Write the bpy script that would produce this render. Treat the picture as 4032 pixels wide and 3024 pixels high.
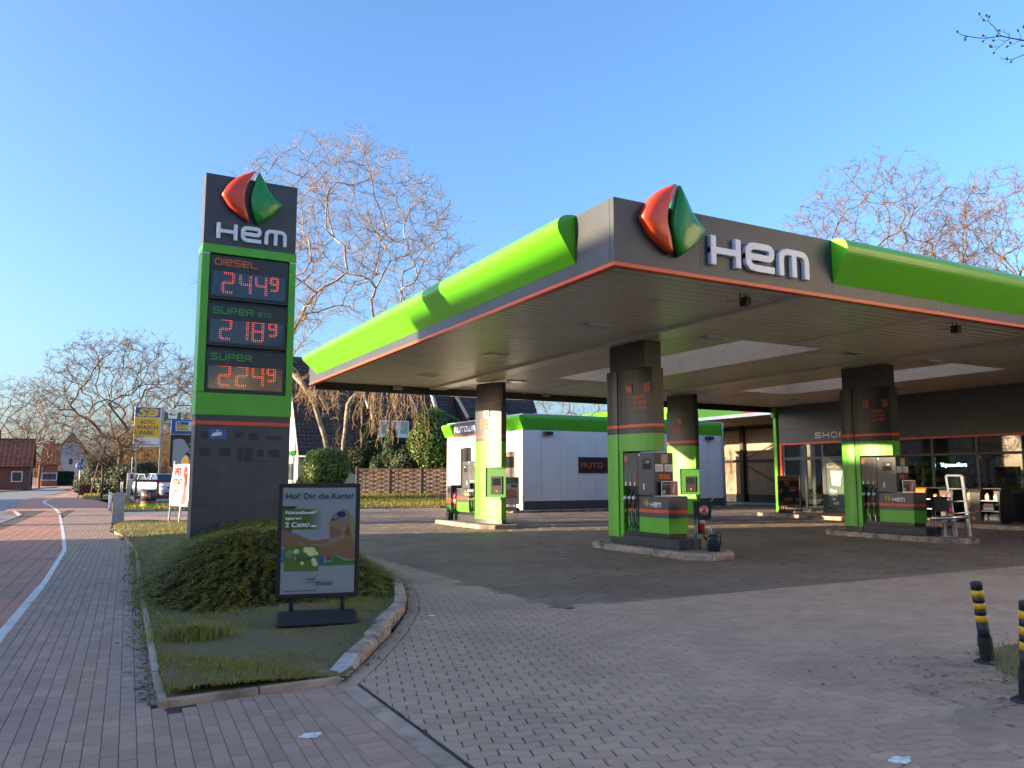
import bpy, bmesh, math, random
from mathutils import Vector, Matrix
R=math.radians
for o in list(bpy.data.objects): bpy.data.objects.remove(o)
sc=bpy.context.scene; COL=sc.collection
# ---------------- camera, sky, sun, exposure ----------------
CAM_H=1.65; FPX=3139.5; YAW=R(28.42); PIT=R(6.6238)
cd=bpy.data.cameras.new('camera'); cd.sensor_width=36; cd.lens=36*FPX/4032; cd.clip_end=3000; cd.clip_start=.1
cam=bpy.data.objects.new('camera',cd); COL.objects.link(cam)
cam.location=(0,0,CAM_H); cam.rotation_euler=(R(90)+PIT,0,-YAW); sc.camera=cam
SUN_EL=R(9.5); SUN_AZ=R(90-14)   # measured from +Y towards -X : sun stands over -X, a little to +Y
w=bpy.data.worlds.new('World'); sc.world=w; w.use_nodes=True
nt=w.node_tree; bg=nt.nodes['Background']; sky=nt.nodes.new('ShaderNodeTexSky'); sky.sky_type='NISHITA'
sky.sun_disc=False; sky.sun_elevation=SUN_EL; sky.sun_rotation=-SUN_AZ; sky.air_density=1.0; sky.dust_density=3.0; sky.ozone_density=5; sky.altitude=0
wb=nt.nodes.new('ShaderNodeMix'); wb.data_type='RGBA'; wb.blend_type='MULTIPLY'; wb.inputs[0].default_value=1; wb.inputs[7].default_value=(1.16,1.0,.93,1)   # white balance of the whole sky
nt.links.new(sky.outputs[0],wb.inputs[6]); nt.links.new(wb.outputs[2],bg.inputs[0]); bg.inputs[1].default_value=.15
sd=Vector((-math.sin(SUN_AZ)*math.cos(SUN_EL),math.cos(SUN_AZ)*math.cos(SUN_EL),math.sin(SUN_EL)))
sl=bpy.data.lights.new('sun','SUN'); sl.energy=4.6; sl.angle=R(.53); sl.color=(1,.74,.45)
sun=bpy.data.objects.new('sun',sl); COL.objects.link(sun); sun.rotation_euler=sd.to_track_quat('Z','Y').to_euler(); sun.location=(-40,12,30)
vs=sc.view_settings; sc.display_settings.display_device='sRGB'; vs.view_transform='Standard'; vs.look='None'; vs.exposure=2.05; vs.gamma=1
try: vs.use_curve_mapping=False
except Exception: pass
sc.cycles.max_bounces=8; sc.cycles.transparent_max_bounces=16; sc.cycles.caustics_reflective=False; sc.cycles.caustics_refractive=False
# ---------------- where a measured direction meets a plane of the place ----------------
_F=Vector((math.sin(YAW)*math.cos(PIT),math.cos(YAW)*math.cos(PIT),math.sin(PIT))); _Rr=Vector((math.cos(YAW),-math.sin(YAW),0)); _U=_Rr.cross(_F)
def _ray(x,y): return _F+_Rr*((x-2016)/FPX)-_U*((y-1512)/FPX)
_C=Vector((0,0,CAM_H))
def gp(x,y,z=0): d=_ray(x,y); return _C+d*((z-CAM_H)/d.z)
def wx(x,y,X): d=_ray(x,y); return _C+d*(X/d.x)
def wy(x,y,Y): d=_ray(x,y); return _C+d*(Y/d.y)
def hz(x,y,p): d=_ray(x,y); return CAM_H+d.z*math.hypot(p[0],p[1])/math.hypot(d.x,d.y)
# ---------------- mesh builder ----------------
class MB:
    def __init__(s): s.v=[]; s.f=[]; s.m=[]; s.sm=[]
    def add(s,vs,fs,m=0,sm=False):
        b=len(s.v); s.v+= [tuple(p) for p in vs]
        for f in fs: s.f.append(tuple(b+i for i in f)); s.m.append(m); s.sm.append(sm)
        return s
    def box(s,x0,y0,z0,x1,y1,z1,m=0):
        if x1<x0:x0,x1=x1,x0
        if y1<y0:y0,y1=y1,y0
        if z1<z0:z0,z1=z1,z0
        return s.add([(x0,y0,z0),(x1,y0,z0),(x1,y1,z0),(x0,y1,z0),(x0,y0,z1),(x1,y0,z1),(x1,y1,z1),(x0,y1,z1)],[(0,3,2,1),(4,5,6,7),(0,1,5,4),(1,2,6,5),(2,3,7,6),(3,0,4,7)],m)
    def obox(s,c,a,b,d,m=0):
        c,a,b,d=map(Vector,(c,a,b,d)); P=[c+a*i+b*j+d*k for k in(-1,1) for j in(-1,1) for i in(-1,1)]
        fl=a.cross(b).dot(d)<0; F=[(0,2,3,1),(4,5,7,6),(0,1,5,4),(1,3,7,5),(3,2,6,7),(2,0,4,6)]
        return s.add(P,[f[::-1] for f in F] if fl else F,m)
    def beam(s,p,q,w,h,m=0,up=(0,0,1)):
        p,q=Vector(p),Vector(q); d=(q-p); L=d.length; d=d/L; u=Vector(up)
        if abs(d.dot(u))>.98: u=Vector((0,1,0))
        r=d.cross(u).normalized(); u=r.cross(d)
        return s.obox((p+q)/2,d*(L/2),r*(w/2),u*(h/2),m)
    def prism(s,pts,vec,m=0,mside=None,sm=False):
        pts=[Vector(p) for p in pts]; n=len(pts); vec=Vector(vec)
        nrm=Vector((0,0,0))
        for i in range(n):
            a,b=pts[i],pts[(i+1)%n]; nrm+=a.cross(b)
        if nrm.dot(vec)<0: pts=pts[::-1]
        q=[p+vec for p in pts]
        s.add(pts+q,[tuple(range(n-1,-1,-1)),tuple(range(n,2*n))],m)
        b=len(s.v)-2*n; ms=m if mside is None else mside
        for i in range(n):
            j=(i+1)%n; s.f.append((b+i,b+j,b+n+j,b+n+i)); s.m.append(ms); s.sm.append(sm)
        return s
    def tube(s,path,rads,n=6,m=0,cap=True,sm=True):
        path=[Vector(p) for p in path]; k=len(path)
        if not hasattr(rads,'__len__'): rads=[rads]*k
        b=len(s.v); u=None
        for i in range(k):
            d=(path[min(i+1,k-1)]-path[max(i-1,0)])
            d=d.normalized() if d.length>1e-9 else Vector((0,0,1))
            if u is None:
                u=d.cross(Vector((0,0,1)) if abs(d.z)<.9 else Vector((1,0,0))).normalized()
            else:
                u=(u-d*u.dot(d)); u=u.normalized() if u.length>1e-6 else d.orthogonal().normalized()
            w_=d.cross(u); r=rads[i]
            for j in range(n):
                a=2*math.pi*j/n; p=path[i]+u*(math.cos(a)*r)+w_*(math.sin(a)*r); s.v.append((p.x,p.y,p.z))
        for i in range(k-1):
            for j in range(n):
                j2=(j+1)%n; s.f.append((b+i*n+j,b+i*n+j2,b+(i+1)*n+j2,b+(i+1)*n+j)); s.m.append(m); s.sm.append(sm)
        if cap:
            s.f.append(tuple(b+j for j in range(n-1,-1,-1))); s.m.append(m); s.sm.append(False)
            s.f.append(tuple(b+(k-1)*n+j for j in range(n))); s.m.append(m); s.sm.append(False)
        return s
    def lathe(s,prof,n=16,c=(0,0,0),m=0,axis=None,sm=True):
        M=Matrix.Identity(3) if axis is None else Vector((0,0,1)).rotation_difference(Vector(axis)).to_matrix()
        c=Vector(c); b=len(s.v); k=len(prof)
        for r,z in prof:
            for j in range(n):
                a=2*math.pi*j/n; p=c+M@Vector((r*math.cos(a),r*math.sin(a),z)); s.v.append((p.x,p.y,p.z))
        for i in range(k-1):
            for j in range(n):
                j2=(j+1)%n; s.f.append((b+i*n+j,b+i*n+j2,b+(i+1)*n+j2,b+(i+1)*n+j)); s.m.append(m); s.sm.append(sm)
        s.f.append(tuple(b+j for j in range(n-1,-1,-1))); s.m.append(m); s.sm.append(False)
        s.f.append(tuple(b+(k-1)*n+j for j in range(n))); s.m.append(m); s.sm.append(False)
        return s
    def poly(s,pts,m=0): return s.add(pts,[tuple(range(len(pts)))],m)
    def loft(s,rings,m=0,closed=True,caps=True,sm=False):
        n=len(rings[0]); b=len(s.v)
        for r in rings: s.v+=[tuple(p) for p in r]
        for i in range(len(rings)-1):
            for j in range(n if closed else n-1):
                j2=(j+1)%n; s.f.append((b+i*n+j,b+i*n+j2,b+(i+1)*n+j2,b+(i+1)*n+j)); s.m.append(m); s.sm.append(sm)
        if caps:
            s.f.append(tuple(b+j for j in range(n-1,-1,-1))); s.m.append(m); s.sm.append(False)
            e=b+(len(rings)-1)*n; s.f.append(tuple(e+j for j in range(n))); s.m.append(m); s.sm.append(False)
        return s
    def join(s,o,M=None):
        b=len(s.v); s.v+= o.v if M is None else [tuple(M@Vector(p)) for p in o.v]
        s.f+=[tuple(b+i for i in f) for f in o.f]; s.m+=o.m; s.sm+=o.sm; return s
    def mesh(s,name,mats):
        me=bpy.data.meshes.new(name); me.from_pydata(s.v,[],s.f)
        if not isinstance(mats,(list,tuple)): mats=[mats]
        for k in mats: me.materials.append(k)
        if len(mats)>1: me.polygons.foreach_set('material_index',s.m)
        if any(s.sm): me.polygons.foreach_set('use_smooth',s.sm)
        me.update(); return me
def tag(o,label=None,cat=None,group=None,kind=None):
    if label:o['label']=label
    if cat:o['category']=cat
    if group:o['group']=group
    if kind:o['kind']=kind
    return o
def thing(name,label,cat,loc=(0,0,0),rz=0,group=None):
    o=bpy.data.objects.new(name,None); COL.objects.link(o); o.location=loc; o.rotation_euler=(0,0,rz); o.empty_display_size=.2
    o['_l']=0
    return tag(o,label,cat,group)
def wmat(o):
    M=Matrix.Translation(o.location)@o.rotation_euler.to_matrix().to_4x4()
    return (wmat(o.parent)@o.matrix_parent_inverse@M) if o.parent else M
def part(name,mb,mats,parent=None,W=True,bev=0,label=None,kind=None):
    """one mesh object; W: vertices given in world coordinates although parented"""
    me=mb if isinstance(mb,bpy.types.Mesh) else mb.mesh(name,mats)
    o=bpy.data.objects.new(name,me); COL.objects.link(o)
    if parent is not None:
        o.parent=parent
        if W: o.matrix_parent_inverse=wmat(parent).inverted()
    if bev:
        b=o.modifiers.new('bevel','BEVEL'); b.width=bev; b.segments=2; b.limit_method='ANGLE'; b.angle_limit=R(40)
    if label:o['label']=label
    if kind:o['kind']=kind
    return o
def struct(name,mb,mats,kind='structure',label=None):
    o=part(name,mb,mats); o['kind']=kind
    if label:o['label']=label
    return o
def copytree(o,parent=None):
    c=o.copy(); COL.objects.link(c); c.parent=parent
    for ch in list(o.children): copytree(ch,c)
    return c
# ---------------- materials ----------------
def mat(name,col,rough=.6,var=0,vs=4,bump=0,bs=60,metal=0,coat=0,isl=0,col2=None,dirt=None,spec=.5,emit=None,es=1,streak=False,trans=0):
    m=bpy.data.materials.new(name); m.use_nodes=True; t=m.node_tree; N=t.nodes; L=t.links; b=N['Principled BSDF']
    b.inputs['Roughness'].default_value=rough; b.inputs['Metallic'].default_value=metal; b.inputs['Coat Weight'].default_value=coat
    b.inputs['Coat Roughness'].default_value=.08; b.inputs['Specular IOR Level'].default_value=spec
    c=(*col,1); b.inputs['Base Color'].default_value=c
    geo=None
    def G():
        nonlocal geo
        if geo is None: geo=N.new('ShaderNodeNewGeometry')
        return geo
    def noise(scale,det=4,st=False):
        n=N.new('ShaderNodeTexNoise'); n.inputs['Scale'].default_value=scale; n.inputs['Detail'].default_value=det
        if st:
            mp=N.new('ShaderNodeMapping'); mp.inputs['Scale'].default_value=(1,1,.06); L.new(G().outputs['Position'],mp.inputs[0]); L.new(mp.outputs[0],n.inputs['Vector'])
        else: L.new(G().outputs['Position'],n.inputs['Vector'])
        return n.outputs['Fac']
    src=None
    def mix(fac,a,bb):
        x=N.new('ShaderNodeMix'); x.data_type='RGBA'; L.new(fac,x.inputs['Factor'])
        for k,val in ((6,a),(7,bb)):
            if isinstance(val,tuple): x.inputs[k].default_value=(*val[:3],1)
            else: L.new(val,x.inputs[k])
        return x.outputs[2]
    def ramp(f,a,bb):
        r=N.new('ShaderNodeMapRange'); r.inputs[1].default_value=a; r.inputs[2].default_value=bb; L.new(f,r.inputs[0]); return r.outputs[0]
    if var or col2:
        lo=col2 if col2 else tuple(x*(1-var) for x in col); hi=col if col2 else tuple(min(1,x*(1+var)) for x in col)
        src=mix(ramp(noise(vs,5,streak),.3,.7),lo,hi)
    if isl:
        a=src if src else col
        x=N.new('ShaderNodeHueSaturation'); x.inputs['Color'].default_value=c
        if src: L.new(src,x.inputs['Color'])
        r=N.new('ShaderNodeMapRange'); r.inputs[3].default_value=1-isl; r.inputs[4].default_value=1+isl; oi=N.new('ShaderNodeObjectInfo'); ad=N.new('ShaderNodeMath'); ad.operation='ADD'; fr=N.new('ShaderNodeMath'); fr.operation='FRACT'; L.new(G().outputs['Random Per Island'],ad.inputs[0]); L.new(oi.outputs['Random'],ad.inputs[1]); L.new(ad.outputs[0],fr.inputs[0]); L.new(fr.outputs[0],r.inputs[0]); L.new(r.outputs[0],x.inputs['Value']); src=x.outputs[0]
    if dirt:
        dc,ds,d0,d1=dirt
        src=mix(ramp(noise(ds,6),d0,d1),src if src else col,dc)
    if src: L.new(src,b.inputs['Base Color'])
    if bump:
        bp=N.new('ShaderNodeBump'); bp.inputs['Strength'].default_value=bump; bp.inputs['Distance'].default_value=.004; L.new(noise(bs,5),bp.inputs['Height']); L.new(bp.outputs[0],b.inputs['Normal'])
    if emit: b.inputs['Emission Color'].default_value=(*emit,1); b.inputs['Emission Strength'].default_value=es
    if trans:
        b.inputs['Subsurface Weight'].default_value=0
        tr=N.new('ShaderNodeBsdfTranslucent'); ms=N.new('ShaderNodeMixShader'); ms.inputs[0].default_value=trans; out=N['Material Output']
        if src: L.new(src,tr.inputs[0])
        else: tr.inputs[0].default_value=c
        L.new(b.outputs[0],ms.inputs[1]); L.new(tr.outputs[0],ms.inputs[2]); L.new(ms.outputs[0],out.inputs[0])
    return m
def glass(name,tint=(.8,.85,.85),k=.12):
    m=bpy.data.materials.new(name); m.use_nodes=True; t=m.node_tree; N=t.nodes; L=t.links
    for n in list(N):
        if n.type!='OUTPUT_MATERIAL': N.remove(n)
    o=[n for n in N][0]; a=N.new('ShaderNodeBsdfTransparent'); a.inputs[0].default_value=(*tint,1); g=N.new('ShaderNodeBsdfGlossy'); g.inputs['Roughness'].default_value=.02
    f=N.new('ShaderNodeFresnel'); f.inputs[0].default_value=1.5; mx=N.new('ShaderNodeMixShader'); ad=N.new('ShaderNodeMath'); ad.operation='ADD'; ad.inputs[1].default_value=k*.3
    L.new(f.outputs[0],ad.inputs[0]); L.new(ad.outputs[0],mx.inputs[0]); L.new(a.outputs[0],mx.inputs[1]); L.new(g.outputs[0],mx.inputs[2]); L.new(mx.outputs[0],o.inputs[0]); return m
def flat(name,col,rough=.5): return mat(name,col,rough)
GREEN=mat('green_paint',(.095,.42,.010),.34,var=.04,vs=1.5,coat=.12)
GREENM=mat('green_sheet',(.085,.40,.02),.42,var=.08,vs=2,dirt=((.05,.2,.02),1.1,.62,.9))
GREENL=mat('green_logo',(.004,.23,.02),.3,coat=.3)
REDL=mat('red_logo',(.62,.055,.014),.35,coat=.25)
ORANGE=mat('orange_stripe',(.68,.075,.016),.4,var=.06)
ANTH=mat('anthracite_panel',(.042,.05,.06),.45,var=.14,vs=2.5,dirt=((.075,.08,.085),1.3,.6,.9))
ANTHD=mat('anthracite_dark',(.016,.018,.021),.45,var=.2,vs=3)
BLACKP=mat('black_plastic',(.012,.012,.014),.4)
RUBBER=mat('black_rubber',(.012,.012,.012),.7,var=.2)
WHITEL=mat('white_letter',(.72,.74,.78),.35,var=.04)
WHITEP=mat('white_paint',(.78,.78,.77),.5,var=.04,vs=2)
SILVER=mat('brushed_aluminium',(.6,.61,.62),.32,metal=.85,var=.06)
GALV=mat('galvanised_steel',(.42,.44,.45),.45,metal=.6,var=.15,vs=8)
SOFFIT=mat('soffit_sheet',(.78,.71,.62),.38,var=.05,vs=1.2,dirt=((.42,.36,.29),.9,.6,.95))
CREAMM=mat('cream_metal',(.62,.55,.44),.5,var=.05,dirt=((.4,.33,.24),1.5,.6,.95))
# ---------------- lettering ----------------
TECH={'D':[[(0,0),(0,1),(1,1),(1,0),(0,0)]],'I':[[(0,0),(0,1)]],'E':[[(1,0),(0,0),(0,1),(1,1),(1,.5),(.4,.5)],[(0,.5),(.5,.5)]],'e':[[(1,0),(0,0),(0,1),(1,1),(1,.5),(.4,.5)],[(0,.5),(.5,.5)]],
'S':[[(0,0),(1,0),(1,.5),(0,.5),(0,1),(1,1)]],'L':[[(0,1),(0,0),(1,0)]],'U':[[(0,1),(0,0),(1,0),(1,1)]],'P':[[(0,0),(0,1),(1,1),(1,.42),(.4,.42)],[(0,.42),(.5,.42)]],
'R':[[(0,0),(0,1),(1,1),(1,.45),(.4,.45)],[(0,.45),(.5,.45)],[(.45,.45),(1,0)]],'A':[[(0,0),(0,1),(1,1),(1,0)],[(0,.42),(1,.42)]],'T':[[(0,1),(1,1)],[(.5,1),(.5,0)]],'O':[[(0,0),(0,1),(1,1),(1,0),(0,0)]],
'H':[[(0,0),(0,1)],[(1,0),(1,1)],[(0,.5),(1,.5)]],'W':[[(0,1),(0,0),(1,0),(1,1)],[(.5,0),(.5,.8)]],'K':[[(0,0),(0,1)],[(1,1),(.1,.5),(1,0)]],'M':[[(0,0),(0,1),(1,1),(1,0)],[(.5,1),(.5,0)]],
'm':[[(0,0),(0,1),(1,1),(1,0)],[(.5,1),(.5,0)]],'N':[[(0,0),(0,1),(1,1),(1,0)]],'n':[[(0,0),(0,1),(1,1),(1,0)]],'Z':[[(0,1),(1,1),(0,0),(1,0)]],'C':[[(1,0),(0,0),(0,1),(1,1)]],'G':[[(1,1),(0,1),(0,0),(1,0),(1,.5),(.5,.5)]],
'B':[[(0,0),(0,1),(1,1),(1,0),(0,0)],[(0,.5),(1,.5)]],'Ä':[[(0,0),(0,.8),(1,.8),(1,0)],[(0,.4),(1,.4)],[(.2,1),(.3,1)],[(.7,1),(.8,1)]],'1':[[(.5,0),(.5,1)],[(.5,1),(.3,1)]],'2':[[(0,1),(1,1),(1,.5),(0,.5),(0,0),(1,0)]],'3':[[(0,1),(1,1),(1,0),(0,0)],[(0,.5),(1,.5)]],
'4':[[(0,1),(0,.4),(1,.4)],[(.75,1),(.75,0)]],'5':[[(1,1),(0,1),(0,.5),(1,.5),(1,0),(0,0)]],'6':[[(1,1),(0,1),(0,0),(1,0),(1,.5),(.4,.5)],[(0,.5),(.5,.5)]],'8':[[(0,0),(0,1),(1,1),(1,0),(0,0)],[(0,.5),(1,.5)]],'0':[[(0,0),(0,1),(1,1),(1,0),(0,0)]],'|':[[(0,0),(0,1)]],'7':[[(0,1),(1,1),(.4,0)]],'9':[[(0,0),(1,0),(1,1),(0,1),(0,.5),(.6,.5)],[(.5,.5),(1,.5)]],'Ö':[[(0,0),(0,.78),(1,.78),(1,0),(0,0)],[(.2,1),(.3,1)],[(.7,1),(.8,1)]]}
TW={'I':.0,'|':0,'1':.7,'H':1.0,'M':1.25,'m':1.25,'W':1.3}
def stroke_outline(pl,t,r):
    """ribbon along a polyline with rounded corners -> list of quads (2D)"""
    closed=pl[0]==pl[-1] and len(pl)>2
    P=[Vector((a,b)) for a,b in (pl[:-1] if closed else pl)]; n=len(P); Q=[]
    for i,p in enumerate(P):
        if (not closed and i in(0,n-1)): Q.append(p); continue
        a=P[i-1]-p; b=P[(i+1)%n]-p; k=min(r,a.length*.49,b.length*.49)
        pa=p+a.normalized()*k; pb=p+b.normalized()*k
        for s in (0,.33,.67,1): Q.append(pa.lerp(p,s).lerp(p.lerp(pb,s),s))
    if not closed:
        Q[0]=Q[0]+(Q[0]-Q[1]).normalized()*t*.5*0; Q[-1]=Q[-1]+(Q[-1]-Q[-2]).normalized()*0
    m=len(Q); L=[];Rr=[]
    for i in range(m):
        if closed: d1=(Q[i]-Q[i-1]); d2=(Q[(i+1)%m]-Q[i])
        else:
            d1=Q[i]-Q[i-1] if i>0 else Q[1]-Q[0]; d2=Q[i+1]-Q[i] if i<m-1 else d1
        if d1.length<1e-7:d1=d2
        if d2.length<1e-7:d2=d1
        d1=d1.normalized();d2=d2.normalized(); tt=(d1+d2); tt=tt.normalized() if tt.length>1e-6 else d1
        nn=Vector((-tt.y,tt.x)); c=max(.45,tt.dot(d1)); o=nn*(t*.5/c); L.append(Q[i]+o); Rr.append(Q[i]-o)
    return L,Rr,closed
def ribbon(mb,L,Rr,closed,fn,depth,m=0):
    n=len(L); V=[]
    for i in range(n):
        for p in (L[i],Rr[i]):
            for k in (0,depth): V.append(fn(p.x,p.y,k))
    F=[]
    for i in range(n if closed else n-1):
        j=(i+1)%n; a=4*i; b=4*j
        F.append((a+1,a+3,b+3,b+1))
        if depth>0.0012: F+= [(a,a+1,b+1,b),(a+2,b+2,b+3,a+3)]
    if not closed and depth>0.0012:
        F+=[(0,2,3,1)]; e=4*(n-1); F+=[(e,e+1,e+3,e+2)]
    mb.add(V,F,m)
def frame(o,rx,up):
    o,rx,up=Vector(o),Vector(rx).normalized(),Vector(up).normalized(); nn=rx.cross(up)
    return lambda u,v,d: tuple(o+rx*u+up*v+nn*d)
def tech(mb,txt,o,rx,up,h,asp=1.15,t=.17,gap=.2,depth=.002,r=.22,m=0,centre=False,width=None):
    """square techno lettering, unit height h; returns the width"""
    glyphs=[]; x=0
    for ch in txt:
        if ch==' ': x+=asp*.55; continue
        W=TW.get(ch,1)*asp; W=max(W,t)
        cw=W-t if TW.get(ch,1)>0 else 0
        for si,pl in enumerate(TECH[ch]): glyphs.append(([(x+t/2+a*cw,t/2+b*(1-t)) for a,b in pl],si))
        # open ends reach the cell edge
        x+=cw+t+gap
    tot=(x-gap); k=1 if width is None else width/(tot*h)
    fr=frame(o,rx,up); off=-tot*h*k/2 if centre else 0
    for pl,si in glyphs:
        if not(pl[0]==pl[-1] and len(pl)>2):
            a,b=Vector(pl[0]),Vector(pl[1]); a=a+(a-b).normalized()*t*.5 if (a-b).length>0 else a
            c,d=Vector(pl[-1]),Vector(pl[-2]); c=c+(c-d).normalized()*t*.5
            # only push ends that sit on the cell border
            pl=[tuple(a)]+pl[1:-1]+[tuple(c)]
        L,Rr,cl=stroke_outline(pl,t,r)
        ribbon(mb,L,Rr,cl,lambda u,v,dd:fr(off+u*h*k,v*h,dd+(dd>0)*si*(.0004 if depth<.004 else .0012)),depth,m)
    return tot*h*k
_tc={}
def text(mb,txt,o,rx,up,h,width=None,bold=0,shear=0,depth=0,m=0,centre=False,spacing=1):
    """printed lettering from the built-in font, cap height about h"""
    key=(txt,bold,shear,spacing)
    if key not in _tc:
        cu=bpy.data.curves.new('lettering','FONT'); cu.body=txt; cu.size=1; cu.offset=bold; cu.shear=shear; cu.space_character=spacing; cu.resolution_u=3
        ob=bpy.data.objects.new('lettering',cu); COL.objects.link(ob); dg=bpy.context.evaluated_depsgraph_get(); me=bpy.data.meshes.new_from_object(ob.evaluated_get(dg))
        _tc[key]=([v.co.copy() for v in me.vertices],[tuple(p.vertices) for p in me.polygons])
        bpy.data.objects.remove(ob); bpy.data.curves.remove(cu); bpy.data.meshes.remove(me)
    V,F=_tc[key]
    if not V: return 0
    k=h/.69; x0=min(v.x for v in V); x1=max(v.x for v in V); kx=k if width is None else width/(x1-x0)
    fr=frame(o,rx,up); off=-(x1-x0)*kx/2 if centre else 0
    mb.add([fr(off+(v.x-x0)*kx,v.y*k,depth) for v in V],F,m); return (x1-x0)*kx
# petals of the drop emblem (unit height, centred)
PRED=[(.043,.5),(-.145,.415),(-.323,.288),(-.448,.135),(-.54,-.044),(-.466,-.161),(-.381,-.277),(-.216,-.391),(-.052,-.485),(-.096,-.361),(-.121,-.234),(-.134,-.083),(-.127,.072),(-.077,.246),(-.02,.377)]
PGRN=[(.1,.489),(.2,.329),(.3,.147),(.421,.012),(.54,-.08),(.439,-.219),(.297,-.364),(.094,-.5),(.034,-.395),(-.012,-.26),(-.039,-.089),(-.029,.067),(.025,.264),(.057,.381)]
def petal(mb,pts,o,rx,up,h,depth,sub=True):
    if sub:   # smooth the outline but keep its three corners
        n=len(pts); cor={0,4,8}if pts is PRED else{0,4,7}; q=[]
        for i in range(n):
            p0,p1,p2,p3=[Vector(pts[(i+k)%n]) for k in(-1,0,1,2)]
            if i in cor:p0=p1*2-p2
            if (i+1)%n in cor:p3=p2*2-p1
            for s in(0,.5): q.append(tuple(.5*((2*p1)+(p2-p0)*s+(2*p0-5*p1+4*p2-p3)*s*s+(3*p1-p0-3*p2+p3)*s**3)))
        pts=q
    fr=frame(o,rx,up); c=Vector((sum(p[0] for p in pts)/len(pts),sum(p[1] for p in pts)/len(pts)))
    rings=[]
    for sc_,d in ((1,0),(1,.55),(.965,.8),(.9,.92),(.6,1.08),(.25,1.16)):
        rings.append([fr((c.x+(p[0]-c.x)*sc_)*h,(c.y+(p[1]-c.y)*sc_)*h,d*depth) for p in pts])
    mb.loft(rings[::-1],sm=True)
def emblem(parent,o,rx,up,h,depth):
    a=MB(); petal(a,PRED,o,rx,up,h,depth); part('red_petal',a,REDL,parent)
    a=MB(); petal(a,PGRN,o,rx,up,h,depth); part('green_petal',a,GREENL,parent)
def hem3d(parent,o,rx,up,h,depth,width):
    """three raised letters"""
    rx=Vector(rx).normalized(); spec=[('H',.0,.29),('E',.335,.293),('M',.675,.325)]
    for ch,u,wd in spec:
        a=MB(); tech(a,ch,Vector(o)+rx*(u*width),rx,up,h,t=.235,depth=depth,r=.3,width=wd*width,asp=1.28 if ch!='M' else 1.16); part('letter',a,WHITEL,parent,bev=min(.012,depth*.2))
# ---------------- ground, road, pavements ----------------
rnd=random.Random(7)
EARTH=mat('earth_grass',(.075,.085,.03),.9,var=.5,vs=.6,bump=.4,bs=20,col2=(.07,.06,.035))
LAWNSOIL=mat('mossy_soil',(.09,.095,.025),.95,col2=(.13,.10,.05),vs=3.5,bump=.8,bs=35)
ASPH=mat('road_asphalt',(.20,.205,.215),.75,var=.12,vs=.5,bump=.35,bs=120)
JOINT=mat('joint_sand',(.045,.042,.038),.95,var=.35,vs=9)
BRICK=mat('pavement_brick',(.38,.255,.185),.85,col2=(.31,.22,.165),vs=1.3,isl=.11,bump=.5,bs=260,dirt=((.22,.16,.12),.55,.55,.95))
REDP=mat('red_path_slab',(.42,.21,.145),.85,var=.1,vs=1.6,isl=.08,bump=.4,bs=240,dirt=((.2,.16,.14),.5,.5,.9))
UNI=mat('wave_paver',(.36,.265,.19),.82,var=.1,vs=1.1,isl=.09,bump=.55,bs=260,dirt=((.21,.16,.12),.33,.52,.85))
HEXM=mat('hexagon_slab',(.175,.135,.10),.7,var=.16,vs=.8,isl=.10,bump=.45,bs=200,dirt=((.09,.07,.055),.45,.5,.85))
EDGE=mat('edging_concrete',(.34,.265,.20),.85,var=.2,vs=5,isl=.08,bump=.6,bs=90,dirt=((.09,.085,.07),2.2,.5,.8))
KERB=mat('kerb_granite',(.36,.285,.22),.8,var=.3,vs=14,bump=.9,bs=70,dirt=((.07,.068,.06),3,.45,.75))
LINEW=mat('white_line_stone',(.70,.68,.64),.75,var=.12,vs=10,bump=.5,bs=150,dirt=((.33,.33,.32),3,.5,.85))
def lerp_tab(tab,y):
    if y<=tab[0][1]: return tab[0][0]
    for (a,ya),(b,yb) in zip(tab,tab[1:]):
        if y<=yb: return a+(b-a)*(y-ya)/(yb-ya)
    return tab[-1][0]
def inpoly(x,y,P):
    c=False; n=len(P)
    for i in range(n):
        x1,y1=P[i]; x2,y2=P[i-1]
        if (y1>y)!=(y2>y) and x<(x2-x1)*(y-y1)/(y2-y1)+x1: c=not c
    return c
def seen(p):
    v=Vector((p[0],p[1],0))-_C; d=v.dot(_F)
    if d<.5: return None
    px=2016+FPX*v.dot(_Rr)/d; py=1512-FPX*v.dot(_U)/d
    return d if (-30<px<4062 and py<3060) else None
def paver(mb,pts,g=.004,ch=.005,h=.022,z=0,tilt=.0015):
    n=len(pts); cx=sum(p[0] for p in pts)/n; cy=sum(p[1] for p in pts)/n
    tx,ty=rnd.uniform(-tilt,tilt)*6,rnd.uniform(-tilt,tilt)*6; z0=z+rnd.uniform(-tilt,tilt)
    def ins(k,zz): 
        o=[]
        for x,y in pts:
            d=math.hypot(x-cx,y-cy); f=max(0,1-k*1.3/d); X=cx+(x-cx)*f; Y=cy+(y-cy)*f; o.append((X,Y,zz+z0+(X-cx)*tx+(Y-cy)*ty))
        return o
    a=ins(g/2,-h); b=ins(g/2,-ch); c=ins(g/2+ch,0)
    mb.loft([a,b,c],caps=False); k=len(mb.v)-n; mb.f.append(tuple(range(k,k+n))); mb.m.append(0); mb.sm.append(False)
def clip_edge(P,a,b):
    # keep the part on the left of a->b
    o=[]
    f=lambda p:(b[0]-a[0])*(p[1]-a[1])-(b[1]-a[1])*(p[0]-a[0])
    for i in range(len(P)):
        p,q=P[i-1],P[i]; fp,fq=f(p),f(q)
        if (fp>=0)!=(fq>=0): t=fp/(fp-fq); o.append((p[0]+(q[0]-p[0])*t,p[1]+(q[1]-p[1])*t))
        if fq>=0: o.append(q)
    return o
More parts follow.
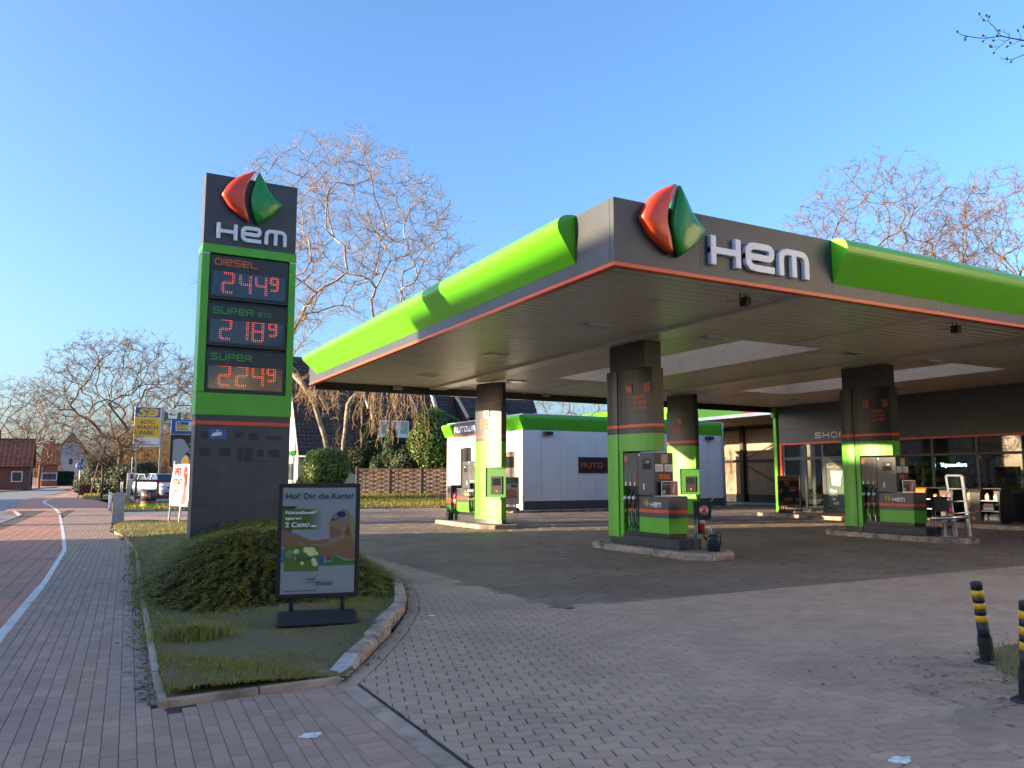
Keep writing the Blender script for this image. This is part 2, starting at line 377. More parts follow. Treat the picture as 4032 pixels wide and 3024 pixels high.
def fit(P,B):
    # cut a paver along the outline B (counter-clockwise) where it crosses it
    ins=[inpoly(x,y,B) for x,y in P]
    if all(ins): return P
    if not any(ins): return None
    c=Vector((sum(p[0] for p in P)/len(P),sum(p[1] for p in P)/len(P)))
    for i in range(len(B)):
        a,b=Vector(B[i-1]),Vector(B[i]); d=b-a; t=max(0,min(1,(c-a).dot(d)/d.length_squared)); 
        if (a+d*t-c).length<.2 and P: P=clip_edge(P,a,b)
    if not P or len(P)<3: return None
    A=abs(sum(P[i-1][0]*P[i][1]-P[i][0]*P[i-1][1] for i in range(len(P))))/2
    return P if A>.0012 else None
def pave(parent,pname,polys,mt,npart=300,**kw):
    L=[]
    for P in polys:
        c=(sum(p[0] for p in P)/len(P),sum(p[1] for p in P)/len(P)); d=seen(c); L.append((d if d else 1e6,P))
    L.sort(key=lambda t:t[0]); rest=MB()
    for i,(d,P) in enumerate(L):
        if i<npart and d<1e5:
            m=MB(); paver(m,P,**kw); part(pname,m,mt,parent)
        else: paver(rest,P,**kw)
    if rest.v: part(pname+'_field',rest,mt,parent,kind='stuff')
def sheet(name,pts,z,mt,parent=None):
    m=MB(); m.poly([(x,y,z) for x,y in pts])
    return struct(name,m,mt) if parent is None else part(name,m,mt,parent)
g=MB(); g.poly([(-1500,-1500,-.16),(1500,-1500,-.16),(1500,1500,-.16),(-1500,1500,-.16)]); struct('ground',g,EARTH)
# road edge on the near side (kerb line) and far side
RE=[(-2.75,-40),(-2.75,20),(-2.62,30),(-2.3,36),(-2.05,41)]+[tuple(gp(*p)[:2]) for p in ((45,1995),(90,1968),(211,1948),(304,1929),(380,1916),(470,1907))]
RF=[(-10.5,-40),(-10.2,40)]+[tuple(gp(*p)[:2]) for p in ((0,1933),(78,1930),(150,1921),(304,1911),(380,1905),(470,1901))]
sheet('road',RE+RF[::-1],-.11,ASPH)
# far pavement beyond the road
FP=[(x-6,y+3) for x,y in RF]
sheet('far_pavement',RF+FP[::-1],-.02,REDP)
m=MB()
for a,b in zip(RF,RF[1:]): m.beam((a[0]-.08,a[1],-.06),(b[0]-.08,b[1],-.06),.14,.13)
struct('far_kerb',m,KERB)
# near kerb of the road, in stones
kr=MB(); struct_k=struct('road_kerb',MB().box(-3.2,-40,-.155,-2.7,-39,-.15),KERB)
def walk(P,step):
    out=[];d=0
    for a,b in zip(P,P[1:]):
        a,b=Vector(a),Vector(b); L=(b-a).length; t=step-d if d>0 else 0
        while t<=L: out.append(a.lerp(b,t/L)); t+=step
        d=(d+L)%step
    return out
Wk=walk([p for p in RE if 8<p[1]<90]+[],1.0)
for a,b in zip(Wk,Wk[1:]):
    d=(b-a).normalized(); m=MB(); m.beam((a.x+d.x*.006,a.y+d.y*.006,-.055),(b.x-d.x*.006,b.y-d.y*.006,-.055),.13,.115); part('kerb_stone',m,KERB,struct_k,bev=.012)
# white line between bike path and pavement
WL=[(-.74,6.0),(-.665,9.0),(-.62,10.06),(-.358,14.9),(-.17,20.9),(-.186,22.1),(-.3,28),(-.6,40.5)]
def wlx(y): return lerp_tab(WL,y)
PR=[(.60,6.4),(.66,7.5),(1.20,19.9),(1.12,24),(.9,27.5),(1.2,33),(1.6,47)]   # right edge of the pavement
sw=struct('pavement',MB().poly([(-.62,2.0,-.009),(1.62,2.0,-.009),(1.62,6.5,-.009),(.62,6.5,-.009),(1.22,19.9,-.009),(1.3,33,-.009),(2,47,-.009),(-.75,47,-.009),(-.2,22,-.009),(-.2,20.9,-.009),(-.4,15,-.009),(-.62,10,-.009),(-.75,6,-.009),(-.75,2,-.009)]),JOINT)
SWP=[(-.74,2.2),(1.60,2.2),(1.60,6.47),(.64,6.44),(.70,7.5),(1.23,19.9),(1.15,24),(.95,27.5),(1.22,33),(1.62,46.6),(-.35,46.6),(-.6,40.5)]+[q for q in WL[::-1] if q[1]<40]
tl=math.atan(.05); cu,su=math.cos(tl),math.sin(tl)
def rot(u,v): return (.345+u*cu+v*su, 8.28-u*su+v*cu)
polys=[]
for i in range(-22,16):
    o=.1 if i%2 else 0; o+=rnd.uniform(-.015,.015)
    for j in range(-32,195):
        u0=i*.1; v0=j*.2+o; x,y=rot(u0+.05,v0+.1)
        if y<2.2 or y>46.5: continue
        q=fit([rot(u0,v0),rot(u0+.1,v0),rot(u0+.1,v0+.2),rot(u0,v0+.2)],SWP)
        if q: polys.append(q)
# crosswise double course and the edging course
for j in range(0,43):
    y=2.2+j*.1
    if y<6.42: polys.append([(1.60,y),(1.80,y),(1.80,y+.1),(1.60,y+.1)])
for j in range(0,22):
    y=2.2+j*.2
    if y<6.42: polys.append([(1.80,y),(1.90,y),(1.90,y+.2),(1.80,y+.2)])
sheet('bedding',[(1.55,2),(2.12,2),(2.12,6.6),(1.55,6.5)],-.0105,JOINT,sw)
pave(sw,'brick',polys,BRICK)
pe=[[(1.905,2.2+j*.2),(2.055,2.2+j*.2),(2.055,2.4+j*.2),(1.905,2.4+j*.2)] for j in range(22)]
for P in pe:
    m=MB(); paver(m,P); part('edging_stone',m,EDGE,sw)
# white line stones, ribbed
y=6.0
while y<40:
    y2=y+.3; a=Vector((wlx(y),y)); b=Vector((wlx(y2),y2)); d=(b-a).normalized(); n=Vector((d.y,-d.x)); m=MB(); hw=.052
    ribs=5 if y<14 else 1
    m.poly([tuple(p)+(-.003,) for p in (a-n*hw,a+n*hw,b+n*hw,b-n*hw)])
    for k in range(ribs):
        c0=-hw+2*hw*(k+.5)/ribs; rw=hw/ribs*.78
        m.prism([tuple(a+n*(c0-rw)+d*.004)+(-.003,),tuple(a+n*(c0+rw)+d*.004)+(-.003,),tuple(b+n*(c0+rw)-d*.004)+(-.003,),tuple(b+n*(c0-rw)-d*.004)+(-.003,)],(0,0,.006))
    part('line_stone',m,LINEW,sw); y=y2
cl=[tuple(gp(*p)[:2]) for p in ((232,2020),(222,2007),(205,1995),(182,1984),(173,1979),(176,1973),(190,1966.5),(220,1958.5),(271,1947))]
m=MB()
for a,b in zip(cl,cl[1:]):
    a,b=Vector(a),Vector(b); d=(b-a).normalized(); n=Vector((d.y,-d.x))*.07; m.poly([tuple(p)+(.006,) for p in (a-n,a+n,b+n,b-n)])
part('curved_line',m,LINEW,sw)
# red bike path
bk=struct('bike_path',MB().poly([(-2.7,2,-.0095),(-.74,2,-.0095),(-.74,6,-.0095),(-.62,10,-.0095),(-.36,15,-.0095),(-.17,21,-.0095),(-.3,28,-.0095),(-.6,40.5,-.0095),(-.3,46.5,-.0095)]+[(RE[k][0],RE[k][1],-.0095) for k in (5,4,3,2,1)]),JOINT)
BKP=[(-2.6,6.0)]+[q for q in WL]+[(-.35,45.6)]+[(RE[k][0]+.1,RE[k][1]) for k in (5,4,3,2)]+[(-2.6,20)]
polys=[]
for i in range(-11,2):
    for j in range(-12,160):
        o=.12 if i%2 else 0; u0=i*.24-.77; v0=j*.24+o; P=[rot(u0,v0),rot(u0+.24,v0),rot(u0+.24,v0+.24),rot(u0,v0+.24)]
        x=sum(p[0] for p in P)/4; y=sum(p[1] for p in P)/4
        if y<5.8 or y>45.8 or x<-2.9: continue
        P=fit(P,BKP)
        if P: polys.append(P)
pave(bk,'slab',polys,REDP)
# the path goes on beyond, too far to tell the slabs apart
pts=[(RE[i][0]+.07,RE[i][1]) for i in range(5,11)]
rp=[tuple(gp(*p)[:2]) for p in ((900/1,0),)] if 0 else []
right=[(1.9,46),(1.6,60),(.6,72),(.3,86),(-.6,110),(-3,150),(-8,215)]
sheet('far_path',[(-.35,45.5),(RE[5][0]+.07,45.5)]+pts+[(p[0],p[1]) for p in right[::-1]],-.002,REDP)
# brick side drive crossing to the forecourt
sheet('side_drive',[(.9,33.2),(14,33.2),(14,39.3),(1.3,39.3)],-.005,BRICK)
# ---- driveway of wave pavers ----
KL=[(1.93,6.50),(2.30,7.06),(2.68,7.70),(3.02,8.28),(3.36,8.93),(3.66,9.53),(3.91,10.15),(4.14,10.82),(4.36,11.5),(4.56,12.25),(4.74,13.1),(4.86,14.1),(4.93,15.1),(4.95,16.1),(4.94,17.1),(4.93,18.1),(4.9,19.1),(4.88,20.1)]
def off_line(L,o):
    out=[]
    for i in range(len(L)):
        a=Vector(L[max(0,i-1)]); b=Vector(L[min(len(L)-1,i+1)]); d=(b-a).normalized(); out.append((L[i][0]+d.y*o,L[i][1]-d.x*o))
    return out
GL_=[q for q in off_line(KL,.162)]
DW=[(2.09,1.8),(20,1.8),(20,8.78),(5.47,8.78),(5.47,17.5)]+[q for q in GL_[::-1] if q[1]<17.4 and q[0]>2.11]+[(2.09,6.45)]
dv=struct('driveway',MB().poly([(x,y,-.0085) for x,y in DW]),JOINT)
polys=[]
A=.205; pit=.118; t2=R(-35); seg=[Vector((A,0)),Vector((math.cos(t2)*A,math.sin(t2)*A))]; per=seg[0]+seg[1]; nrm=Vector((-per.y,per.x)).normalized(); wv=.012
base=Vector((3.644,4.175)); pn=per.normalized()
def wave(s_):
    i=math.floor(s_); f=s_-i
    return base+per*(i//2)+(seg[0]*f if i%2==0 else seg[0]+seg[1]*f)
def wpts(s0,s1):
    # a stone's long side: follows the zigzag, its corner softened
    P=[wave(s0)]; k=math.floor(s0)+1
    for d in (.12,.35,.65,.88):
        P.append(None)
    L=[]
    n=6
    for i in range(n+1):
        s_=s0+(s1-s0)*i/n; h=.16; L.append((wave(s_-h)+wave(s_)*2+wave(s_+h))/4)
    return L
for r in range(-60,170):
    sh=nrm*(r*pit); o=.62 if r%2 else .12
    for k in range(-80,120):
        lo=wpts(k+o,k+o+1)
        c=lo[3]+sh+nrm*pit*.5
        if c.x<1.9 or c.x>20.2 or c.y<1.7 or c.y>17.6 or seen((c.x,c.y)) is None: continue
        e=[tuple(p+sh) for p in lo]+[tuple(p+sh+nrm*pit) for p in lo[::-1]]
        e=fit(e,DW)
        if e: polys.append(e)
pave(dv,'paver',polys,UNI,g=.008,ch=.006)
# ---- forecourt of hexagon slabs ----
FC=[(5.55,8.92),(34,8.92),(34,33.2),(14,33.2),(14,39.3),(5.2,39.3),(5.2,17.4),(5.55,17.4)]
fc=struct('forecourt',MB().poly([(x,y,-.0075) for x,y in FC]),mat('dark_joint',(.03,.03,.03),.9))
polys=[];lx=.53; s_=lx/math.sqrt(3)
for r in range(-2,70):
    for k in range(-2,56):
        cx=5.7+k*lx+(r%2)*lx/2; cy=9.1+r*lx*math.sqrt(3)/2
        if cx<5.3 or cy<8.6 or cx>33.7 or cy>39.2 or (cy>33 and cx<14 and cy>39) : continue
        if seen((cx,cy)) is None: continue
        P=[(cx+s_*math.sin(math.pi/3*i),cy+s_*math.cos(math.pi/3*i)) for i in range(6)]
        P=fit(P[::-1],[(5.69,8.955),(34,8.955),(34,40),(5.69,40)])
        if P: polys.append(P)
pave(fc,'slab',polys,HEXM,g=.008,ch=.012,tilt=.0028)
# dark edging courses along the forecourt
for j in range(44):
    y0=8.78+j*.2
    for x0 in (5.475,5.58):
        m=MB(); paver(m,[(x0,y0),(x0+.1,y0),(x0+.1,y0+.197),(x0,y0+.197)],g=.006); part('edging_stone',m,HEXM,fc)
for j in range(26):
    x0=5.69+j*.5; m=MB(); paver(m,[(x0,8.79),(x0+.497,8.79),(x0+.497,8.95),(x0,8.95)],g=.005); part('edging_stone',m,EDGE if j<1 else HEXM,fc)
# ---- planting bed ----
BED=[(.63,6.475),(2.0,6.53),(2.62,7.75),(3.29,9.0),(3.85,10.2),(4.32,11.62),(4.75,13.4),(4.9,16),(4.8,20),(4.6,26),(4.5,31.8),(1.4,32.2),(1.0,27.6),(1.2,22),(1.22,19.9)]
def bedz(x,y): return .055+.03*math.sin(x*2.1+y*.9)+.02*math.sin(y*2.3-x)
bm=MB(); nx,ny=34,110; grid={}
for j in range(ny+1):
    for i in range(nx+1):
        x=.4+i*4.6/nx; y=6.3+j*26/ny
        grid[i,j]=(x,y)
idx={}
for j in range(ny):
    for i in range(nx):
        c=(grid[i,j][0]+.5*4.6/nx,grid[i,j][1]+.12)
        if inpoly(*c,BED):
            q=[]
            for a,b in ((i,j),(i+1,j),(i+1,j+1),(i,j+1)):
                if (a,b) not in idx: idx[a,b]=len(bm.v); x,y=grid[a,b]; bm.v.append((x,y,bedz(x,y) if inpoly(x,y,BED) else .02))
                q.append(idx[a,b])
            bm.f.append(tuple(q)); bm.m.append(0); bm.sm.append(True)
bed=struct('planting_bed',bm,LAWNSOIL)
bp=[(x,y,.045) for x,y in BED]; part('soil',MB().poly(bp),LAWNSOIL,bed)
ke=struct('bed_edging',MB().box(.7,6.52,-.1,.72,6.54,-.02),EDGE)
EL=[(.63,6.42),(.66,7.4),(.9,13),(1.235,19.9),(1.2,24),(1.0,27.4)]
pts=walk(EL,1.0)
for a,b in zip(pts,pts[1:]):
    d=(b-a).normalized()*.004; m=MB(); k=rnd.uniform(-.01,.012); m.beam((a.x+d.x,a.y+d.y,.0+k),(b.x-d.x,b.y-d.y,.0+k+rnd.uniform(-.01,.01)),.06,.11); part('edging_stone',m,EDGE,ke,bev=.008)
for k in range(2):
    x0=.66+k*.65; m=MB(); m.beam((x0,6.475+k*.025,.005),(x0+.64,6.475+(k+1)*.025,.005),.06,.09); part('edging_stone',m,EDGE,ke,bev=.008)
kb=struct('bed_kerb',MB().box(2.2,7.1,-.1,2.22,7.12,-.02),KERB)
for i,(a,b) in enumerate(zip(KL,KL[1:])):
    a,b=Vector(a),Vector(b); d=(b-a).normalized(); n=Vector((-d.y,d.x)); g_=.008 if i!=3 else .03; a=a+d*g_; b=b-d*g_
    if i==3: a+=n*.05; b+=n*.03
    if i==4: a+=n*.02
    h0=[.03,.10,.125,.12,.115][i] if i<5 else .115; h1=.10 if i==0 else h0+rnd.uniform(-.012,.012)
    w_=.15; prof=lambda p,h:[(p.x,p.y,-.04),(p.x,p.y,h-.035),(p.x+n.x*.03,p.y+n.y*.03,h),(p.x+n.x*w_,p.y+n.y*w_,h),(p.x+n.x*w_,p.y+n.y*w_,-.04)]
    m=MB(); m.loft([prof(a,h0),prof(b,h1)]); part('kerb_stone',m,KERB if i else mat('pale_kerb',(.36,.35,.33),.8,var=.35,vs=30,bump=.9,bs=80),kb,bev=.012,label='pale rough kerb stone sloping down to the paving' if i==0 else None)
# gutter course in front of the kerb
for i,(a,b) in enumerate(zip(KL,KL[1:])):
    if i>15: break
    g0,g1=off_line(KL,.02),off_line(KL,.158)
    a_,b_,c_,d_=[Vector(q) for q in (g0[i],g0[i+1],g1[i+1],g1[i])]; e1=(b_-a_).normalized()*.004
    m=MB(); m.prism([tuple(a_+e1)+(-.02,),tuple(b_-e1)+(-.02,),tuple(c_-e1)+(-.02,),tuple(d_+e1)+(-.02,)],(0,0,.022)); part('gutter_stone',m,UNI,kb,bev=.004)
# verge by the bollards, lower right
VG=[(6.35,3.3),(6.62,3.75),(7.05,4.28),(7.5,4.75),(9.5,4.9),(14,4.2),(14,1.5),(6.2,1.5)]
vm=MB()
c=(9.5,3.2)
ring=lambda k,z:[(c[0]+(x-c[0])*k,c[1]+(y-c[1])*k,z) for x,y in VG]
vm.loft([ring(1,-.002),ring(.96,.015),ring(.8,.03)],caps=False,sm=True); vm.poly(ring(.8,.03)); verge=struct('verge',vm,LAWNSOIL)
SANDY=mat('drifted_sand',(.28,.21,.15),.95,var=.2,vs=4,bump=.8,bs=120,dirt=((.2,.155,.115),1.6,.5,.8))
sm_=MB()
for (cx,cy,rx,ry,seed) in ((6.35,4.0,.75,.42,3),(5.75,3.3,.85,.4,5),(7.0,4.5,.6,.25,9)):
    rr=random.Random(seed); P=[]
    for i in range(26):
        a=2*math.pi*i/26; k=1+rr.uniform(-.18,.18); P.append((cx+rx*k*math.cos(a)+.2*math.sin(a)*rx,cy+ry*k*math.sin(a)))
    rg=lambda k,z:[(cx+(x-cx)*k,cy+(y-cy)*k,z) for x,y in P]
    sm_.loft([rg(1,-.006),rg(.85,.0018+seed*.0002),rg(.5,.004+seed*.0003)],caps=False,sm=True); sm_.poly(rg(.5,.004+seed*.0003))
struct('drifted_sand',sm_,SANDY,kind='stuff')
# grass bank at the back and grass islands along the path
bk2=MB(); P0=[(5.2,41.9),(9,41.2),(13,40.4),(17.6,39.0)]; P1=[(7.2,50.5),(11.5,49.8),(16,48.2),(21,46.5)]
bk2.loft([[(x,y,-.02) for x,y in P0],[(x,y,.09) for x,y in P0],[((x*2+a)/3,(y*2+b)/3,.22) for (x,y),(a,b) in zip(P0,P1)],[(a,b,.5) for a,b in P1],[(a+1,b+6,.55) for a,b in P1],[(a+8,b+30,.5) for a,b in P1]],closed=False,caps=False,sm=True)
bank=struct('grass_bank',bk2,mat('bank_grass',(.045,.065,.018),.95,col2=(.07,.06,.03),vs=2.5,bump=.8,bs=30))
kk=struct('back_kerb',MB().box(13,41,-.14,13.1,41.1,-.1),KERB)
for a,b in zip(walk(P0,1.0),walk(P0,1.0)[1:]):
    m=MB(); m.beam((a.x,a.y-.06,.03),(b.x-.01,b.y-.06,.03),.12,.16); part('kerb_stone',m,KERB,kk,bev=.01)
sheet('back_drive',[(-.2,39.3),(17.9,39.3),(17.5,39.2),(5.1,42.0),(1.6,42.0)],-.0055,ASPH)
GL=mat('path_lawn',(.07,.085,.02),.95,col2=(.09,.075,.035),vs=2.2,bump=.8,bs=30)  # lawn colour, a paler green than the bank
IS1=[(1.55,42.3),(5.4,42.1),(6.6,47),(7.2,58),(3.2,66),(2.4,58),(1.7,51)]
m=MB(); m.loft([[(x,y,-.01) for x,y in IS1],[(4+(x-4)*.93,51+(y-51)*.96,.09) for x,y in IS1]],caps=False,sm=True); m.poly([(4+(x-4)*.93,51+(y-51)*.96,.09) for x,y in IS1]); struct('grass_island',m,GL)
m=MB(); IS2=[(.35,67.5),(2.5,64),(8,66),(9,90),(1.4,92),(.6,78)]
m.loft([[(x,y,-.01) for x,y in IS2],[(4+(x-4)*.95,76+(y-76)*.97,.1) for x,y in IS2]],caps=False); m.poly([(4+(x-4)*.95,76+(y-76)*.97,.1) for x,y in IS2]); struct('grass_verge',m,GL)
km=struct('island_kerb',MB().box(3,50,-.14,3.1,50.1,-.1),KERB)
Wq=walk([(1.7,42.15),(5.5,41.95)],1.0)
for a,b in zip(Wq,Wq[1:]):
    m=MB(); m.beam((a.x,a.y,.0),(b.x-.01,b.y,.0),.12,.2); part('kerb_stone',m,KERB,km,bev=.01)
# ---------------- price pylon ----------------
XL,XR,YF,YB=1.885,3.655,16.0,16.5
py=thing('price_pylon','tall anthracite and green fuel price pylon behind the low juniper','price sign',(2.77,16.25,0))
body=MB().box(XL,YF,-.1,XR,YB,2.63); part('lower_cladding',body,ANTH,py,bev=.006)
for z in (1.13,1.95): part('seam',MB().box(XL+.003,YF-.002,z-.004,XR-.003,YF+.01,z+.004),BLACKP,py)
part('orange_stripe',MB().box(XL-.003,YF-.004,2.63,XR+.003,YB+.003,2.70),ORANGE,py)
part('grey_band',MB().box(XL,YF,2.70,XR,YB,2.815),ANTH,py)
part('green_base',MB().box(XL-.012,YF-.012,2.815,XR+.012,YB+.012,3.24),GREENM,py,bev=.006)
for x0,x1 in ((XL-.012,XL+.13),(XR-.12,XR+.012)): part('green_side',MB().box(x0,YF-.012,3.243,x1,YB+.012,5.955),GREENM,py,bev=.006)
part('green_header',MB().box(XL-.012,YF-.03,5.96,XR+.012,YB+.012,6.13),GREENM,py,bev=.006)
part('bracket',MB().box(XL-.016,YF-.016,5.935,XL+.13,YF+.1,5.958),WHITEP,py); part('bracket',MB().box(XR-.12,YF-.016,5.935,XR+.016,YF+.1,5.958),WHITEP,py)
part('top_board',MB().box(XL,YF+.02,6.13,XR,YB-.03,7.55),ANTH,py,bev=.004)
part('display_back',MB().box(XL+.13,YF+.1,3.24,XR-.12,YB-.02,5.96),ANTHD,py)
DISPF=mat('display_frame',(.02,.022,.026),.4,var=.15); SCR=mat('display_screen',(.012,.016,.024),.12,coat=.6,dirt=((.03,.035,.045),2.5,.5,.9))
LED=mat('led_orange',(.3,.04,.01),.4,emit=(1,.10,.02),es=.9); ORL=mat('orange_letter',(.62,.13,.015),.45); GRL=mat('green_letter',(.03,.32,.05),.45)
SEGS={'2':'abged','4':'fgbc','1':'bc','8':'abcdefg','9':'abcdfg','0':'abcdef','3':'abgcd','5':'afgcd','6':'afgedc','7':'abc'}
def led(mb,ch,o,h,w):
    P={'a':((0,1),(1,1)),'b':((1,1),(1,.5)),'c':((1,.5),(1,0)),'d':((0,0),(1,0)),'e':((0,0),(0,.5)),'f':((0,.5),(0,1)),'g':((0,.5),(1,.5))}
    s=.0058
    for k in SEGS[ch]:
        a,b=P[k]; a=Vector((a[0]*w,a[1]*h));b=Vector((b[0]*w,b[1]*h)); d=(b-a); L=d.length; d=d/L; n=Vector((-d.y,d.x)); N=max(4,int(L/.0345))
        for off in (-.0145,.0145):
            for i in range(N):
                c=a+d*(L*(i+.5)/N)+n*off; mb.add([(o[0]+c.x+s*math.cos(t),o[1],o[2]+c.y+s*math.sin(t)) for t in [q*math.pi/3 for q in range(6)]],[(0,1,2,3,4,5)])
def disp(z0,z1,name,nm2,mt,price,top):
    x0,x1=XL+.138,XR-.128; m=MB()
    m.box(x0,YF+.02,z0,x1,YF+.1,z1); d=part('price_display',m,DISPF,py,bev=.008)
    m=MB(); zi=z1-.29
    for a in ((x0+.03,z0+.05,x0+.055,zi),(x1-.055,z0+.05,x1-.03,zi),(x0+.055,zi-.025,x1-.055,zi),(x0+.055,z0+.05,x1-.055,z0+.075)): m.box(a[0],YF+.002,a[1],a[2],YF+.02,a[3])
    part('bezel',m,DISPF,d); part('screen',MB().box(x0+.055,YF+.012,z0+.075,x1-.055,YF+.02,zi-.025),SCR,d)
    m=MB(); w_=tech(m,name,(x0+.09,YF+.018,z1-.205),(1,0,0),(0,0,1),.135,asp=1.12,t=.17,depth=.006,width={'DIESEL':.80,'SUPER':.76}[name])
    part('fuel_name',m,mt,d)
    if nm2: m=MB(); tech(m,nm2,(x0+.94,YF+.018,z1-.20),(1,0,0),(0,0,1),.09,asp=1.1,t=.17,depth=.006,width=.25); part('fuel_grade',m,mt,d)
    hh=.375; xs=[.255,.58,.88] if top!='218' else [.245,.61,.85]
    for ch,dx in zip(price[:3],xs):
        m=MB(); wd=.19
        if ch=='1': dx-=.055
        led(m,ch,(x0+dx,YF+.010,z0+.15),hh,wd); part('digit',m,LED,d,kind='stuff')
    m=MB(); led(m,price[3],(x0+1.165,YF+.010,z0+.15+hh*.34),hh*.66,.13); part('digit',m,LED,d,kind='stuff')
disp(5.065,5.945,'DIESEL',None,ORL,'2449','244'); disp(4.15,4.985,'SUPER','E10',GRL,'2189','218'); disp(3.247,4.08,'SUPER',None,GRL,'2249','224')
emblem(py,(2.755,YF+.0,7.175),(1,0,0),(0,0,1),1.08,.15)
hem3d(py,(2.115,YF+.02,6.25),(1,0,0),(0,0,1),.325,.06,1.345)
m=MB().box(2.15,YF-.006,2.36,2.455,YF,2.555); cs=part('camera_notice',m,mat('notice_blue',(.02,.10,.33),.4),py)
m=MB(); m.obox((2.29,YF-.008,2.455),(.075,0,.012),(0,.001,0),(-.006,0,.032)); m.obox((2.21,YF-.008,2.43),(.02,0,.003),(0,.001,0),(-.003,0,.02)); m.box(2.285,YF-.009,2.485,2.30,YF-.007,2.525); m.box(2.26,YF-.009,2.52,2.32,YF-.007,2.53); part('camera_symbol',m,WHITEL,cs)
DARKST=mat('glue_stain',(.022,.026,.032),.6,var=.3,vs=9)
m=MB(); rr=random.Random(3)
for (x,z,w_,h) in ((2.0,2.43,.13,.15),(2.62,2.45,.17,.12),(2.86,2.42,.20,.14),(3.2,2.40,.3,.10),(1.98,2.12,.2,.16),(2.33,2.12,.22,.17),(2.66,2.08,.3,.28),(3.05,2.10,.12,.15),(3.24,2.10,.22,.16)):
    P=[]
    for i in range(20):
        a=2*math.pi*i/20; ca,sa=math.cos(a),math.sin(a); k=1/max(abs(ca),abs(sa)); k*=1+rr.uniform(-.09,.03); P.append((x+w_/2+ca*k*w_/2,YF-.0015,z+sa*k*h/2))
    m.poly(P)
part('glue_stain',m,DARKST,py,kind='stuff')
# ---------------- canopy ----------------
CX0,CX1,CY0,CY1=6.68,27.6,9.23,26.66; ZB,ZT=4.70,5.73; ZS=4.84
cn=thing('station_canopy','large flat filling station roof with green fascia and ribbed soffit','canopy',(17,18,0))
fx=[CX0,8.32,11.28,14.3,17.3,20.3,23.3,26.3,29]
for a,b in zip(fx,fx[1:]): part('fascia_panel',MB().box(a+.003,CY0,4.757,b-.003,CY0+.1,ZT),ANTH,cn)
fy=[CY0+.101,10.24,13.3,16.35,19.4,22.45,25.5,CY1]
for a,b in zip(fy,fy[1:]): part('fascia_panel',MB().box(CX0,a+.003,4.757,CX0+.1,b-.003,ZT),ANTH,cn)
part('fascia_panel',MB().box(CX0+.1,CY1-.1,4.757,29,CY1,ZT),ANTHD,cn)  # shade of the rear fascia put into a darker anthracite
m=MB().box(CX0-.008,CY0-.008,ZB,29,CY0+.13,4.757).box(CX0-.008,CY0+.131,ZB,CX0+.13,CY1+.008,4.757); part('orange_trim',m,ORANGE,cn)
part('gutter',MB().box(CX0+.131,CY1-.26,4.56,28,CY1-.101,ZS),BLACKP,cn); part('gutter_lip',MB().box(CX0,CY1-.1,ZB,28,CY1+.006,4.756),ORANGE,cn)  # gutter box coloured black for the shade along the rear edge
GP=[(0,5.745),(.10,5.738),(.18,5.722),(.245,5.693),(.29,5.655),(.318,5.61),(.33,5.56),(.328,5.51),(.315,5.46),(.295,5.42),(0,4.965)]
def bulge_x(a,b): m=MB(); m.loft([[(x,CY0-.004-d,z) for d,z in GP] for x in (a,b)]); return m
gx=[11.3,14.32,17.32,20.32,23.32,26.32,29]
for a,b in zip(gx,gx[1:]): part('green_fascia',bulge_x(a+.0015,b-.0015),GREEN,cn)
gy=[10.24,13.3,16.35,19.4,22.45,24.6,26.62]
for a,b in zip(gy,gy[1:]):
    m=MB(); e=(lambda d,z:b-(0 if b<26.6 else (5.745-z)*1.24)-.0015); m.loft([[(CX0-.004-d,(y+.0015 if y==a else e(d,z)),z) for d,z in GP] for y in (b,a)]); part('green_fascia',m,GREEN,cn)
part('roof_deck',MB().box(CX0+.1,CY0+.1,5.60,13.4,CY1-.1,5.66).box(16.15,CY0+.1,5.60,21.35,CY1-.1,5.66).box(24.05,CY0+.1,5.60,29,CY1-.1,5.66).box(13.4,CY0+.1,5.60,16.15,13.5,5.66).box(13.4,21.95,5.60,16.15,CY1-.1,5.66).box(21.35,CY0+.1,5.60,24.05,13.5,5.66).box(21.35,21.95,5.60,24.05,CY1-.1,5.66),ANTHD,cn)
SKY=[(13.45,16.1),(21.4,24.0)]; SKYY=(13.56,21.9); BEAMS=[(10.9,11.5),(18.83,19.45)]
def spans(y):
    cut=list(BEAMS)+(SKY if SKYY[0]-.02<y<SKYY[1]+.02 else []); xs=[]; x=CX0+.12
    for a,b in sorted(cut): xs.append((x,a)); x=b
    xs.append((x,28)); return xs
m=MB()
for (a,b) in spans(0): m.poly([(a,CY0+.12,ZS),(a,SKYY[0],ZS),(b,SKYY[0],ZS),(b,CY0+.12,ZS)]); m.poly([(a,SKYY[1],ZS),(a,CY1-.1,ZS),(b,CY1-.1,ZS),(b,SKYY[1],ZS)])
for (a,b) in spans(17): m.poly([(a,SKYY[0],ZS),(a,SKYY[1],ZS),(b,SKYY[1],ZS),(b,SKYY[0],ZS)])
part('soffit',m,mat('soffit_gap',(.10,.09,.08),.7),cn)
ribs=[];y=CY0+.17
while y<CY1-.3:
    for a,b in spans(y): ribs.append((y,a,b))
    y+=.25
ribs.sort(key=lambda t:t[0]+.2*t[1]); far=MB()
for i,(y,a,b) in enumerate(ribs):
    m=MB() if i<290 else far
    m.loft([[(x,y,ZS-.0005),(x,y+.012,ZS-.034),(x,y+.172,ZS-.034),(x,y+.184,ZS-.0005)] for x in (a+.002,b-.002)],closed=False,caps=True)
    if i<290: part('soffit_slat',m,SOFFIT,cn)
part('soffit_slat_field',far,SOFFIT,cn,kind='stuff')
for a,b in BEAMS: part('beam',MB().box(a+.003,CY0+.14,4.745,b-.003,CY1-.27,ZS-.001),CREAMM if 0 else SOFFIT,cn,bev=.01)
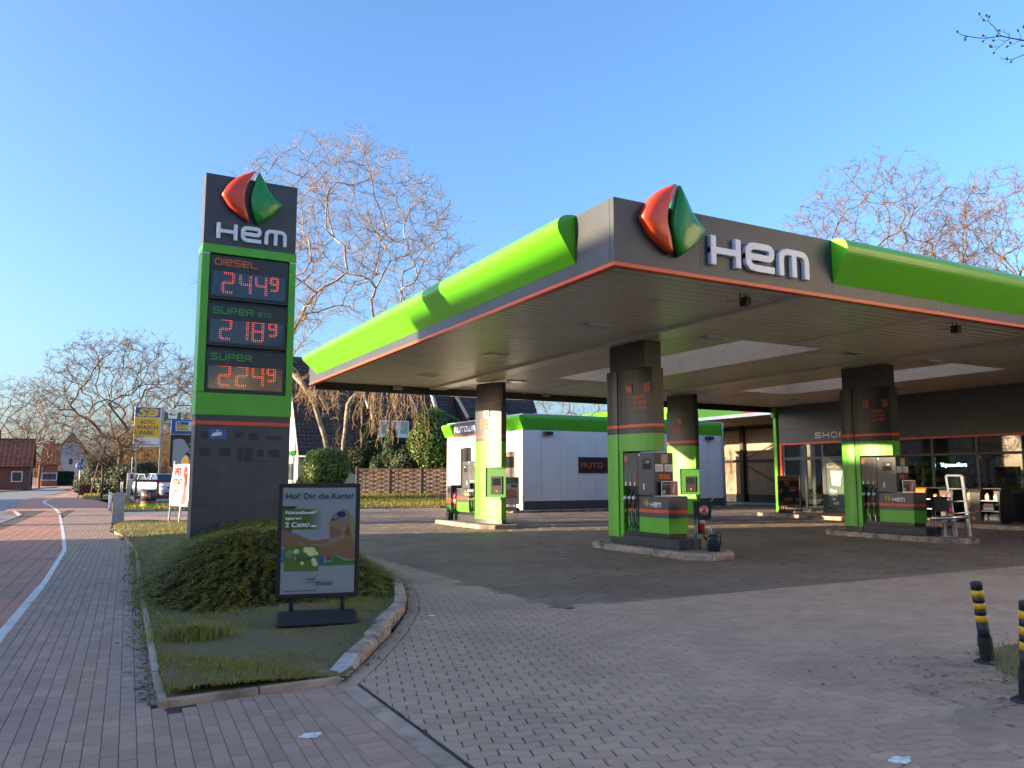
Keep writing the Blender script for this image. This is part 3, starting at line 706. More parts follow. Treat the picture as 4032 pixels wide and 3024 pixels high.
for x in (14.78,22.7): [part('cover_strip',MB().box(x-.05,ya,ZS-.05,x+.05,yb,ZS-.035),SOFFIT,cn) for ya,yb in ((CY0+.14,SKYY[0]-.06),(SKYY[1]+.06,CY1-.27))]
GLZ=mat('roof_light_sheet',(.62,.66,.70),.5,var=.1,vs=.9,trans=.75,dirt=((.22,.12,.06),3.2,.52,.72))
for a,b in SKY:
    y0,y1=SKYY; sk=part('roof_light',MB().box(a-.03,y0-.03,ZS-.03,b+.03,y0,5.64).box(a-.03,y1,ZS-.03,b+.03,y1+.03,5.64).box(a-.03,y0,ZS-.03,a,y1,5.64).box(b,y0,ZS-.03,b+.03,y1,5.64),CREAMM,cn)
    n=13; st=(y1-y0)/n
    for i in range(n):
        m=MB(); ya,yb=y0+i*st+.02,y0+(i+1)*st-.02; m.loft([[(a+.005,ya,5.55),(a+.005,yb,5.55)],[((a+b)/2,ya,5.72),((a+b)/2,yb,5.72)],[(b-.005,ya,5.55),(b-.005,yb,5.55)]],closed=False,caps=False); part('pane',m,GLZ,sk)
    m=MB()
    for i in range(n+1): m.beam((a,y0+i*st,5.56),((a+b)/2,y0+i*st,5.73),.05,.03); m.beam(((a+b)/2,y0+i*st,5.73),(b,y0+i*st,5.56),.05,.03)
    part('glazing_bar',m,mat('rusty_bar',(.22,.12,.07),.8,var=.4),sk)
for x,y in ((9.41,13.64),(12.57,13.58),(17.19,13.57),(20.4,13.6),(25.6,13.6),(9.43,22.93),(12.62,23.0),(17.2,22.95),(20.5,22.9),(25.5,23.0),(9.4,18.2),(25.6,18.3)):
    l=part('ceiling_light',MB().box(x-.3,y-.17,ZS-.07,x+.3,y+.17,ZS-.035),WHITEP,cn,bev=.008); part('lens',MB().box(x-.25,y-.13,ZS-.078,x+.25,y+.13,ZS-.071),mat('lens_grey',(.45,.45,.43),.25),l)
emblem(cn,(7.72,CY0-.01,5.52),(1,0,0),(0,0,1),1.13,.17)
hem3d(cn,(8.47,CY0-.004,4.93),(1,0,0),(0,0,1),.475,.075,2.185)
for i,(x,y) in enumerate(((9.97,10.04),(15.72,9.91))):
    t=thing('security_camera',('dark camera on a cable arm below the canopy edge by the letters','dark camera below the canopy edge under the green fascia')[i],'camera',(x,y,4.8),group='cameras hung under the canopy')
    part('housing',MB().box(x+.02,y-.07,4.60,x+.15,y+.09,4.75),BLACKP,t,bev=.01); part('cable',MB().tube([(x-.05,y,4.82),(x-.04,y,4.74),(x+.0,y,4.68),(x+.03,y,4.69)],.01,5),BLACKP,t); part('arm',MB().tube([(x+.05,y,4.7),(x-.25,y+.12,4.66)],.012,5).tube([(x+.1,y,4.75),(x+.1,y,4.82)],.02,6),GALV,t)
for i,px in enumerate(((1567,1520),(2150,1548),(2575,1580))):
    p=wy(px[0],px[1],CY1-.45); t=thing('floodlight','small grey floodlight on the rear canopy gutter, %s'%('above the wooden fence','above the white car wash wall','beside the fourth pump column')[i],'floodlight',tuple(p),group='floodlights along the rear gutter')
    part('lamp_body',MB().box(p.x-.16,p.y-.05,p.z-.13,p.x+.16,p.y+.1,p.z+.13),GALV,t,bev=.015); part('bracket',MB().box(p.x-.03,p.y+.1,p.z-.04,p.x+.03,CY1-.262,p.z+.04),GALV,t); part('lens',MB().box(p.x-.13,p.y-.056,p.z-.1,p.x+.13,p.y-.051,p.z+.1),mat('lens_glass',(.3,.3,.28),.15),t)
# ---------------- pump columns ----------------
def hull(xa,xb,y0,y1,bulge,n=7,sq=.25):
    """plan outline: long sides bowed outwards"""
    L=[];xm=(xa+xb)/2
    for i in range(n+1):
        s=i/n; L.append((xa-bulge*(1-(2*s-1)**2),y1+(y0-y1)*s))
    for i in range(n+1):
        s=i/n; L.append((xb+bulge*(1-(2*s-1)**2),y0+(y1-y0)*s))
    return L
def loop(mb,P,z0,z1,m=0): mb.prism([(x,y,z0) for x,y in P],(0,0,z1-z0),m)
WTX=mat('white_sticker',(.7,.71,.72),.5)
TAPE=mat('orange_print',(.62,.11,.03),.5); NUMBG=mat('number_plate',(.10,.085,.08),.5)
def coltext(t,num,x,y,z,extra=True):
    # printing on the face towards -X ; text runs towards -Y
    rx=(0,-1,0); m=MB().box(x-.004,y-.24,z,x-.001,y+.0,z+.2); np_=part('number_plate',m,NUMBG,t)
    m=MB(); tech(m,num,(x-.005,y-.06,z+.02),rx,(0,0,1),.16,t=.26,r=.1,depth=.001,asp=.95); part('number',m,TAPE,np_)
    m=MB()
    for k,s in enumerate(('DIESEL','SUPER','SUPER')):
        tech(m,s,(x-.0045,y+.06,z-.13-k*.115),rx,(0,0,1),.07,t=.2,depth=.001,width=.30)
    part('fuel_list',m,TAPE,t)
def column_front(dx,num,num2,label):
    t=thing('pump_column',label,'column',(11.38+dx,15.1,.13),group='columns carrying the canopy')
    xa,xb=11.12+dx,11.66+dx
    def near(k=0): n=6; return [(xa-k-.03*(1-(2*i/n-1)**2)+.20*(i/n)**1.5,15.295-1.045*i/n) for i in range(n+1)]+[(xb+k-.02,14.25),(xb+k,14.6),(xb+k,15.295)]
    back=hull(xa,xb,15.28,15.72,.03,5)
    def top(z0,z1,mt,nm,bev=.006):
        m=MB(); loop(m,[(x,y) for x,y in near()],z0,z1); part(nm,m,mt,t); m=MB(); loop(m,[(x-.012*(x<11.38+dx)+.012*(x>11.38+dx),y) for x,y in hull(xa,xb,15.31,15.72,.03,5)],z0,z1); part(nm,m,mt,t)
    m=MB(); loop(m,hull(xa+.04,xb-.04,14.3,15.66,.03),4.12,4.745); part('column_head',m,ANTHD,t)
    top(2.84,4.12,ANTHD,'black_cladding'); top(2.775,2.84,ORANGE,'orange_stripe')
    m=MB(); loop(m,near(),2.63,2.775); part('black_cladding',m,ANTHD,t)
    m=MB(); loop(m,hull(xa-.012,xb+.012,15.31,15.72,.03,5),2.63,2.775); part('black_cladding',m,ANTHD,t)
    m=MB(); loop(m,near(),2.23,2.63); part('green_cladding',m,GREENM,t)
    m=MB(); loop(m,hull(xa-.012,xb+.012,15.31,15.72,.03,5),.27,2.63); part('green_cladding',m,GREENM,t)
    m=MB(); loop(m,[(xa+.02,15.16),(xa+.02,15.308),(xb-.02,15.308),(xb-.02,15.16)],.27,2.23); part('green_return',m,GREENM,t)
    m=MB(); loop(m,hull(xa+.01,xb-.01,15.17,15.70,.02,5),.13,.27); part('foot',m,ANTHD,t)
    f=lambda q:Vector((xa-.03*(1-(2*q-1)**2)+.20*q**1.5,15.295-1.045*q,0))
    def lab(q0,q1): a=f(q0);b=f(q1); r=(b-a).normalized(); return a+r.cross(Vector((0,0,1)))*.012,r,(b-a).length
    for q0,q1,nm in ((.30,.50,num),(.80,.97,num2)):
        a,r,L=lab(q0,q1); n_=r.cross(Vector((0,0,1))); np_=part('number_plate',MB().prism([tuple(a+Vector((0,0,3.56))),tuple(a+r*L+Vector((0,0,3.56))),tuple(a+r*L+Vector((0,0,3.78))),tuple(a+Vector((0,0,3.78)))],tuple(n_*.004)),NUMBG,t); m=MB(); tech(m,nm,tuple(a+r*L*.5+n_*.0055+Vector((0,0,3.58))),tuple(r),(0,0,1),.18,t=.26,r=.1,depth=.001,asp=.95 if nm!='1' else .5,centre=True); part('number',m,TAPE,np_)
    a,r,L=lab(.50,.92); n_=r.cross(Vector((0,0,1))); m=MB()
    for k,s_ in enumerate(('DIESEL','SUPER','SUPER')): tech(m,s_,tuple(a+r*.03+n_*.004+Vector((0,0,3.42-k*.12))),tuple(r),(0,0,1),.075,t=.2,depth=.001,width=.36)
    part('fuel_list',m,TAPE,t)
    return t
column_front(0,'6','5','green and black column marked 6, nearest the pylon')
column_front(8.2,'2','1','green and black column marked 2, in front of the shop window')
def column_rear(dx,num,label):
    t=thing('pump_column',label,'column',(12.0+dx,23.6,.13),group='columns carrying the canopy')
    def H(k=0,y0=23.02,y1=24.24):
        L=[];n=10
        for i in range(n+1):
            s=i/n; y=y1+(23.04-y1)*s
            if y<y0: break
            x=11.71+.36*s-.085*(1-(2*s-1)**2); L.append((x+dx+k,y-k*(s>.8)+k*(s<.2)*-1))
        L+=[(12.27+dx-k,max(y0,23.06)+0*k),(12.30+dx-k,(y0+y1)/2),(12.27+dx-k,y1-k)]; return L
    def seg(z0,z1,mt,nm,k=0,**a): m=MB(); loop(m,H(k,**a),z0,z1); return part(nm,m,mt,t)
    seg(4.1,4.745,ANTHD,'column_head',.025); seg(2.99,4.1,ANTH,'black_cladding'); seg(2.915,2.99,ORANGE,'orange_stripe',-.003); seg(2.80,2.915,ANTH,'black_cladding')
    seg(1.95,2.80,GREENM,'green_cladding'); seg(.27,.98,GREENM,'green_cladding'); seg(.13,.27,ANTH,'foot',.015)
    yc=23.62; seg(.9805,1.9495,GREENM,'green_cladding',y0=yc)
    A_=Vector((11.845+dx,yc-.01,0)); B_=Vector((12.262+dx,23.09,0)); dd=(B_-A_).normalized(); nn=Vector((dd.y,-dd.x,0)); Lh=(B_-A_).length
    tm=part('terminal_recess',MB().prism([(A_.x,A_.y,.985),(B_.x,B_.y,.985),(12.268+dx,yc-.02,.985),(A_.x+.02,yc-.012,.985)],(0,0,.96)),mat('recess_shade_green',(.02,.15,.012),.5) if not dx else bpy.data.materials['recess_shade_green'],t)  # darker green stands in for the shade on the recess face
    m=MB(); m.prism([(A_.x,A_.y-.002,.985),(12.02+dx,23.06,.90),(12.05+dx,23.04,.985)],(.03,.0,0)); m.prism([(A_.x-.004,A_.y,.982),(12.06+dx,23.035,.86),(12.262+dx,23.06,.982)],(.0,.02,.0)); part('shelf',m,GREENM,t)
    def tq(u0,u1,z0,z1,d0,d1): return MB().prism([tuple(A_+dd*u0+nn*d0+Vector((0,0,z0))),tuple(A_+dd*u1+nn*d0+Vector((0,0,z0))),tuple(A_+dd*u1+nn*d0+Vector((0,0,z1))),tuple(A_+dd*u0+nn*d0+Vector((0,0,z1)))],tuple(nn*(d1-d0)))
    part('terminal',tq(.14,.56,1.08,1.66,.001,.03),BLACKP,tm,bev=.008); part('screen',tq(.20,.50,1.36,1.60,.031,.034),SCR,tm)
    c_=A_+dd*.36+nn*.031; part('card_reader',MB().lathe([(.0,0),(.035,0),(.03,.006)],12,(c_.x,c_.y,1.18),axis=tuple(nn)),TAPE,tm)
    # printing on the broad face
    f=lambda s:Vector((11.71+dx+.36*s-.085*(1-(2*s-1)**2),24.24-1.2*s,0)); p0=f(.45); rx=(f(.62)-f(.28)).normalized(); nn=rx.cross(Vector((0,0,1))); p0=p0+nn*.012
    a=p0-rx*.02; b_=a+rx*.26
    np_=part('number_plate',MB().prism([tuple(a+Vector((0,0,3.62))),tuple(b_+Vector((0,0,3.62))),tuple(b_+Vector((0,0,3.84))),tuple(a+Vector((0,0,3.84)))],tuple(nn*.003)),mat('pale_plate',(.5,.42,.36),.5) if num=='8' else NUMBG,t)
    m=MB(); tech(m,num,tuple(a+rx*.05+nn*.004+Vector((0,0,3.645))),tuple(rx),(0,0,1),.16,t=.26,r=.1,depth=.001,asp=.95); part('number',m,TAPE,np_)
    m=MB()
    for k,s in enumerate(('DIESEL','SUPER','SUPER')): tech(m,s,tuple(p0-rx*.2+nn*.003+Vector((0,0,3.47-k*.13))),tuple(rx),(0,0,1),.085,t=.2,depth=.001,width=.36)
    part('fuel_list',m,TAPE,t)
    return t
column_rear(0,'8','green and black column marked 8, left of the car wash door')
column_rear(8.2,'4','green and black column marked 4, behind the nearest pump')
# ---------------- islands ----------------
def island(x0,x1,y0,y1,label):
    t=thing('pump_island',label,'island',((x0+x1)/2,(y0+y1)/2,0),group='kerbed pump islands')
    c=.38; P=[(x0+c,y0),(x1-c,y0),(x1,y0+c),(x1,y1-c),(x1-c,y1),(x0+c,y1),(x0,y1-c),(x0,y0+c)]
    m=MB(); loop(m,[( (x0+x1)/2+(x-(x0+x1)/2)*.72,(y0+y1)/2+(y-(y0+y1)/2)*.9) for x,y in P],-.05,.122); part('core',m,mat('island_concrete',(.17,.16,.145),.85,var=.25,vs=5,bump=.6,bs=60),t)
    pts=[Vector(p) for p in P]; n=8
    def stone(a,b):
        d=(b-a).normalized(); nn=Vector((d.y,-d.x)); cc=Vector(((x0+x1)/2,(y0+y1)/2))
        if (cc-(a+b)/2).dot(nn)>0: nn=-nn
        def pr(p): q=p+(cc-p)*(.2/ max(.2,(cc-p).length)); q2=p+(cc-p)*(.035/max(.2,(cc-p).length)); return [(p.x,p.y,-.03),(p.x,p.y,.095),(q2.x,q2.y,.13),(q.x,q.y,.13),(q.x,q.y,-.03)]
        m=MB(); m.loft([pr(a),pr(b)]); part('kerb_stone',m,KERB,t,bev=.01)
    for i in range(8):
        a,b=pts[i],pts[(i+1)%8]; L=(b-a).length; k=max(1,round(L/1.0)); d=(b-a)/k
        for j in range(k): stone(a+d*j+d.normalized()*.006,a+d*(j+1)-d.normalized()*.006)
    return t
island(10.72,12.06,12.2,16.25,'nearest kerbed island, with the bucket and watering can at its end'); island(18.95,20.3,12.25,16.45,'kerbed island with the steel guard, before the shop window')
island(11.25,12.75,22.6,26.9,'sunlit kerbed island before the car wash side wall'); island(19.45,20.9,22.6,26.9,'kerbed island hidden behind the nearest pump')
# ---------------- fuel pumps ----------------
PUMPG=mat('pump_grey',(.055,.06,.068),.4,var=.06); PUMPD=mat('pump_dark',(.022,.024,.03),.45); NOZ=mat('nozzle_cap',(.55,.6,.6),.3)
PLINTH=mat('plinth_blue',(.02,.025,.035),.55,var=.3,vs=6)
def pump(x,yc,s,num,label,num2):
    """x: face towards -X; yc: end of the plinth away from the column; s=+1 column lies towards +Y"""
    t=thing('fuel_pump',label,'fuel pump',(x+.27,yc+s*.95,.13),group='fuel pumps')
    Y=lambda v:yc+s*v
    B=lambda nm,x0,v0,z0,x1,v1,z1,mt,bev=.006,par=t: part(nm,MB().box(x+x0,Y(v0),z0,x+x1,Y(v1),z1),mt,par,bev=bev)
    rx=(0,-1,0)
    B('plinth',-.02,0,.13,.6,1.95,.335,PLINTH); B('gap_base',.03,.36,.335,.5,1.92,.43,BLACKP)
    B('green_cladding',0,.33,.43,.53,1.36,.76,GREENM); B('grey_band',0,.33,.76,.53,1.36,.862,PUMPG); B('orange_stripe',-.002,.33,.862,.532,1.36,.935,ORANGE); c=B('cabinet',0,.33,.935,.53,1.36,1.215,PUMPG)
    for v in (.42,1.30): part('lock',MB().lathe([(.0,0),(.016,0),(.014,.004)],8,(x,Y(v),1.17),axis=(-1,0,0)),BLACKP,c)
    B('worktop',-.008,.325,1.217,.538,.80,1.232,SILVER)
    B('tower',0,.80,1.233,.53,1.372,2.175,PUMPG); 
    for z in (1.28,1.73): B('panel_seam',-.001,.81,z,.004,1.365,z+.008,BLACKP,0)
    B('nozzle_head',.0,1.38,1.43,.53,1.90,2.185,PUMPG); B('nozzle_bay',.12,1.38,.935,.53,1.90,1.43,BLACKP); B('bay_post',.0,1.378,.43,.12,1.40,1.43,PUMPD,0)
    B('green_cladding',.1,1.38,.43,.53,1.90,.76,GREENM); B('grey_band',.1,1.38,.76,.53,1.90,.862,PUMPG); B('orange_stripe',.098,1.38,.862,.53,1.90,.935,ORANGE)
    d=B('payment_window',-.006,.90,1.80,.0,1.21,2.05,BLACKP,.004); B('display',-.009,.96,1.95,-.0065,1.06,2.0,mat('lcd_grey',(.3,.36,.38),.3),0,d); B('screen',-.0085,.93,1.82,-.0062,1.18,1.93,SCR,0,d)
    B('sticker',-.003,1.30,2.11,0,1.345,2.16,WTX,0); B('sticker',-.003,1.15,1.36,0,1.19,1.50,WTX,0)
    # the side towards the forecourt end (dark, with notices) : face at v=.80
    f=Y(.80)-s*.001; e=PUMPD
    part('end_panel',MB().box(x+.005,Y(.80),1.24,x+.525,Y(.792),2.17),PUMPD,t)
    ny=Y(.790); rr_=(1,0,0) if s>0 else (-1,0,0)
    if s>0:
        m=MB().box(x+.20,ny,1.94,x+.38,ny+.003,2.14); part('paper_notice',m,mat('cream_paper',(.45,.38,.24),.7,var=.2,vs=30),t)
        for k in (.03,.29):
            q=part('notice',MB().box(x+k,ny,1.76,x+k+.22,ny+.003,1.92),WTX,t); mm=MB()
            for r_ in range(5): mm.box(x+k+.02,ny-.0015,1.78+r_*.022,x+k+.09+.02*(r_%2),ny-.0005,1.788+r_*.022); mm.box(x+k+.115,ny-.0015,1.78+r_*.022,x+k+.19-.02*(r_%2),ny-.0005,1.788+r_*.022)
            part('print',mm,mat('print_grey',(.2,.2,.22),.6),q)
        m=MB(); tech(m,num+'|'+num2,(x+.13,ny-.001,1.60),(1,0,0),(0,0,1),.10,t=.24,r=.1,asp=1.05,gap=.12,depth=.002,width=.30); part('number',m,TAPE,t)
        for k in range(6): part('vent',MB().box(x+.15,ny-.002,1.36+k*.025,x+.38,ny+.001,1.368+k*.025),BLACKP,t)
    # lettering on the long face
    o=Y(1.0) if s>0 else Y(1.12)
    m=MB(); petal(m,PRED,(x-.001,o+.08,1.075),rx,(0,0,1),.19,.006); part('red_petal',m,ORL,t); m=MB(); petal(m,PGRN,(x-.001,o+.08,1.075),rx,(0,0,1),.19,.006); part('green_petal',m,mat('petal_green',(.2,.42,.04),.4),t)
    m=MB(); tech(m,'HEm',(x-.001,o-.06,.985),rx,(0,0,1),.105,t=.2,depth=.002,asp=1.25,width=.36); part('lettering',m,WHITEL,t)
    m=MB(); tech(m,num,(x-.001,Y(1.88) if s>0 else Y(1.72),2.0),rx,(0,0,1),.11,t=.26,r=.1,depth=.002); part('number',m,TAPE,t)
    for i in range(3):
        v=1.46+i*.165; kk=2-i if s>0 else i
        fuel,mt=(('DIESEL',TAPE),('SUPER',GRL),('SUPER',GRL))[i]
        m=MB(); tech(m,fuel,(x-.001,Y(v)+.03,1.47),(0,0,1),(0,1,0),.045,t=.24,depth=.001,width=.28); part('fuel_name',m,mt,t)
        B('price_label',-.003,v+.025,1.44,0,v+.065,1.53,WTX,0); part('button',MB().lathe([(.0,0),(.012,0),(.01,.004)],8,(x,Y(v),1.80),axis=(-1,0,0)),GALV,t)
        yv=Y(v)
        n=part('nozzle',MB().tube([(x+.10,yv,1.36),(x+.02,yv,1.25),(x-.04,yv,1.19)],[.016,.02,.028],7).tube([(x-.03,yv,1.17),(x-.05,yv,1.02),(x-.05,yv,.93)],[.034,.024,.018],8),BLACKP,t)
        part('spout_cap',MB().lathe([(.0,-.03),(.05,-.03),(.055,.01),(.03,.035)],10,(x-.06,yv,1.17),axis=(-.7,0,.5)),NOZ,n)
        part('hose_sleeve',MB().tube([(x-.05,yv,.92),(x-.05,yv,.84)],.022,8),mat('sleeve_%d'%i,((.35,.35,.36),(.2,.45,.04),(.2,.45,.04))[i],.5),n)
        sg=-s; part('hose',MB().tube([(x-.05,yv,.85),(x-.055,yv,.68),(x-.03,yv+sg*.03,.55),(x+.01,yv+sg*.09,.49),(x+.05,yv+sg*.12,.47)],.014,7),RUBBER,n)
        part('guide_rail',MB().box(x+.02,yv+sg*.1,.43,x+.06,yv+sg*.12,.93),SILVER,t); part('guide_slot',MB().box(x+.015,yv+sg*.07,.43,x+.06,yv+sg*.098,.90),BLACKP,t)
    return t
pump(11.12,13.2,1,'6','grey and green fuel pump marked 6 and 5, nearest the camera','5')
pump(19.37,13.28,1,'2','grey and green fuel pump marked 2 and 1, before the shop window','1')
pump(11.9,26.45,-1,'8','sunlit fuel pump left of its column, beside the waste bin','7')
pump(20.1,26.45,-1,'4','fuel pump mostly hidden behind the nearest pump','3')
# ---------------- shop ----------------
SHX=27.9
sh=thing('shop_building','dark shop building with wide glass front under the canopy edge','shop',(31,17,0))
DFR=mat('window_frame_dark',(.03,.034,.04),.45,var=.1); GLS=glass('shop_glass',(.72,.76,.76),.2); GLD=glass('door_glass',(.6,.66,.66),.25)
ys=[26.1,20.6,15.1,9.6,5]
for a,b in zip(ys,ys[1:]):
    part('facade_panel',MB().box(SHX,b+.004,3.13,SHX+.12,a-.004,3.745),ANTH,sh); part('facade_panel',MB().box(SHX,b+.004,3.755,SHX+.12,a-.004,5.2),ANTH,sh)
part('orange_trim',MB().box(SHX-.03,5,3.055,SHX+.1,26.05,3.127),ORANGE,sh); part('orange_post',MB().box(SHX-.04,25.93,.14,SHX+.1,26.06,3.053),ORANGE,sh)
gpst=MB().box(SHX-.1,26.16,.05,SHX+.12,26.34,4.3); part('green_post',gpst,GREEN,sh,bev=.02)
part('green_cap',MB().box(SHX-.2,26.13,4.302,SHX+.12,26.37,5.0),GREEN,sh,bev=.05)
part('side_wall',MB().box(SHX+.12,26.0,0,38,26.12,5.2),ANTH,sh); part('back_wall',MB().box(37.9,5,0,38,26,5.2),mat('inner_wall',(.12,.12,.13),.8),sh); part('flat_roof',MB().box(SHX+.121,5,5.0,37.9,25.99,5.1),ANTHD,sh)
part('shop_floor',MB().box(SHX-.05,5,.04,37.9,25.99,.145),mat('shop_tiles',(.16,.15,.14),.4),sh); part('shop_ceiling',MB().box(SHX+.1,5,3.06,37.9,25.99,3.1),mat('ceiling_board',(.2,.2,.2),.8),sh)
part('parapet_low',MB().box(SHX+.0,5,.146,SHX+.1,20.55,1.08),ANTHD,sh); part('pier',MB().box(SHX-.01,20.56,.146,SHX+.1,21.18,3.05),ANTHD,sh)
m=MB()
mull=[25.85,24.66,23.72,21.25]
for y in mull: part('mullion',MB().box(SHX-.005,y-.055,.15,SHX+.08,y+.055,3.05),DFR,sh,bev=.006)
for y in (18.72,17.03,15.3,13.5,11.6): part('mullion',MB().box(SHX-.005,y-.06,1.081,SHX+.08,y+.06,3.05),DFR,sh,bev=.006)
part('transom',MB().box(SHX-.003,21.31,2.38,SHX+.07,25.79,2.50),DFR,sh,bev=.006); part('transom',MB().box(SHX-.003,11.66,2.42,SHX+.07,20.5,2.50),DFR,sh,bev=.006)
part('bottom_rail',MB().box(SHX-.003,23.78,.15,SHX+.07,25.79,.28),DFR,sh); part('window_sill',MB().box(SHX-.03,5,1.081,SHX+.1,20.5,1.12),DFR,sh)
def pane(y0,y1,z0,z1,g=GLS,x=SHX+.03): part('pane',MB().box(x,y0,z0,x+.008,y1,z1),g,sh)
for a,b in ((24.72,25.79),(23.78,24.6),(21.31,23.66)):
    pane(a,b,2.51,3.04)
    if a>23: pane(a,b,.285,2.37)
for a,b in ((18.79,20.5),(17.1,18.65),(15.37,16.96),(13.57,15.23),(11.67,13.43)): pane(a,b,1.125,2.41); pane(a,b,2.51,3.04)
for k,(a,b) in enumerate(((22.52,23.66),(21.31,22.46))):
    d=part('sliding_door',MB().box(SHX+.005,a,.16,SHX+.05,a+.07,2.37).box(SHX+.005,b-.07,.16,SHX+.05,b,2.37).box(SHX+.005,a+.07,.16,SHX+.05,b-.07,.30).box(SHX+.005,a+.07,2.29,SHX+.05,b-.07,2.37),DFR,sh)
    part('pane',MB().box(SHX+.02,a+.071,.301,SHX+.028,b-.071,2.289),GLD,d)
    if k<2:
        po=part('door_poster',MB().box(SHX+.012,a+.1,.34,SHX+.018,b-.1,2.25),mat('poster_green',(.012,.05,.045),.5),d)
        mm=MB(); text(mm,'Soul Coffee',(SHX+.010,b-.12,2.02),(0,-1,0),(0,0,1),.13,width=.9); part('headline',mm,mat('poster_pink',(.5,.22,.16),.5),po)
        mm=MB()
        for r,(s,dx) in enumerate((('Den',.06),('nehm',.0),('ich',.12),('mit!',.18))): text(mm,s,(SHX+.010,b-.2-dx,1.0-r*.17),(0,-1,0),(0,0,1),.13,bold=.01)
        part('slogan',mm,WTX,po)
        mm=MB(); mm.prism([(SHX+.011,b-.35,1.3),(SHX+.011,b-.75,1.25),(SHX+.011,b-.85,1.75),(SHX+.011,b-.3,1.8)],(-.001,0,0)); mm.prism([(SHX+.011,b-.3,1.82),(SHX+.011,b-.9,1.77),(SHX+.011,b-.88,1.86),(SHX+.011,b-.32,1.9)],(-.001,0,0)); part('cup_picture',mm,mat('paper_cup',(.42,.34,.29),.6),po)
part('door_sensor',MB().box(SHX-.04,22.4,2.40,SHX-.006,22.75,2.47),BLACKP,sh,bev=.01)
m=MB()
for i,ch in enumerate('SHOP'):
    mm=MB(); tech(mm,ch,(SHX-.002,24.06-i*.42,3.285),(0,-1,0),(0,0,1),.25,t=.21,depth=.03,asp=1.35); part('letter',mm,mat('shop_letter',(.6,.59,.56),.4),sh)
# inside: cream panels standing in for a window reflection, counter, shelving, hanging letters
part('reflection_panel',MB().box(SHX+.25,24.75,.6,SHX+.27,25.4,3.0),mat('reflection_cream',(.62,.58,.5),.7,trans=.3),sh); part('reflection_panel',MB().box(SHX+.25,24.35,.35,SHX+.27,24.55,3.0),mat('reflection_cream2',(.62,.58,.5),.7),sh)
m=MB(); tech(m,'WILLKOMMEN',(SHX+.4,18.5,2.62),(0,-1,0),(0,0,1),.24,t=.2,depth=.01,width=2.3); tech(m,'ZUHAUSE',(SHX+.4,15.95,2.62),(0,-1,0),(0,0,1),.24,t=.2,depth=.01,width=1.6); part('greeting',m,BLACKP,sh)
part('greeting_band',MB().box(SHX+.45,13,2.5,SHX+.46,20.4,3.0),mat('band_grey',(.17,.16,.14),.7),sh)
m=MB(); text(m,'Vapes&More',(SHX+.5,18.75,2.02),(0,-1,0),(0,0,1),.14,width=1.0,shear=.15,bold=.012); nb=part('neon_board',MB().box(SHX+.51,17.7,1.93,SHX+.53,18.85,2.22),BLACKP,sh); part('neon_script',m,mat('neon_blue',(.2,.3,.5),.4,emit=(.45,.6,1),es=5),nb)
part('counter',MB().box(30.5,12,.15,31.2,16.5,1.15),ANTHD,sh)
GOODS=[mat('goods_%d'%i,c,.5,var=.1,vs=20) for i,c in enumerate(((.5,.06,.04),(.5,.32,.05),(.55,.53,.5),(.06,.16,.36),(.08,.28,.10),(.35,.12,.18),(.12,.07,.05)))]
rg=random.Random(11)
WARM=mat('shelf_light',(.6,.5,.4),.5,emit=(1,.82,.6),es=2.2)
for (x,y0,y1,lit) in ((33.2,11.6,16.6,1),(31.2,16.9,18.6,0),(31.6,19.0,20.4,0),(33.6,21.6,25.2,0)):
    u=part('shelf_unit',MB().box(x+.3,y0,.15,x+.34,y1,2.5),ANTHD,sh); g_=MB()
    sb=MB()
    for k in range(6):
        z=.35+k*.36; sb.box(x,y0,z-.025,x+.3,y1,z); yy=y0+.03
        while yy<y1-.1:
            w_=rg.uniform(.06,.16); h=rg.uniform(.12,.28)
            if rg.random()<.9: g_.box(x+.03,yy,z,x+.2,yy+w_*.9,z+h,rg.randrange(7))
            yy+=w_
    part('shelf',sb,ANTHD,u,kind='stuff'); part('goods',g_,GOODS,u,kind='stuff')
    if lit: part('light_strip',MB().box(x-.02,y0,2.42,x+.02,y1,2.46),WARM,u)
for (y,z,h,mt) in ((18.0,2.1,.3,GREENM),(15.5,2.1,.34,GREENM)): part('hanging_card',MB().box(SHX+.3,y,z,SHX+.31,y+.28,z+h),mt,sh)
for y in (17.6,16.2,15.6,14.2): part('spot_lamp',MB().lathe([(0,0),(.05,0),(.04,.03)],10,(30.2,y,3.02)),mat('spot_lit',(.6,.5,.4),.5,emit=(1,.85,.6),es=3) if y==17.6 else bpy.data.materials['spot_lit'],sh)
# pavement step before the shop
stp=struct('shop_step',MB().box(25.55,5,-.05,SHX-.05,25.25,.115),mat('step_base',(.2,.19,.17),.85,var=.2))
part('paving',MB().box(25.70,5,.116,SHX-.05,25.25,.128),mat('red_step_brick',(.22,.10,.075),.8,isl=.1,var=.2,vs=9,bump=.6,bs=40),stp)
for k in range(20): part('kerb_stone',MB().box(25.5,5.0+k*1.012,-.05,25.695,5.0+k*1.012+1.0,.134),KERB,stp,bev=.012)
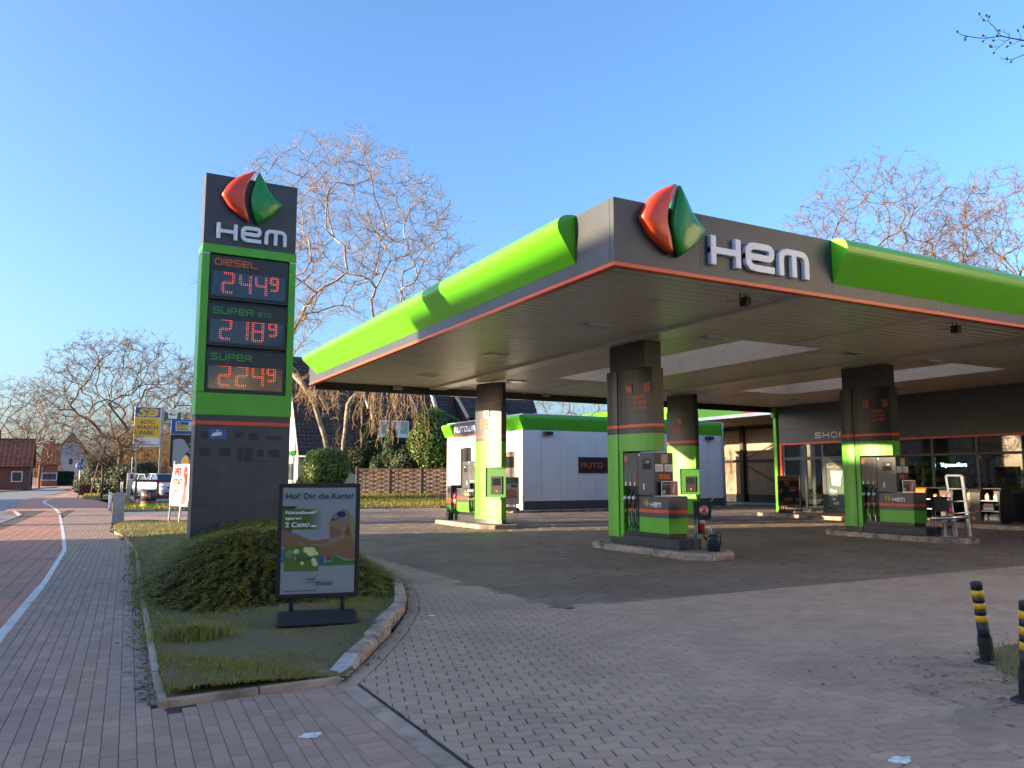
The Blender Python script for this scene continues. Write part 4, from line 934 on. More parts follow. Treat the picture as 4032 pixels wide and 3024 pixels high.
# ---------------- car wash ----------------
cw=thing('car_wash','white panelled car wash building with green fascia behind the columns','car wash',(24.7,37,0))
CWX,CWY,CWR,CWB=18.42,33.0,31.0,41.8
WPAN=mat('white_panel',(.84,.82,.78),.55,var=.05,vs=.8,streak=True,dirt=((.68,.66,.62),1.1,.5,.95)); PLI=mat('plinth_grey',(.07,.075,.08),.6,var=.12)
part('core',MB().box(CWX+.08,CWY+.08,.0,CWR-.02,CWB-.08,4.3),mat('core_white',(.55,.55,.54),.7),cw)
x=CWX
sx=[CWX]+[wy(1700+a/1.8433,1750,CWY).x for a in (790,928,1063,1195,1330,1465,1600,1735,1870,1990)]+[CWR]
sx=[sx[0]]+[CWX+(CWR-CWX)*k/12 for k in range(1,12)]+[CWR]
for a,b in zip(sx,sx[1:]):
    part('wall_panel',MB().box(a+.006,CWY,.5,b-.006,CWY+.08,3.86),WPAN,cw); part('plinth',MB().box(a+.006,CWY+.01,.02,b-.006,CWY+.08,.495),PLI,cw)
Ya=wx(2028,1900,CWX).y; Yb=Ya+1.15
ysd=[CWY,Ya,Yb,37.2,38.6,40.0,CWB]
for a,b in zip(ysd,ysd[1:]):
    if a==Ya or a==38.6: continue
    part('wall_panel',MB().box(CWX,a+.006,.1,CWX+.08,b-.006,3.86),WPAN,cw)
for (a,b,zt) in ((Ya,Yb,2.85),(38.6,40.0,3.2)): part('wall_panel',MB().box(CWX,a,zt,CWX+.08,b,3.86),WPAN,cw)
BRD=mat('door_brown',(.17,.13,.11),.5,var=.08)
d=part('door',MB().box(CWX+.03,Ya+.07,.14,CWX+.075,Yb-.07,2.78),BRD,cw); part('door_frame',MB().box(CWX-.01,Ya,.12,CWX+.078,Ya+.07,2.85).box(CWX-.01,Yb-.07,.12,CWX+.078,Yb,2.85).box(CWX-.01,Ya+.07,2.78,CWX+.078,Yb-.07,2.85),BRD,d); part('door_window',MB().box(CWX+.024,Ya+.16,2.08,CWX+.031,Yb-.16,2.62),mat('dark_pane',(.02,.022,.02),.1),d); part('handle',MB().box(CWX+.0,Yb-.2,1.25,CWX+.03,Yb-.16,1.42),GALV,d)
part('wash_opening',MB().box(CWX+.04,38.6,.02,CWX+.079,40.0,3.2),BLACKP,cw)
CP=[(0,4.58),(.14,4.57),(.22,4.52),(.25,4.44),(.23,4.36),(0,3.87)]
m=MB(); m.loft([[(xx,CWY-.003-d*(.45),z) for d,z in CP] for xx in (CWX+.0,CWR)],sm=False); part('green_fascia',m,GREENM,cw)
def cside(a,b): m=MB(); m.loft([[(CWX-.003-d,y,z) for d,z in CP] for y in (b,a)]); return m
part('green_fascia',cside(CWY-.1,35.6),GREEN,cw); part('green_fascia',cside(40.9,42.1),GREEN,cw)
part('sign_board',MB().box(CWX-.02,35.6,3.87,CWX+.07,40.9,4.56),ANTH,cw); part('orange_trim',MB().box(CWX-.03,35.6,3.80,CWX+.07,40.9,3.868),ORANGE,cw)
m=MB(); tech(m,'AUTOWÄSCHE',(CWX-.022,40.75,4.06),(0,-1,0),(0,0,1),.32,t=.2,depth=.02,width=4.4); part('lettering',m,WHITEL,cw)
part('roof_edge',MB().box(CWX-.02,CWY-.02,4.585,CWR,CWB,4.64),GALV,cw); part('roof_vent',MB().lathe([(.0,0),(.35,0),(.35,.12),(.2,.22),(0,.25)],12,(20.6,35.5,4.641)),WHITEP,cw)
sg=part('wash_sign',MB().box(21.55,CWY-.03,1.82,23.4,CWY-.004,2.6),ANTHD,cw); m=MB(); tech(m,'AUTO',(21.68,CWY-.031,2.08),(1,0,0),(0,0,1),.26,t=.2,depth=.004,width=1.3); part('lettering',m,TAPE,sg)
for px in (2152,2785): p=wy(px,1700,CWY); part('wall_lamp',MB().box(p.x-.22,CWY-.28,3.62,p.x+.22,CWY-.03,3.8),ANTHD,cw,bev=.02)
m=MB(); m.tube([(CWR-.1,CWY-.12,4.55),(CWR-.1,CWY-.1,4.2),(CWR-.02,CWY-.09,.15)],.055,8); dp=part('downpipe',m,GALV,cw)
for z in (3.3,2.6,1.8,.6): part('clamp',MB().box(CWR-.1,CWY-.16,z,CWR+.06,CWY-.02,z+.05),GALV,dp)
part('kerb',MB().box(17.5,32.2,-.03,CWR,32.45,.1),KERB,cw,bev=.02); part('kerb_fill',MB().box(17.55,32.45,-.03,CWR,33.0,.085),EDGE,cw)
# ---------------- wash hall beside the shop ----------------
HX=32.0
hl=thing('wash_hall','open steel wash hall with high green fascia between shop and car wash','wash hall',(36,40,0))
zb=wx(2900,1640,HX).z; zt=zb+1.15; y0h=wx(3045,1626,HX).y; y1h=62
ys_=wx(2928,1630,HX).y
part('green_fascia',MB().box(HX,ys_+.01,zb+.12,HX+.12,45,zt),GREEN,hl); part('green_fascia',MB().box(HX,45.02,zb+.12,HX+.12,y1h,zt),GREEN,hl); part('sign_board',MB().box(HX,y0h,zb+.22,HX+.12,ys_,zt),ANTH,hl)
part('orange_trim',MB().box(HX-.01,y0h,zb+.12,HX+.12,ys_,zb+.218),ORANGE,hl); part('white_edge',MB().box(HX-.03,y0h,zb-.06,HX+.12,y1h,zb+.118),WHITEP,hl)
m=MB(); tech(m,'AUTOWÄSCHE',(HX-.001,ys_-.35,zb+.55),(0,-1,0),(0,0,1),.36,t=.2,depth=.02,width=4.2); part('lettering',m,WHITEL,hl)
TAN=mat('hall_cladding',(.34,.26,.19),.75,var=.1,vs=1.5,streak=True)
part('roof',MB().box(HX+.121,y0h-2,zb+.0,41,y1h,zb+.12),TAN,hl)
yy=26.3
while yy<50: part('back_panel',MB().box(38.5,yy+.008,.5,38.6,yy+1.19,zb),TAN,hl); yy+=1.2
part('plinth',MB().box(38.45,26.3,0,38.62,50,.5),ANTHD,hl); part('end_wall',MB().box(HX+.2,50,0,38.5,50.1,zb),TAN,hl)
for y in (29.0,34.0,39.0,44): part('steel_post',MB().box(38.2,y-.14,0,38.44,y+.14,zb-.001),mat('steel_dark',(.03,.025,.02),.6) if y==29 else bpy.data.materials['steel_dark'],hl)
SD=bpy.data.materials['steel_dark']
for z in (2.6,4.7): part('steel_rail',MB().box(38.3,26.3,z,38.42,49,z+.14),SD,hl)
for a,b in ((29,34),(34,39)): part('brace',MB().tube([(38.2,a+.1,zb-.6),(38.2,b-.1,2.7)],.03,6),SD,hl); part('brace',MB().tube([(38.2,a+.1,.4),(38.2,b-.1,2.5)],.03,6),SD,hl)
# ---------------- house with dark tiles at the back ----------------
hs=thing('tiled_house','long cream house with steep dark tiled roof behind the wooden fence','house',(22,62,.5))
HY=58.0; a_=wy(1175,1796,HY); b_=wy(2165,1790,HY); ez=a_.z
TILE=mat('dark_roof_tile',(.045,.032,.028),.6,isl=.25,var=.35,vs=3,col2=(.075,.055,.048)); CREAMW=mat('cream_render',(.62,.55,.40),.85,var=.06,vs=.7,bump=.3,bs=30); FAS=mat('pale_board',(.42,.36,.31),.7,var=.2,vs=5)
slope=math.radians(61); RL=9.0
def tiles(x0,x1,y0,z0,L,ang,mb,tw=.30,rh=.33):
    cols=int((x1-x0)/tw); rows=int(L/rh); c,s=math.cos(ang),math.sin(ang); sub=4
    for r in range(rows):
        V=[];n=cols*sub+1
        for k,(t,off) in enumerate(((r*rh-.03,.05),((r+1)*rh,.0))):
            for i in range(n):
                ph=(i%sub)/sub; w_=.028*math.cos(2*math.pi*ph)+.012*(ph>.6); o=off+w_
                V.append((x0+(x1-x0)*i/(n-1),y0+c*t-s*o,z0+s*t+c*o))
        b=len(mb.v); mb.v+=V
        for i in range(n-1): mb.f.append((b+i,b+i+1,b+n+i+1,b+n+i)); mb.m.append(0); mb.sm.append(False)
        # the thick lower edge of the course
        V2=[(v[0],v[1]+s*.05,v[2]-c*.05) for v in V[:n]]; b2=len(mb.v); mb.v+=V2
        for i in range(n-1): mb.f.append((b2+i,b2+i+1,b+i+1,b+i)); mb.m.append(0); mb.sm.append(False)
m=MB(); tiles(a_.x,b_.x,HY-.1,ez,RL,slope,m); rf=part('roof',MB().poly([(a_.x,HY+.1,ez-.05),(b_.x,HY+.1,ez-.05),(b_.x,HY+.1+RL*math.cos(slope),ez-.05+RL*math.sin(slope)),(a_.x,HY+.1+RL*math.cos(slope),ez-.05+RL*math.sin(slope))]),TILE,hs); part('roof_tile_field',m,TILE,rf,kind='stuff')
ry=HY+.1+RL*math.cos(slope); rz=ez+RL*math.sin(slope)
part('rear_roof',MB().poly([(a_.x,ry,rz),(b_.x,ry,rz),(b_.x,ry+6,rz-4.5),(a_.x,ry+6,rz-4.5)]),TILE,hs)
part('front_wall',MB().box(a_.x+.1,HY+.5,0,b_.x-.1,HY+.7,ez),CREAMW,hs); part('eaves_gutter',MB().tube([(a_.x,HY-.15,ez-.02),(b_.x,HY-.15,ez-.02)],.07,6),GALV,hs)
m=MB(); m.prism([(a_.x+.05,HY+.3,0),(a_.x+.05,ry+6,0),(a_.x+.05,ry+6,rz-4.6),(a_.x+.05,ry,rz-.1),(a_.x+.05,HY+.3,ez+.2)],(.2,0,0)); gw=part('gable_wall',m,CREAMW,hs)
part('verge_board',MB().beam((a_.x-.02,HY-.1,ez-.1),(a_.x-.02,ry,rz),.06,.2),FAS,hs)
wn=part('window',MB().box(a_.x-.01,HY+1.2,1.3,a_.x+.04,HY+3.0,2.7),WHITEP,hs); part('pane',MB().box(a_.x-.02,HY+1.3,1.4,a_.x-.011,HY+2.9,2.6),mat('house_pane',(.12,.15,.17),.1),wn)
part('green_sign',MB().box(a_.x-.06,HY+.75,3.2,a_.x-.01,HY+2.6,3.55),GREENL,hs)
def dormer(pa,pb,pl,pr,zr,win,nm):
    """tiled shed dormer: left/right px of its roof at the eaves, window rectangle in px"""
    Yd=HY-.15; l=wy(pl,1645,Yd); r=wy(pr,1645,Yd); e=l.z
    m=MB(); tiles(l.x,r.x,Yd,e,4.2,math.radians(40),m); q=part('dormer_roof',MB().poly([(l.x,Yd+.05,e-.06),(r.x,Yd+.05,e-.06),(r.x,Yd+3.2,e+2.6),(l.x,Yd+3.2,e+2.6)]),TILE,hs); part('roof_tile_field',m,TILE,q,kind='stuff')
    c,s=math.cos(math.radians(40)),math.sin(math.radians(40))
    for x in (l.x-.05,r.x+.05): part('verge_board',MB().beam((x,Yd-.05,e-.02),(x,Yd+3.2,e+2.68),.16,.22),FAS,q)
    fr=part('dormer_front',MB().box(l.x+.1,Yd+.15,e-1.75,r.x-.1,Yd+.3,e-.05),mat(nm+'_cheek',(.035,.028,.026),.7),hs)
    m=MB().prism([(l.x+.1,Yd+.3,e-1.75),(l.x+.1,Yd+.3,e-.05),(l.x+.1,Yd+3,e+2.3)],(.1,0,0)); part('dormer_cheek',m,bpy.data.materials[nm+'_cheek'],hs); m=MB().prism([(r.x-.2,Yd+.3,e-1.75),(r.x-.2,Yd+.3,e-.05),(r.x-.2,Yd+3,e+2.3)],(.1,0,0)); part('dormer_cheek',m,bpy.data.materials[nm+'_cheek'],hs)
    if win:
        A=wy(win[0],win[1],Yd); B=wy(win[2],win[3],Yd); w_=part('window',MB().box(A.x,Yd+.08,B.z,B.x,Yd+.149,A.z),WHITEP,hs)
        n=3
        for i in range(n):
            x0=A.x+(B.x-A.x)*i/n+.1; x1=A.x+(B.x-A.x)*(i+1)/n-.1; part('pane',MB().box(x0,Yd+.072,B.z+.16,x1,Yd+.079,A.z-.1),mat('curtain_pane',(.33,.38,.38),.12,var=.3,vs=6) if i==0 else bpy.data.materials['curtain_pane'],w_)
        part('window_sill',MB().box(A.x-.1,Yd-.02,B.z-.12,B.x+.1,Yd+.148,B.z-.001),WHITEP,w_)
dormer(0,0,1470,1652,0,(1497,1653,1611,1718),'near'); dormer(0,0,1845,2000,0,None,'far')
A=wy(1697,1543,HY-.4); B=wy(1727,1640,HY-.8); part('vent_pipe',MB().tube([tuple(A+Vector((0,.6,.3))),tuple(A),tuple(B)],.16,8),GALV,hs)
# ---------------- houses far along the road ----------------
def farhouse(nm,label,px0,px1,pe,pr,Y,roofc,wallc,depth=9,over=.4,wins=3,axis='x'):
    A=wy(px0,pe,Y); B=wy(px1,pe,Y); e=A.z; rz_=wy(px0,pr,Y+depth/2).z
    t=thing(nm,label,'house',((A.x+B.x)/2,Y+depth/2,-.1))
    rm=mat(nm+'_tile',roofc,.75,isl=.15,var=.25,vs=1.5); wm=mat(nm+'_wall',wallc,.85,var=.12,vs=1)
    if axis=='x':
        part('walls',MB().box(A.x,Y+over,-.15,B.x,Y+depth-over,e),wm,t)
        ang=math.atan2(rz_-e,depth/2); L=math.hypot(rz_-e,depth/2); m=MB(); tiles(A.x-.3,B.x+.3,Y,e,L,ang,m,.5,.5)
        r=part('roof',MB().poly([(A.x-.3,Y,e-.1),(B.x+.3,Y,e-.1),(B.x+.3,Y+depth/2,rz_-.1),(A.x-.3,Y+depth/2,rz_-.1)]).poly([(A.x-.3,Y+depth,e-.1),(B.x+.3,Y+depth,e-.1),(B.x+.3,Y+depth/2,rz_),(A.x-.3,Y+depth/2,rz_)]),rm,t); part('roof_tile_field',m,rm,r,kind='stuff')
        for x in (A.x,B.x): part('gable',MB().prism([(x-.0,Y+over,e),(x,Y+depth-over,e),(x,Y+depth/2,rz_-.3)],(.15 if x==A.x else -.15,0,0)),wm,t)
        part('chimney',MB().box((A.x+B.x)/2-.4,Y+depth/2-.3,rz_-.5,(A.x+B.x)/2+.4,Y+depth/2+.4,rz_+1.0),wm,r)
        for i in range(wins):
            x=A.x+(B.x-A.x)*(i+.5)/wins; q=part('window',MB().box(x-.6,Y+over-.05,1,x+.6,Y+over-.004,2.3),WHITEP,t); part('pane',MB().box(x-.5,Y+over-.06,1.1,x+.5,Y+over-.051,2.2),mat(nm+'_p%d'%i,(.06,.07,.08),.1),q)
    else:
        xm=(A.x+B.x)/2; part('walls',MB().prism([(A.x,Y,-.15),(B.x,Y,-.15),(B.x,Y,e),(xm,Y,rz_),(A.x,Y,e)],(0,depth,0)),wm,t)
        for s,x in ((-1,A.x),(1,B.x)):
            m=MB(); m.prism([(xm,Y-.5,rz_+.05),(x+s*.6,Y-.5,e-.25),(x+s*.6,Y-.5,e-.05),(xm,Y-.5,rz_+.3)],(0,depth+1,0)); part('roof',m,rm,t)
        for z in (1,4):
            for i in range(wins):
                x=A.x+(B.x-A.x)*(i+.5)/wins
                if z+1.4<e: q=part('window',MB().box(x-.5,Y-.05,z,x+.5,Y-.004,z+1.5),WHITEP,t); part('pane',MB().box(x-.4,Y-.06,z+.1,x+.4,Y-.051,z+1.4),mat(nm+'_p%d%d'%(z,i),(.06,.07,.08),.1),q)
    return t
farhouse('brick_house','low brick house with weathered red tile roof behind bare trees by the road',-190,118,1836,1722,118,(.26,.075,.035),(.16,.07,.05))
farhouse('brick_house','small house with bright orange tile roof further along the road',168,226,1828,1746,160,(.42,.12,.035),(.2,.09,.06),wins=2)
farhouse('white_house','pale rendered house with dark roof where the road bends',206,352,1800,1712,190,(.05,.035,.03),(.42,.41,.40),depth=16,axis='y',wins=3)
# houses across the road, out of the picture on the left, that shade the foreground
def block(nm,label,x0,x1,y0,y1,h,col,nf,nw):
    t=thing(nm,label,'house',((x0+x1)/2,(y0+y1)/2,0)); wm=mat(nm+label[:4],col,.85,var=.08,vs=.6); part('walls',MB().box(x0,y0,-.15,x1,y1,h-.3),wm,t); part('flat_roof',MB().box(x0-.15,y0-.05,h-.3,x1+.15,y1+.05,h),GALV,t)
    for f in range(nf):
        for i in range(nw):
            y=y0+(y1-y0)*(i+.5)/nw; z=1+f*2.9; q=part('window',MB().box(x1+.004,y-.6,z,x1+.05,y+.6,z+1.4),WHITEP,t); part('pane',MB().box(x1+.051,y-.5,z+.1,x1+.06,y+.5,z+1.3),bpy.data.materials['house_pane'],q)
block('apartment_block','three storey apartment block across the road from the station',-37,-24,-62,24.5,10.5,(.36,.3,.25),3,18)
block('terraced_house','narrow terraced house across the road beside the apartment block',-35,-24,25.7,30.4,9.6,(.3,.17,.12),2,2)

# unseen houses added right and behind the viewer to bounce warm sunlight
def row(nm,label,x0,x1,y0,y1,h,col):
    t=thing(nm,label,'house',((x0+x1)/2,(y0+y1)/2,0)); part('walls',MB().box(x0,y0,-.15,x1,y1,h-.3),mat('render_'+label[:6],col,.85,var=.06,vs=.6),t); part('roof',MB().prism([(x0-.3,y0-.3,h-.3),(x1+.3,y0-.3,h-.3),((x0+x1)/2,y0-.3,h+3.2)],(0,y1-y0+.6,0)),TILE,t)
    for f in range(int(h//2.9)):
        for i in range(int((y1-y0)//4)):
            y=y0+2+i*4; z=1+f*2.9; q=part('window',MB().box(x0-.05,y-.6,z,x0-.004,y+.6,z+1.4),WHITEP,t); part('pane',MB().box(x0-.06,y-.5,z+.1,x0-.051,y+.5,z+1.3),bpy.data.materials['house_pane'],q)
row('light_bounce_house','long cream rendered house beyond the right end of the station',23,33,-30,3,11.5,(.74,.66,.52)); row('light_bounce_house','pale yellow rendered house behind the viewer',9,19,-52,-20,9,(.74,.64,.46))
# ---------------- poster stands ----------------
_pm={}
def pm(r,g,b):
    k=(round(r,3),round(g,3),round(b,3))
    if k not in _pm: _pm[k]=mat('print_%d'%len(_pm),k,.45)
    return _pm[k]
def stand(name,label,loc,rz,paint,group=None,w=.90,h=1.25,zf=.28):
    """framed poster on two springs over a water filled foot; front looks to local -Y"""
    t=thing(name,label,'poster stand',loc,rz,group); D=.06
    L=lambda m:m
    P=lambda nm,mb,mt,par=t,bev=0: part(nm,mb,mt,par,W=False,bev=bev)
    fr=MB(); b=.045
    for (x0,z0,x1,z1) in ((-w/2,zf,w/2,zf+b),(-w/2,zf+h-b,w/2,zf+h),(-w/2,zf+b+.001,-w/2+b,zf+h-b-.001),(w/2-b,zf+b+.001,w/2,zf+h-b-.001)): fr.box(x0,-D/2,z0,x1,D/2,z1)
    f=P('frame',fr,BLACKP,bev=.006); P('back_board',MB().box(-w/2+b+.001,-.005,zf+b,w/2-b-.001,.005,zf+h-b),BLACKP)
    iw,ih=w-2*b,h-2*b; o=Vector((-iw/2,-.008,zf+b)); cnt=[0]
    po=P('poster',MB().poly([tuple(o),tuple(o+Vector((iw,0,0))),tuple(o+Vector((iw,0,ih))),tuple(o+Vector((0,0,ih)))]),pm(*paint['bg']))
    def poly(nm,pts,c,lay=1):
        cnt[0]+=1; y=-.008-.0006*cnt[0]
        P(nm,MB().poly([(o.x+u*iw,y,o.z+v*ih) for u,v in pts]),pm(*c),po)
    def txt(s,u,v,hh,c,width=None,bold=0,shear=0,tk=False):
        cnt[0]+=1; y=-.008-.0006*cnt[0]; m=MB(); q=(o.x+u*iw,y,o.z+v*ih)
        if tk: tech(m,s,q,(1,0,0),(0,0,1),hh*ih,t=.2,depth=.0004,width=width*iw)
        else: text(m,s,q,(1,0,0),(0,0,1),hh*ih,width=width*iw if width else None,bold=bold,shear=shear)
        P('print',m,pm(*c),po)
    paint['fn'](poly,txt)
    gl=MB().poly([(-iw/2,-.026,zf+b),(iw/2,-.026,zf+b),(iw/2,-.026,zf+h-b),(-iw/2,-.026,zf+h-b)]); P('cover_sheet',gl,COVER)
    for s in (-1,1):
        x=s*w*.31; path=[];n=44
        for i in range(n+1): a=i*2*math.pi/6; path.append((x+.026*math.cos(a),.026*math.sin(a),.15+(zf-.14)*i/n))
        P('spring',MB().tube(path,.0065,5).tube([(x,0,.14),(x,0,zf+.01)],.02,6),BLACKP)
    m=MB(); pr=[(-.17,.0),(-.185,.03),(-.15,.08),(-.09,.13),(-.03,.155),(.03,.155),(.09,.13),(.15,.08),(.185,.03),(.17,0)]
    m.loft([[(x,y*k,z*k2) for y,z in pr] for x,k,k2 in ((-w*.49,.80,.7),(-w*.46,.95,.95),(-w*.3,1,1),(w*.3,1,1),(w*.46,.95,.95),(w*.49,.80,.7))],sm=False); ft=P('foot',m,RUBBER,bev=.008)
    P('filler_cap',MB().box(w*.33,-.075,.142,w*.40,-.045,.152),BLACKP,ft)
    return t
COVER=glass('cover_sheet',(.97,.97,.97),.0)
def rnd_rect(u0,v0,u1,v1,r,asp=1.4):
    P=[];
    for (cu_,cv,a0) in ((u1-r,v0+r/asp,-90),(u1-r,v1-r/asp,0),(u0+r,v1-r/asp,90),(u0+r,v0+r/asp,180)):
        for k in range(5): a=R(a0+k*22.5); P.append((cu_+r*math.cos(a),cv+r/asp*math.sin(a)))
    return P
def ell(u,v,ru,rv,n=20,a0=0): return [(u+ru*math.cos(2*math.pi*i/n+a0),v+rv*math.sin(2*math.pi*i/n+a0)) for i in range(n)]
def card_poster(poly,txt):
    def q(*pts):
        out=[]
        for x,y in pts:
            f=(y-104)/1126; l=133-13*f; out.append(((x-l)/(905-l),max(0,min(1,1-(y-(112-16*(x-l)/(905-l)))/1126))))
        return [(max(0,min(1,a)),b) for a,b in out]
    SK=(.66,.33,.17); SK2=(.76,.47,.30)
    poly('car_body',q((131,312),(285,310),(255,336),(131,337)),(.03,.05,.05))
    for k in range(7): poly('green_block',q((131+0 if k==0 else 400+k*20,337),(420+k*20,337),(420+k*20,555),(131 if k==0 else 400+k*20,557)),tuple(a+(b-a)*k/7 for a,b in zip((.20,.36,.015),(.72,.76,.80))))
    poly('car_body',q((131,560),(245,558),(215,590),(131,575)),(.12,.2,.2))
    poly('hair',q((735,348),(775,335),(815,345),(850,385),(885,460),(903,560),(904,720),(880,670),(835,625),(790,640),(770,600),(800,520),(815,440),(795,380)),(.70,.48,.18))
    poly('far_arm',q((131,565),(210,577),(300,612),(420,665),(500,672),(590,655),(640,655),(650,700),(520,715),(370,720),(250,680),(131,642)),SK)
    poly('face',q((612,490),(628,470),(640,452),(650,418),(665,402),(672,382),(700,366),(745,345),(790,355),(815,400),(825,455),(800,520),(775,560),(765,605),(775,640),(745,690),(640,720),(618,690),(630,640),(632,560),(620,515)),SK2)
    poly('neck_shade',q((632,520),(700,545),(760,560),(765,605),(700,640),(630,640)),(.62,.33,.19))
    poly('mouth',q((640,455),(648,430),(668,415),(700,425),(715,440),(690,458),(660,462)),(.35,.05,.05)); poly('teeth',q((655,430),(672,420),(698,430),(706,441),(680,440)),(.8,.78,.75))
    poly('sunglasses',[(a,b) for a,b in [q((750+48*math.cos(t),392+34*math.sin(t)))[0] for t in [2*math.pi*i/18 for i in range(18)]]],(.02,.03,.22)); poly('glasses_arm',q((790,405),(795,400),(835,470),(830,472)),(.6,.6,.65))
    poly('hair_strand',q((830,380),(870,450),(895,560),(904,640),(904,720),(868,600),(845,480)),(.82,.62,.30)); poly('hair_strand',q((815,500),(840,560),(850,640),(815,622),(790,600)),(.42,.24,.07))
    poly('near_arm',q((131,643),(240,668),(370,722),(520,722),(640,692),(740,645),(800,632),(850,640),(890,690),(905,780),(905,866),(850,870),(775,852),(700,818),(640,828),(515,836),(160,745),(131,720)),SK); poly('arm_light',q((240,668),(370,722),(520,722),(640,692),(740,645),(800,632),(760,668),(640,720),(520,742),(370,740)),SK2)
    poly('top',q((598,835),(690,820),(720,850),(800,885),(904,868),(905,932),(575,936)),(.16,.42,.05)); poly('chest',q((585,838),(665,826),(650,880),(600,890)),(.5,.24,.12)); poly('trim',q((690,820),(700,818),(775,860),(850,880),(905,868),(905,876),(850,888),(770,870)),(.7,.72,.7)); poly('trim',q((575,840),(590,838),(600,892),(650,882),(668,826),(676,826),(655,895),(590,905)),(.7,.72,.7))
    poly('seat',q((515,840),(575,838),(572,936),(515,938)),(.10,.35,.55)); poly('seat',q((120,757),(160,760),(160,905),(122,905)),(.16,.42,.6))
    c=[(.0,0)]; cx0,cy0,cx1,cy1=162,728,515,993
    poly('bonus_card',[q((cx0+(cx1-cx0)*u,cy1+(cy0-cy1)*v))[0] for u,v in rnd_rect(0,0,1,1,.05,1)],(.27,.42,.03))
    for (x,y,r_) in ((215,815,48),(285,790,30),(440,790,52),(385,770,34),(465,880,26),(345,912,20),(480,915,30),(495,810,20)): poly('bubble',[q((x+r_*math.cos(t),y+r_*math.sin(t)))[0] for t in [2*math.pi*i/8 for i in range(8)]],(.52,.62,.26))
    def brand(x,y,s,dark=(.05,.055,.07)):
        poly('line',q((x-34*s,y+20*s),(x+238*s,y+3*s),(x+238*s,y+6*s),(x-34*s,y+24*s)),dark)
        P=[];n=16
        for i in range(n+1): t=2.3+i*3.0/n; P.append((x+78*s+(22*math.cos(t)+28*math.cos(t)*0)*s+40*s*math.sin(t)*-.45,y+10*s-58*s*math.sin(t)*-1*.98))
        for i in range(n+1): t=2.3+(n-i)*3.0/n; P.append((x+82*s+(17*math.cos(t))*s+36*s*math.sin(t)*-.45,y+10*s-52*s*math.sin(t)*-1*.98))
        poly('swoosh',q(*P),(.3,.32,.3))
        a=q((x,y))[0]; txt('Cool',a[0],a[1],.019*s*1.1,dark,width=.105*s,bold=.02,shear=.2); a=q((x+82*s,y+46*s))[0]; txt('Driver',a[0],a[1],.0285*s,dark,width=.20*s,bold=.02,shear=.2)
    brand(210,832,1.0,(.06,.07,.05)); brand(393,1090,1.18)
    for k in range(3): a=q((288,942+k*11))[0]; poly('small_print',[(a[0],a[1]),(a[0]+.18+.05*k,a[1]),(a[0]+.18+.05*k,a[1]+.003),(a[0],a[1]+.003)],(.17,.28,.04))
    a=q((166,232))[0]; txt('Hol’ Dir die Karte!',a[0],a[1],.052,(.03,.04,.06),width=.915,bold=.012)
    W_=(.78,.8,.78)
    for s,x,y,h_,w_ in (('Fahranfänger*',162,393,.029,.435),('sparen',162,452,.026,.215),('2 Cent/',162,530,.043,.325),('Liter',420,526,.022,.095)): a=q((x,y))[0]; txt(s,a[0],a[1],h_,W_,width=w_,bold=.02)
    a=q((157,1208))[0]; txt('www.cool-driver-card.de',a[0],a[1],.0165,(.04,.05,.07),width=.44,bold=.012); a=q((570,1199))[0]; poly('small_print',[(a[0],a[1]),(a[0]+.39,a[1]),(a[0]+.39,a[1]+.0025),(a[0],a[1]+.0025)],(.4,.42,.45))
stand('poster_stand','black framed poster of a laughing woman in sunglasses, on the grass before the juniper',(2.39,8.92,.045),R(-12.6),{'bg':(.80,.80,.80),'fn':card_poster},w=.885,h=1.245,zf=.285)
def food_poster(poly,txt):
    poly('dark_field',[(0,0),(1,0),(1,1),(0,1)],(.018,.016,.018)); poly('orange_band',[(0,.84),(1,.86),(1,.99),(0,.985)],(.55,.09,.02)); txt('ZACHERL TIPP',.03,.885,.06,(.75,.68,.6),width=.92,tk=True)
    poly('sweater',[(.22,.62),(.3,.68),(.46,.66),(.55,.6),(.7,.42),(.72,.3),(.1,.3),(.12,.5)],(.03,.028,.03)); poly('head',ell(.40,.76,.145,.105,22,.3),(.55,.26,.15)); poly('jaw',[(.28,.74),(.52,.74),(.49,.655),(.42,.63),(.33,.66)],(.52,.25,.15)); poly('glasses',[(.34,.735),(.55,.715),(.555,.69),(.45,.69),(.34,.715)],(.02,.02,.02))
    poly('hand',[(.02,.5),(.1,.56),(.2,.58),(.24,.53),(.16,.46),(.1,.38),(.03,.4)],(.55,.25,.15)); poly('price_box',[(.5,.46),(.97,.47),(.97,.65),(.5,.66)],(.52,.03,.05)); txt('3,95€',.54,.5,.055,(.8,.78,.76),width=.26,bold=.02); txt('ab nur',.54,.6,.02,(.8,.7,.7),width=.3)
    poly('bread',[(.2,.19),(.3,.255),(.45,.27),(.62,.255),(.7,.2),(.6,.145),(.4,.13),(.26,.145)],(.62,.33,.09)); poly('filling',[(.2,.19),(.32,.2),(.5,.195),(.69,.2),(.6,.16),(.4,.15),(.26,.16)],(.42,.10,.03)); poly('salad',[(.22,.175),(.4,.165),(.6,.17),(.5,.15),(.3,.15)],(.2,.3,.05)); poly('hand',[(.76,.22),(.82,.27),(.92,.24),(.99,.16),(.96,.11),(.86,.14)],(.55,.25,.15)); poly('logo_dot',ell(.09,.06,.03,.022,10),(.6,.4,.05)); txt('Tankstelle',.14,.05,.018,(.5,.5,.5),width=.2)
stand('poster_stand','poster stand with a bald man and a sandwich, left of the shop door',(26.62,24.45,.128),R(-52),{'bg':(.03,.03,.03),'fn':food_poster},w=.93,h=1.28)
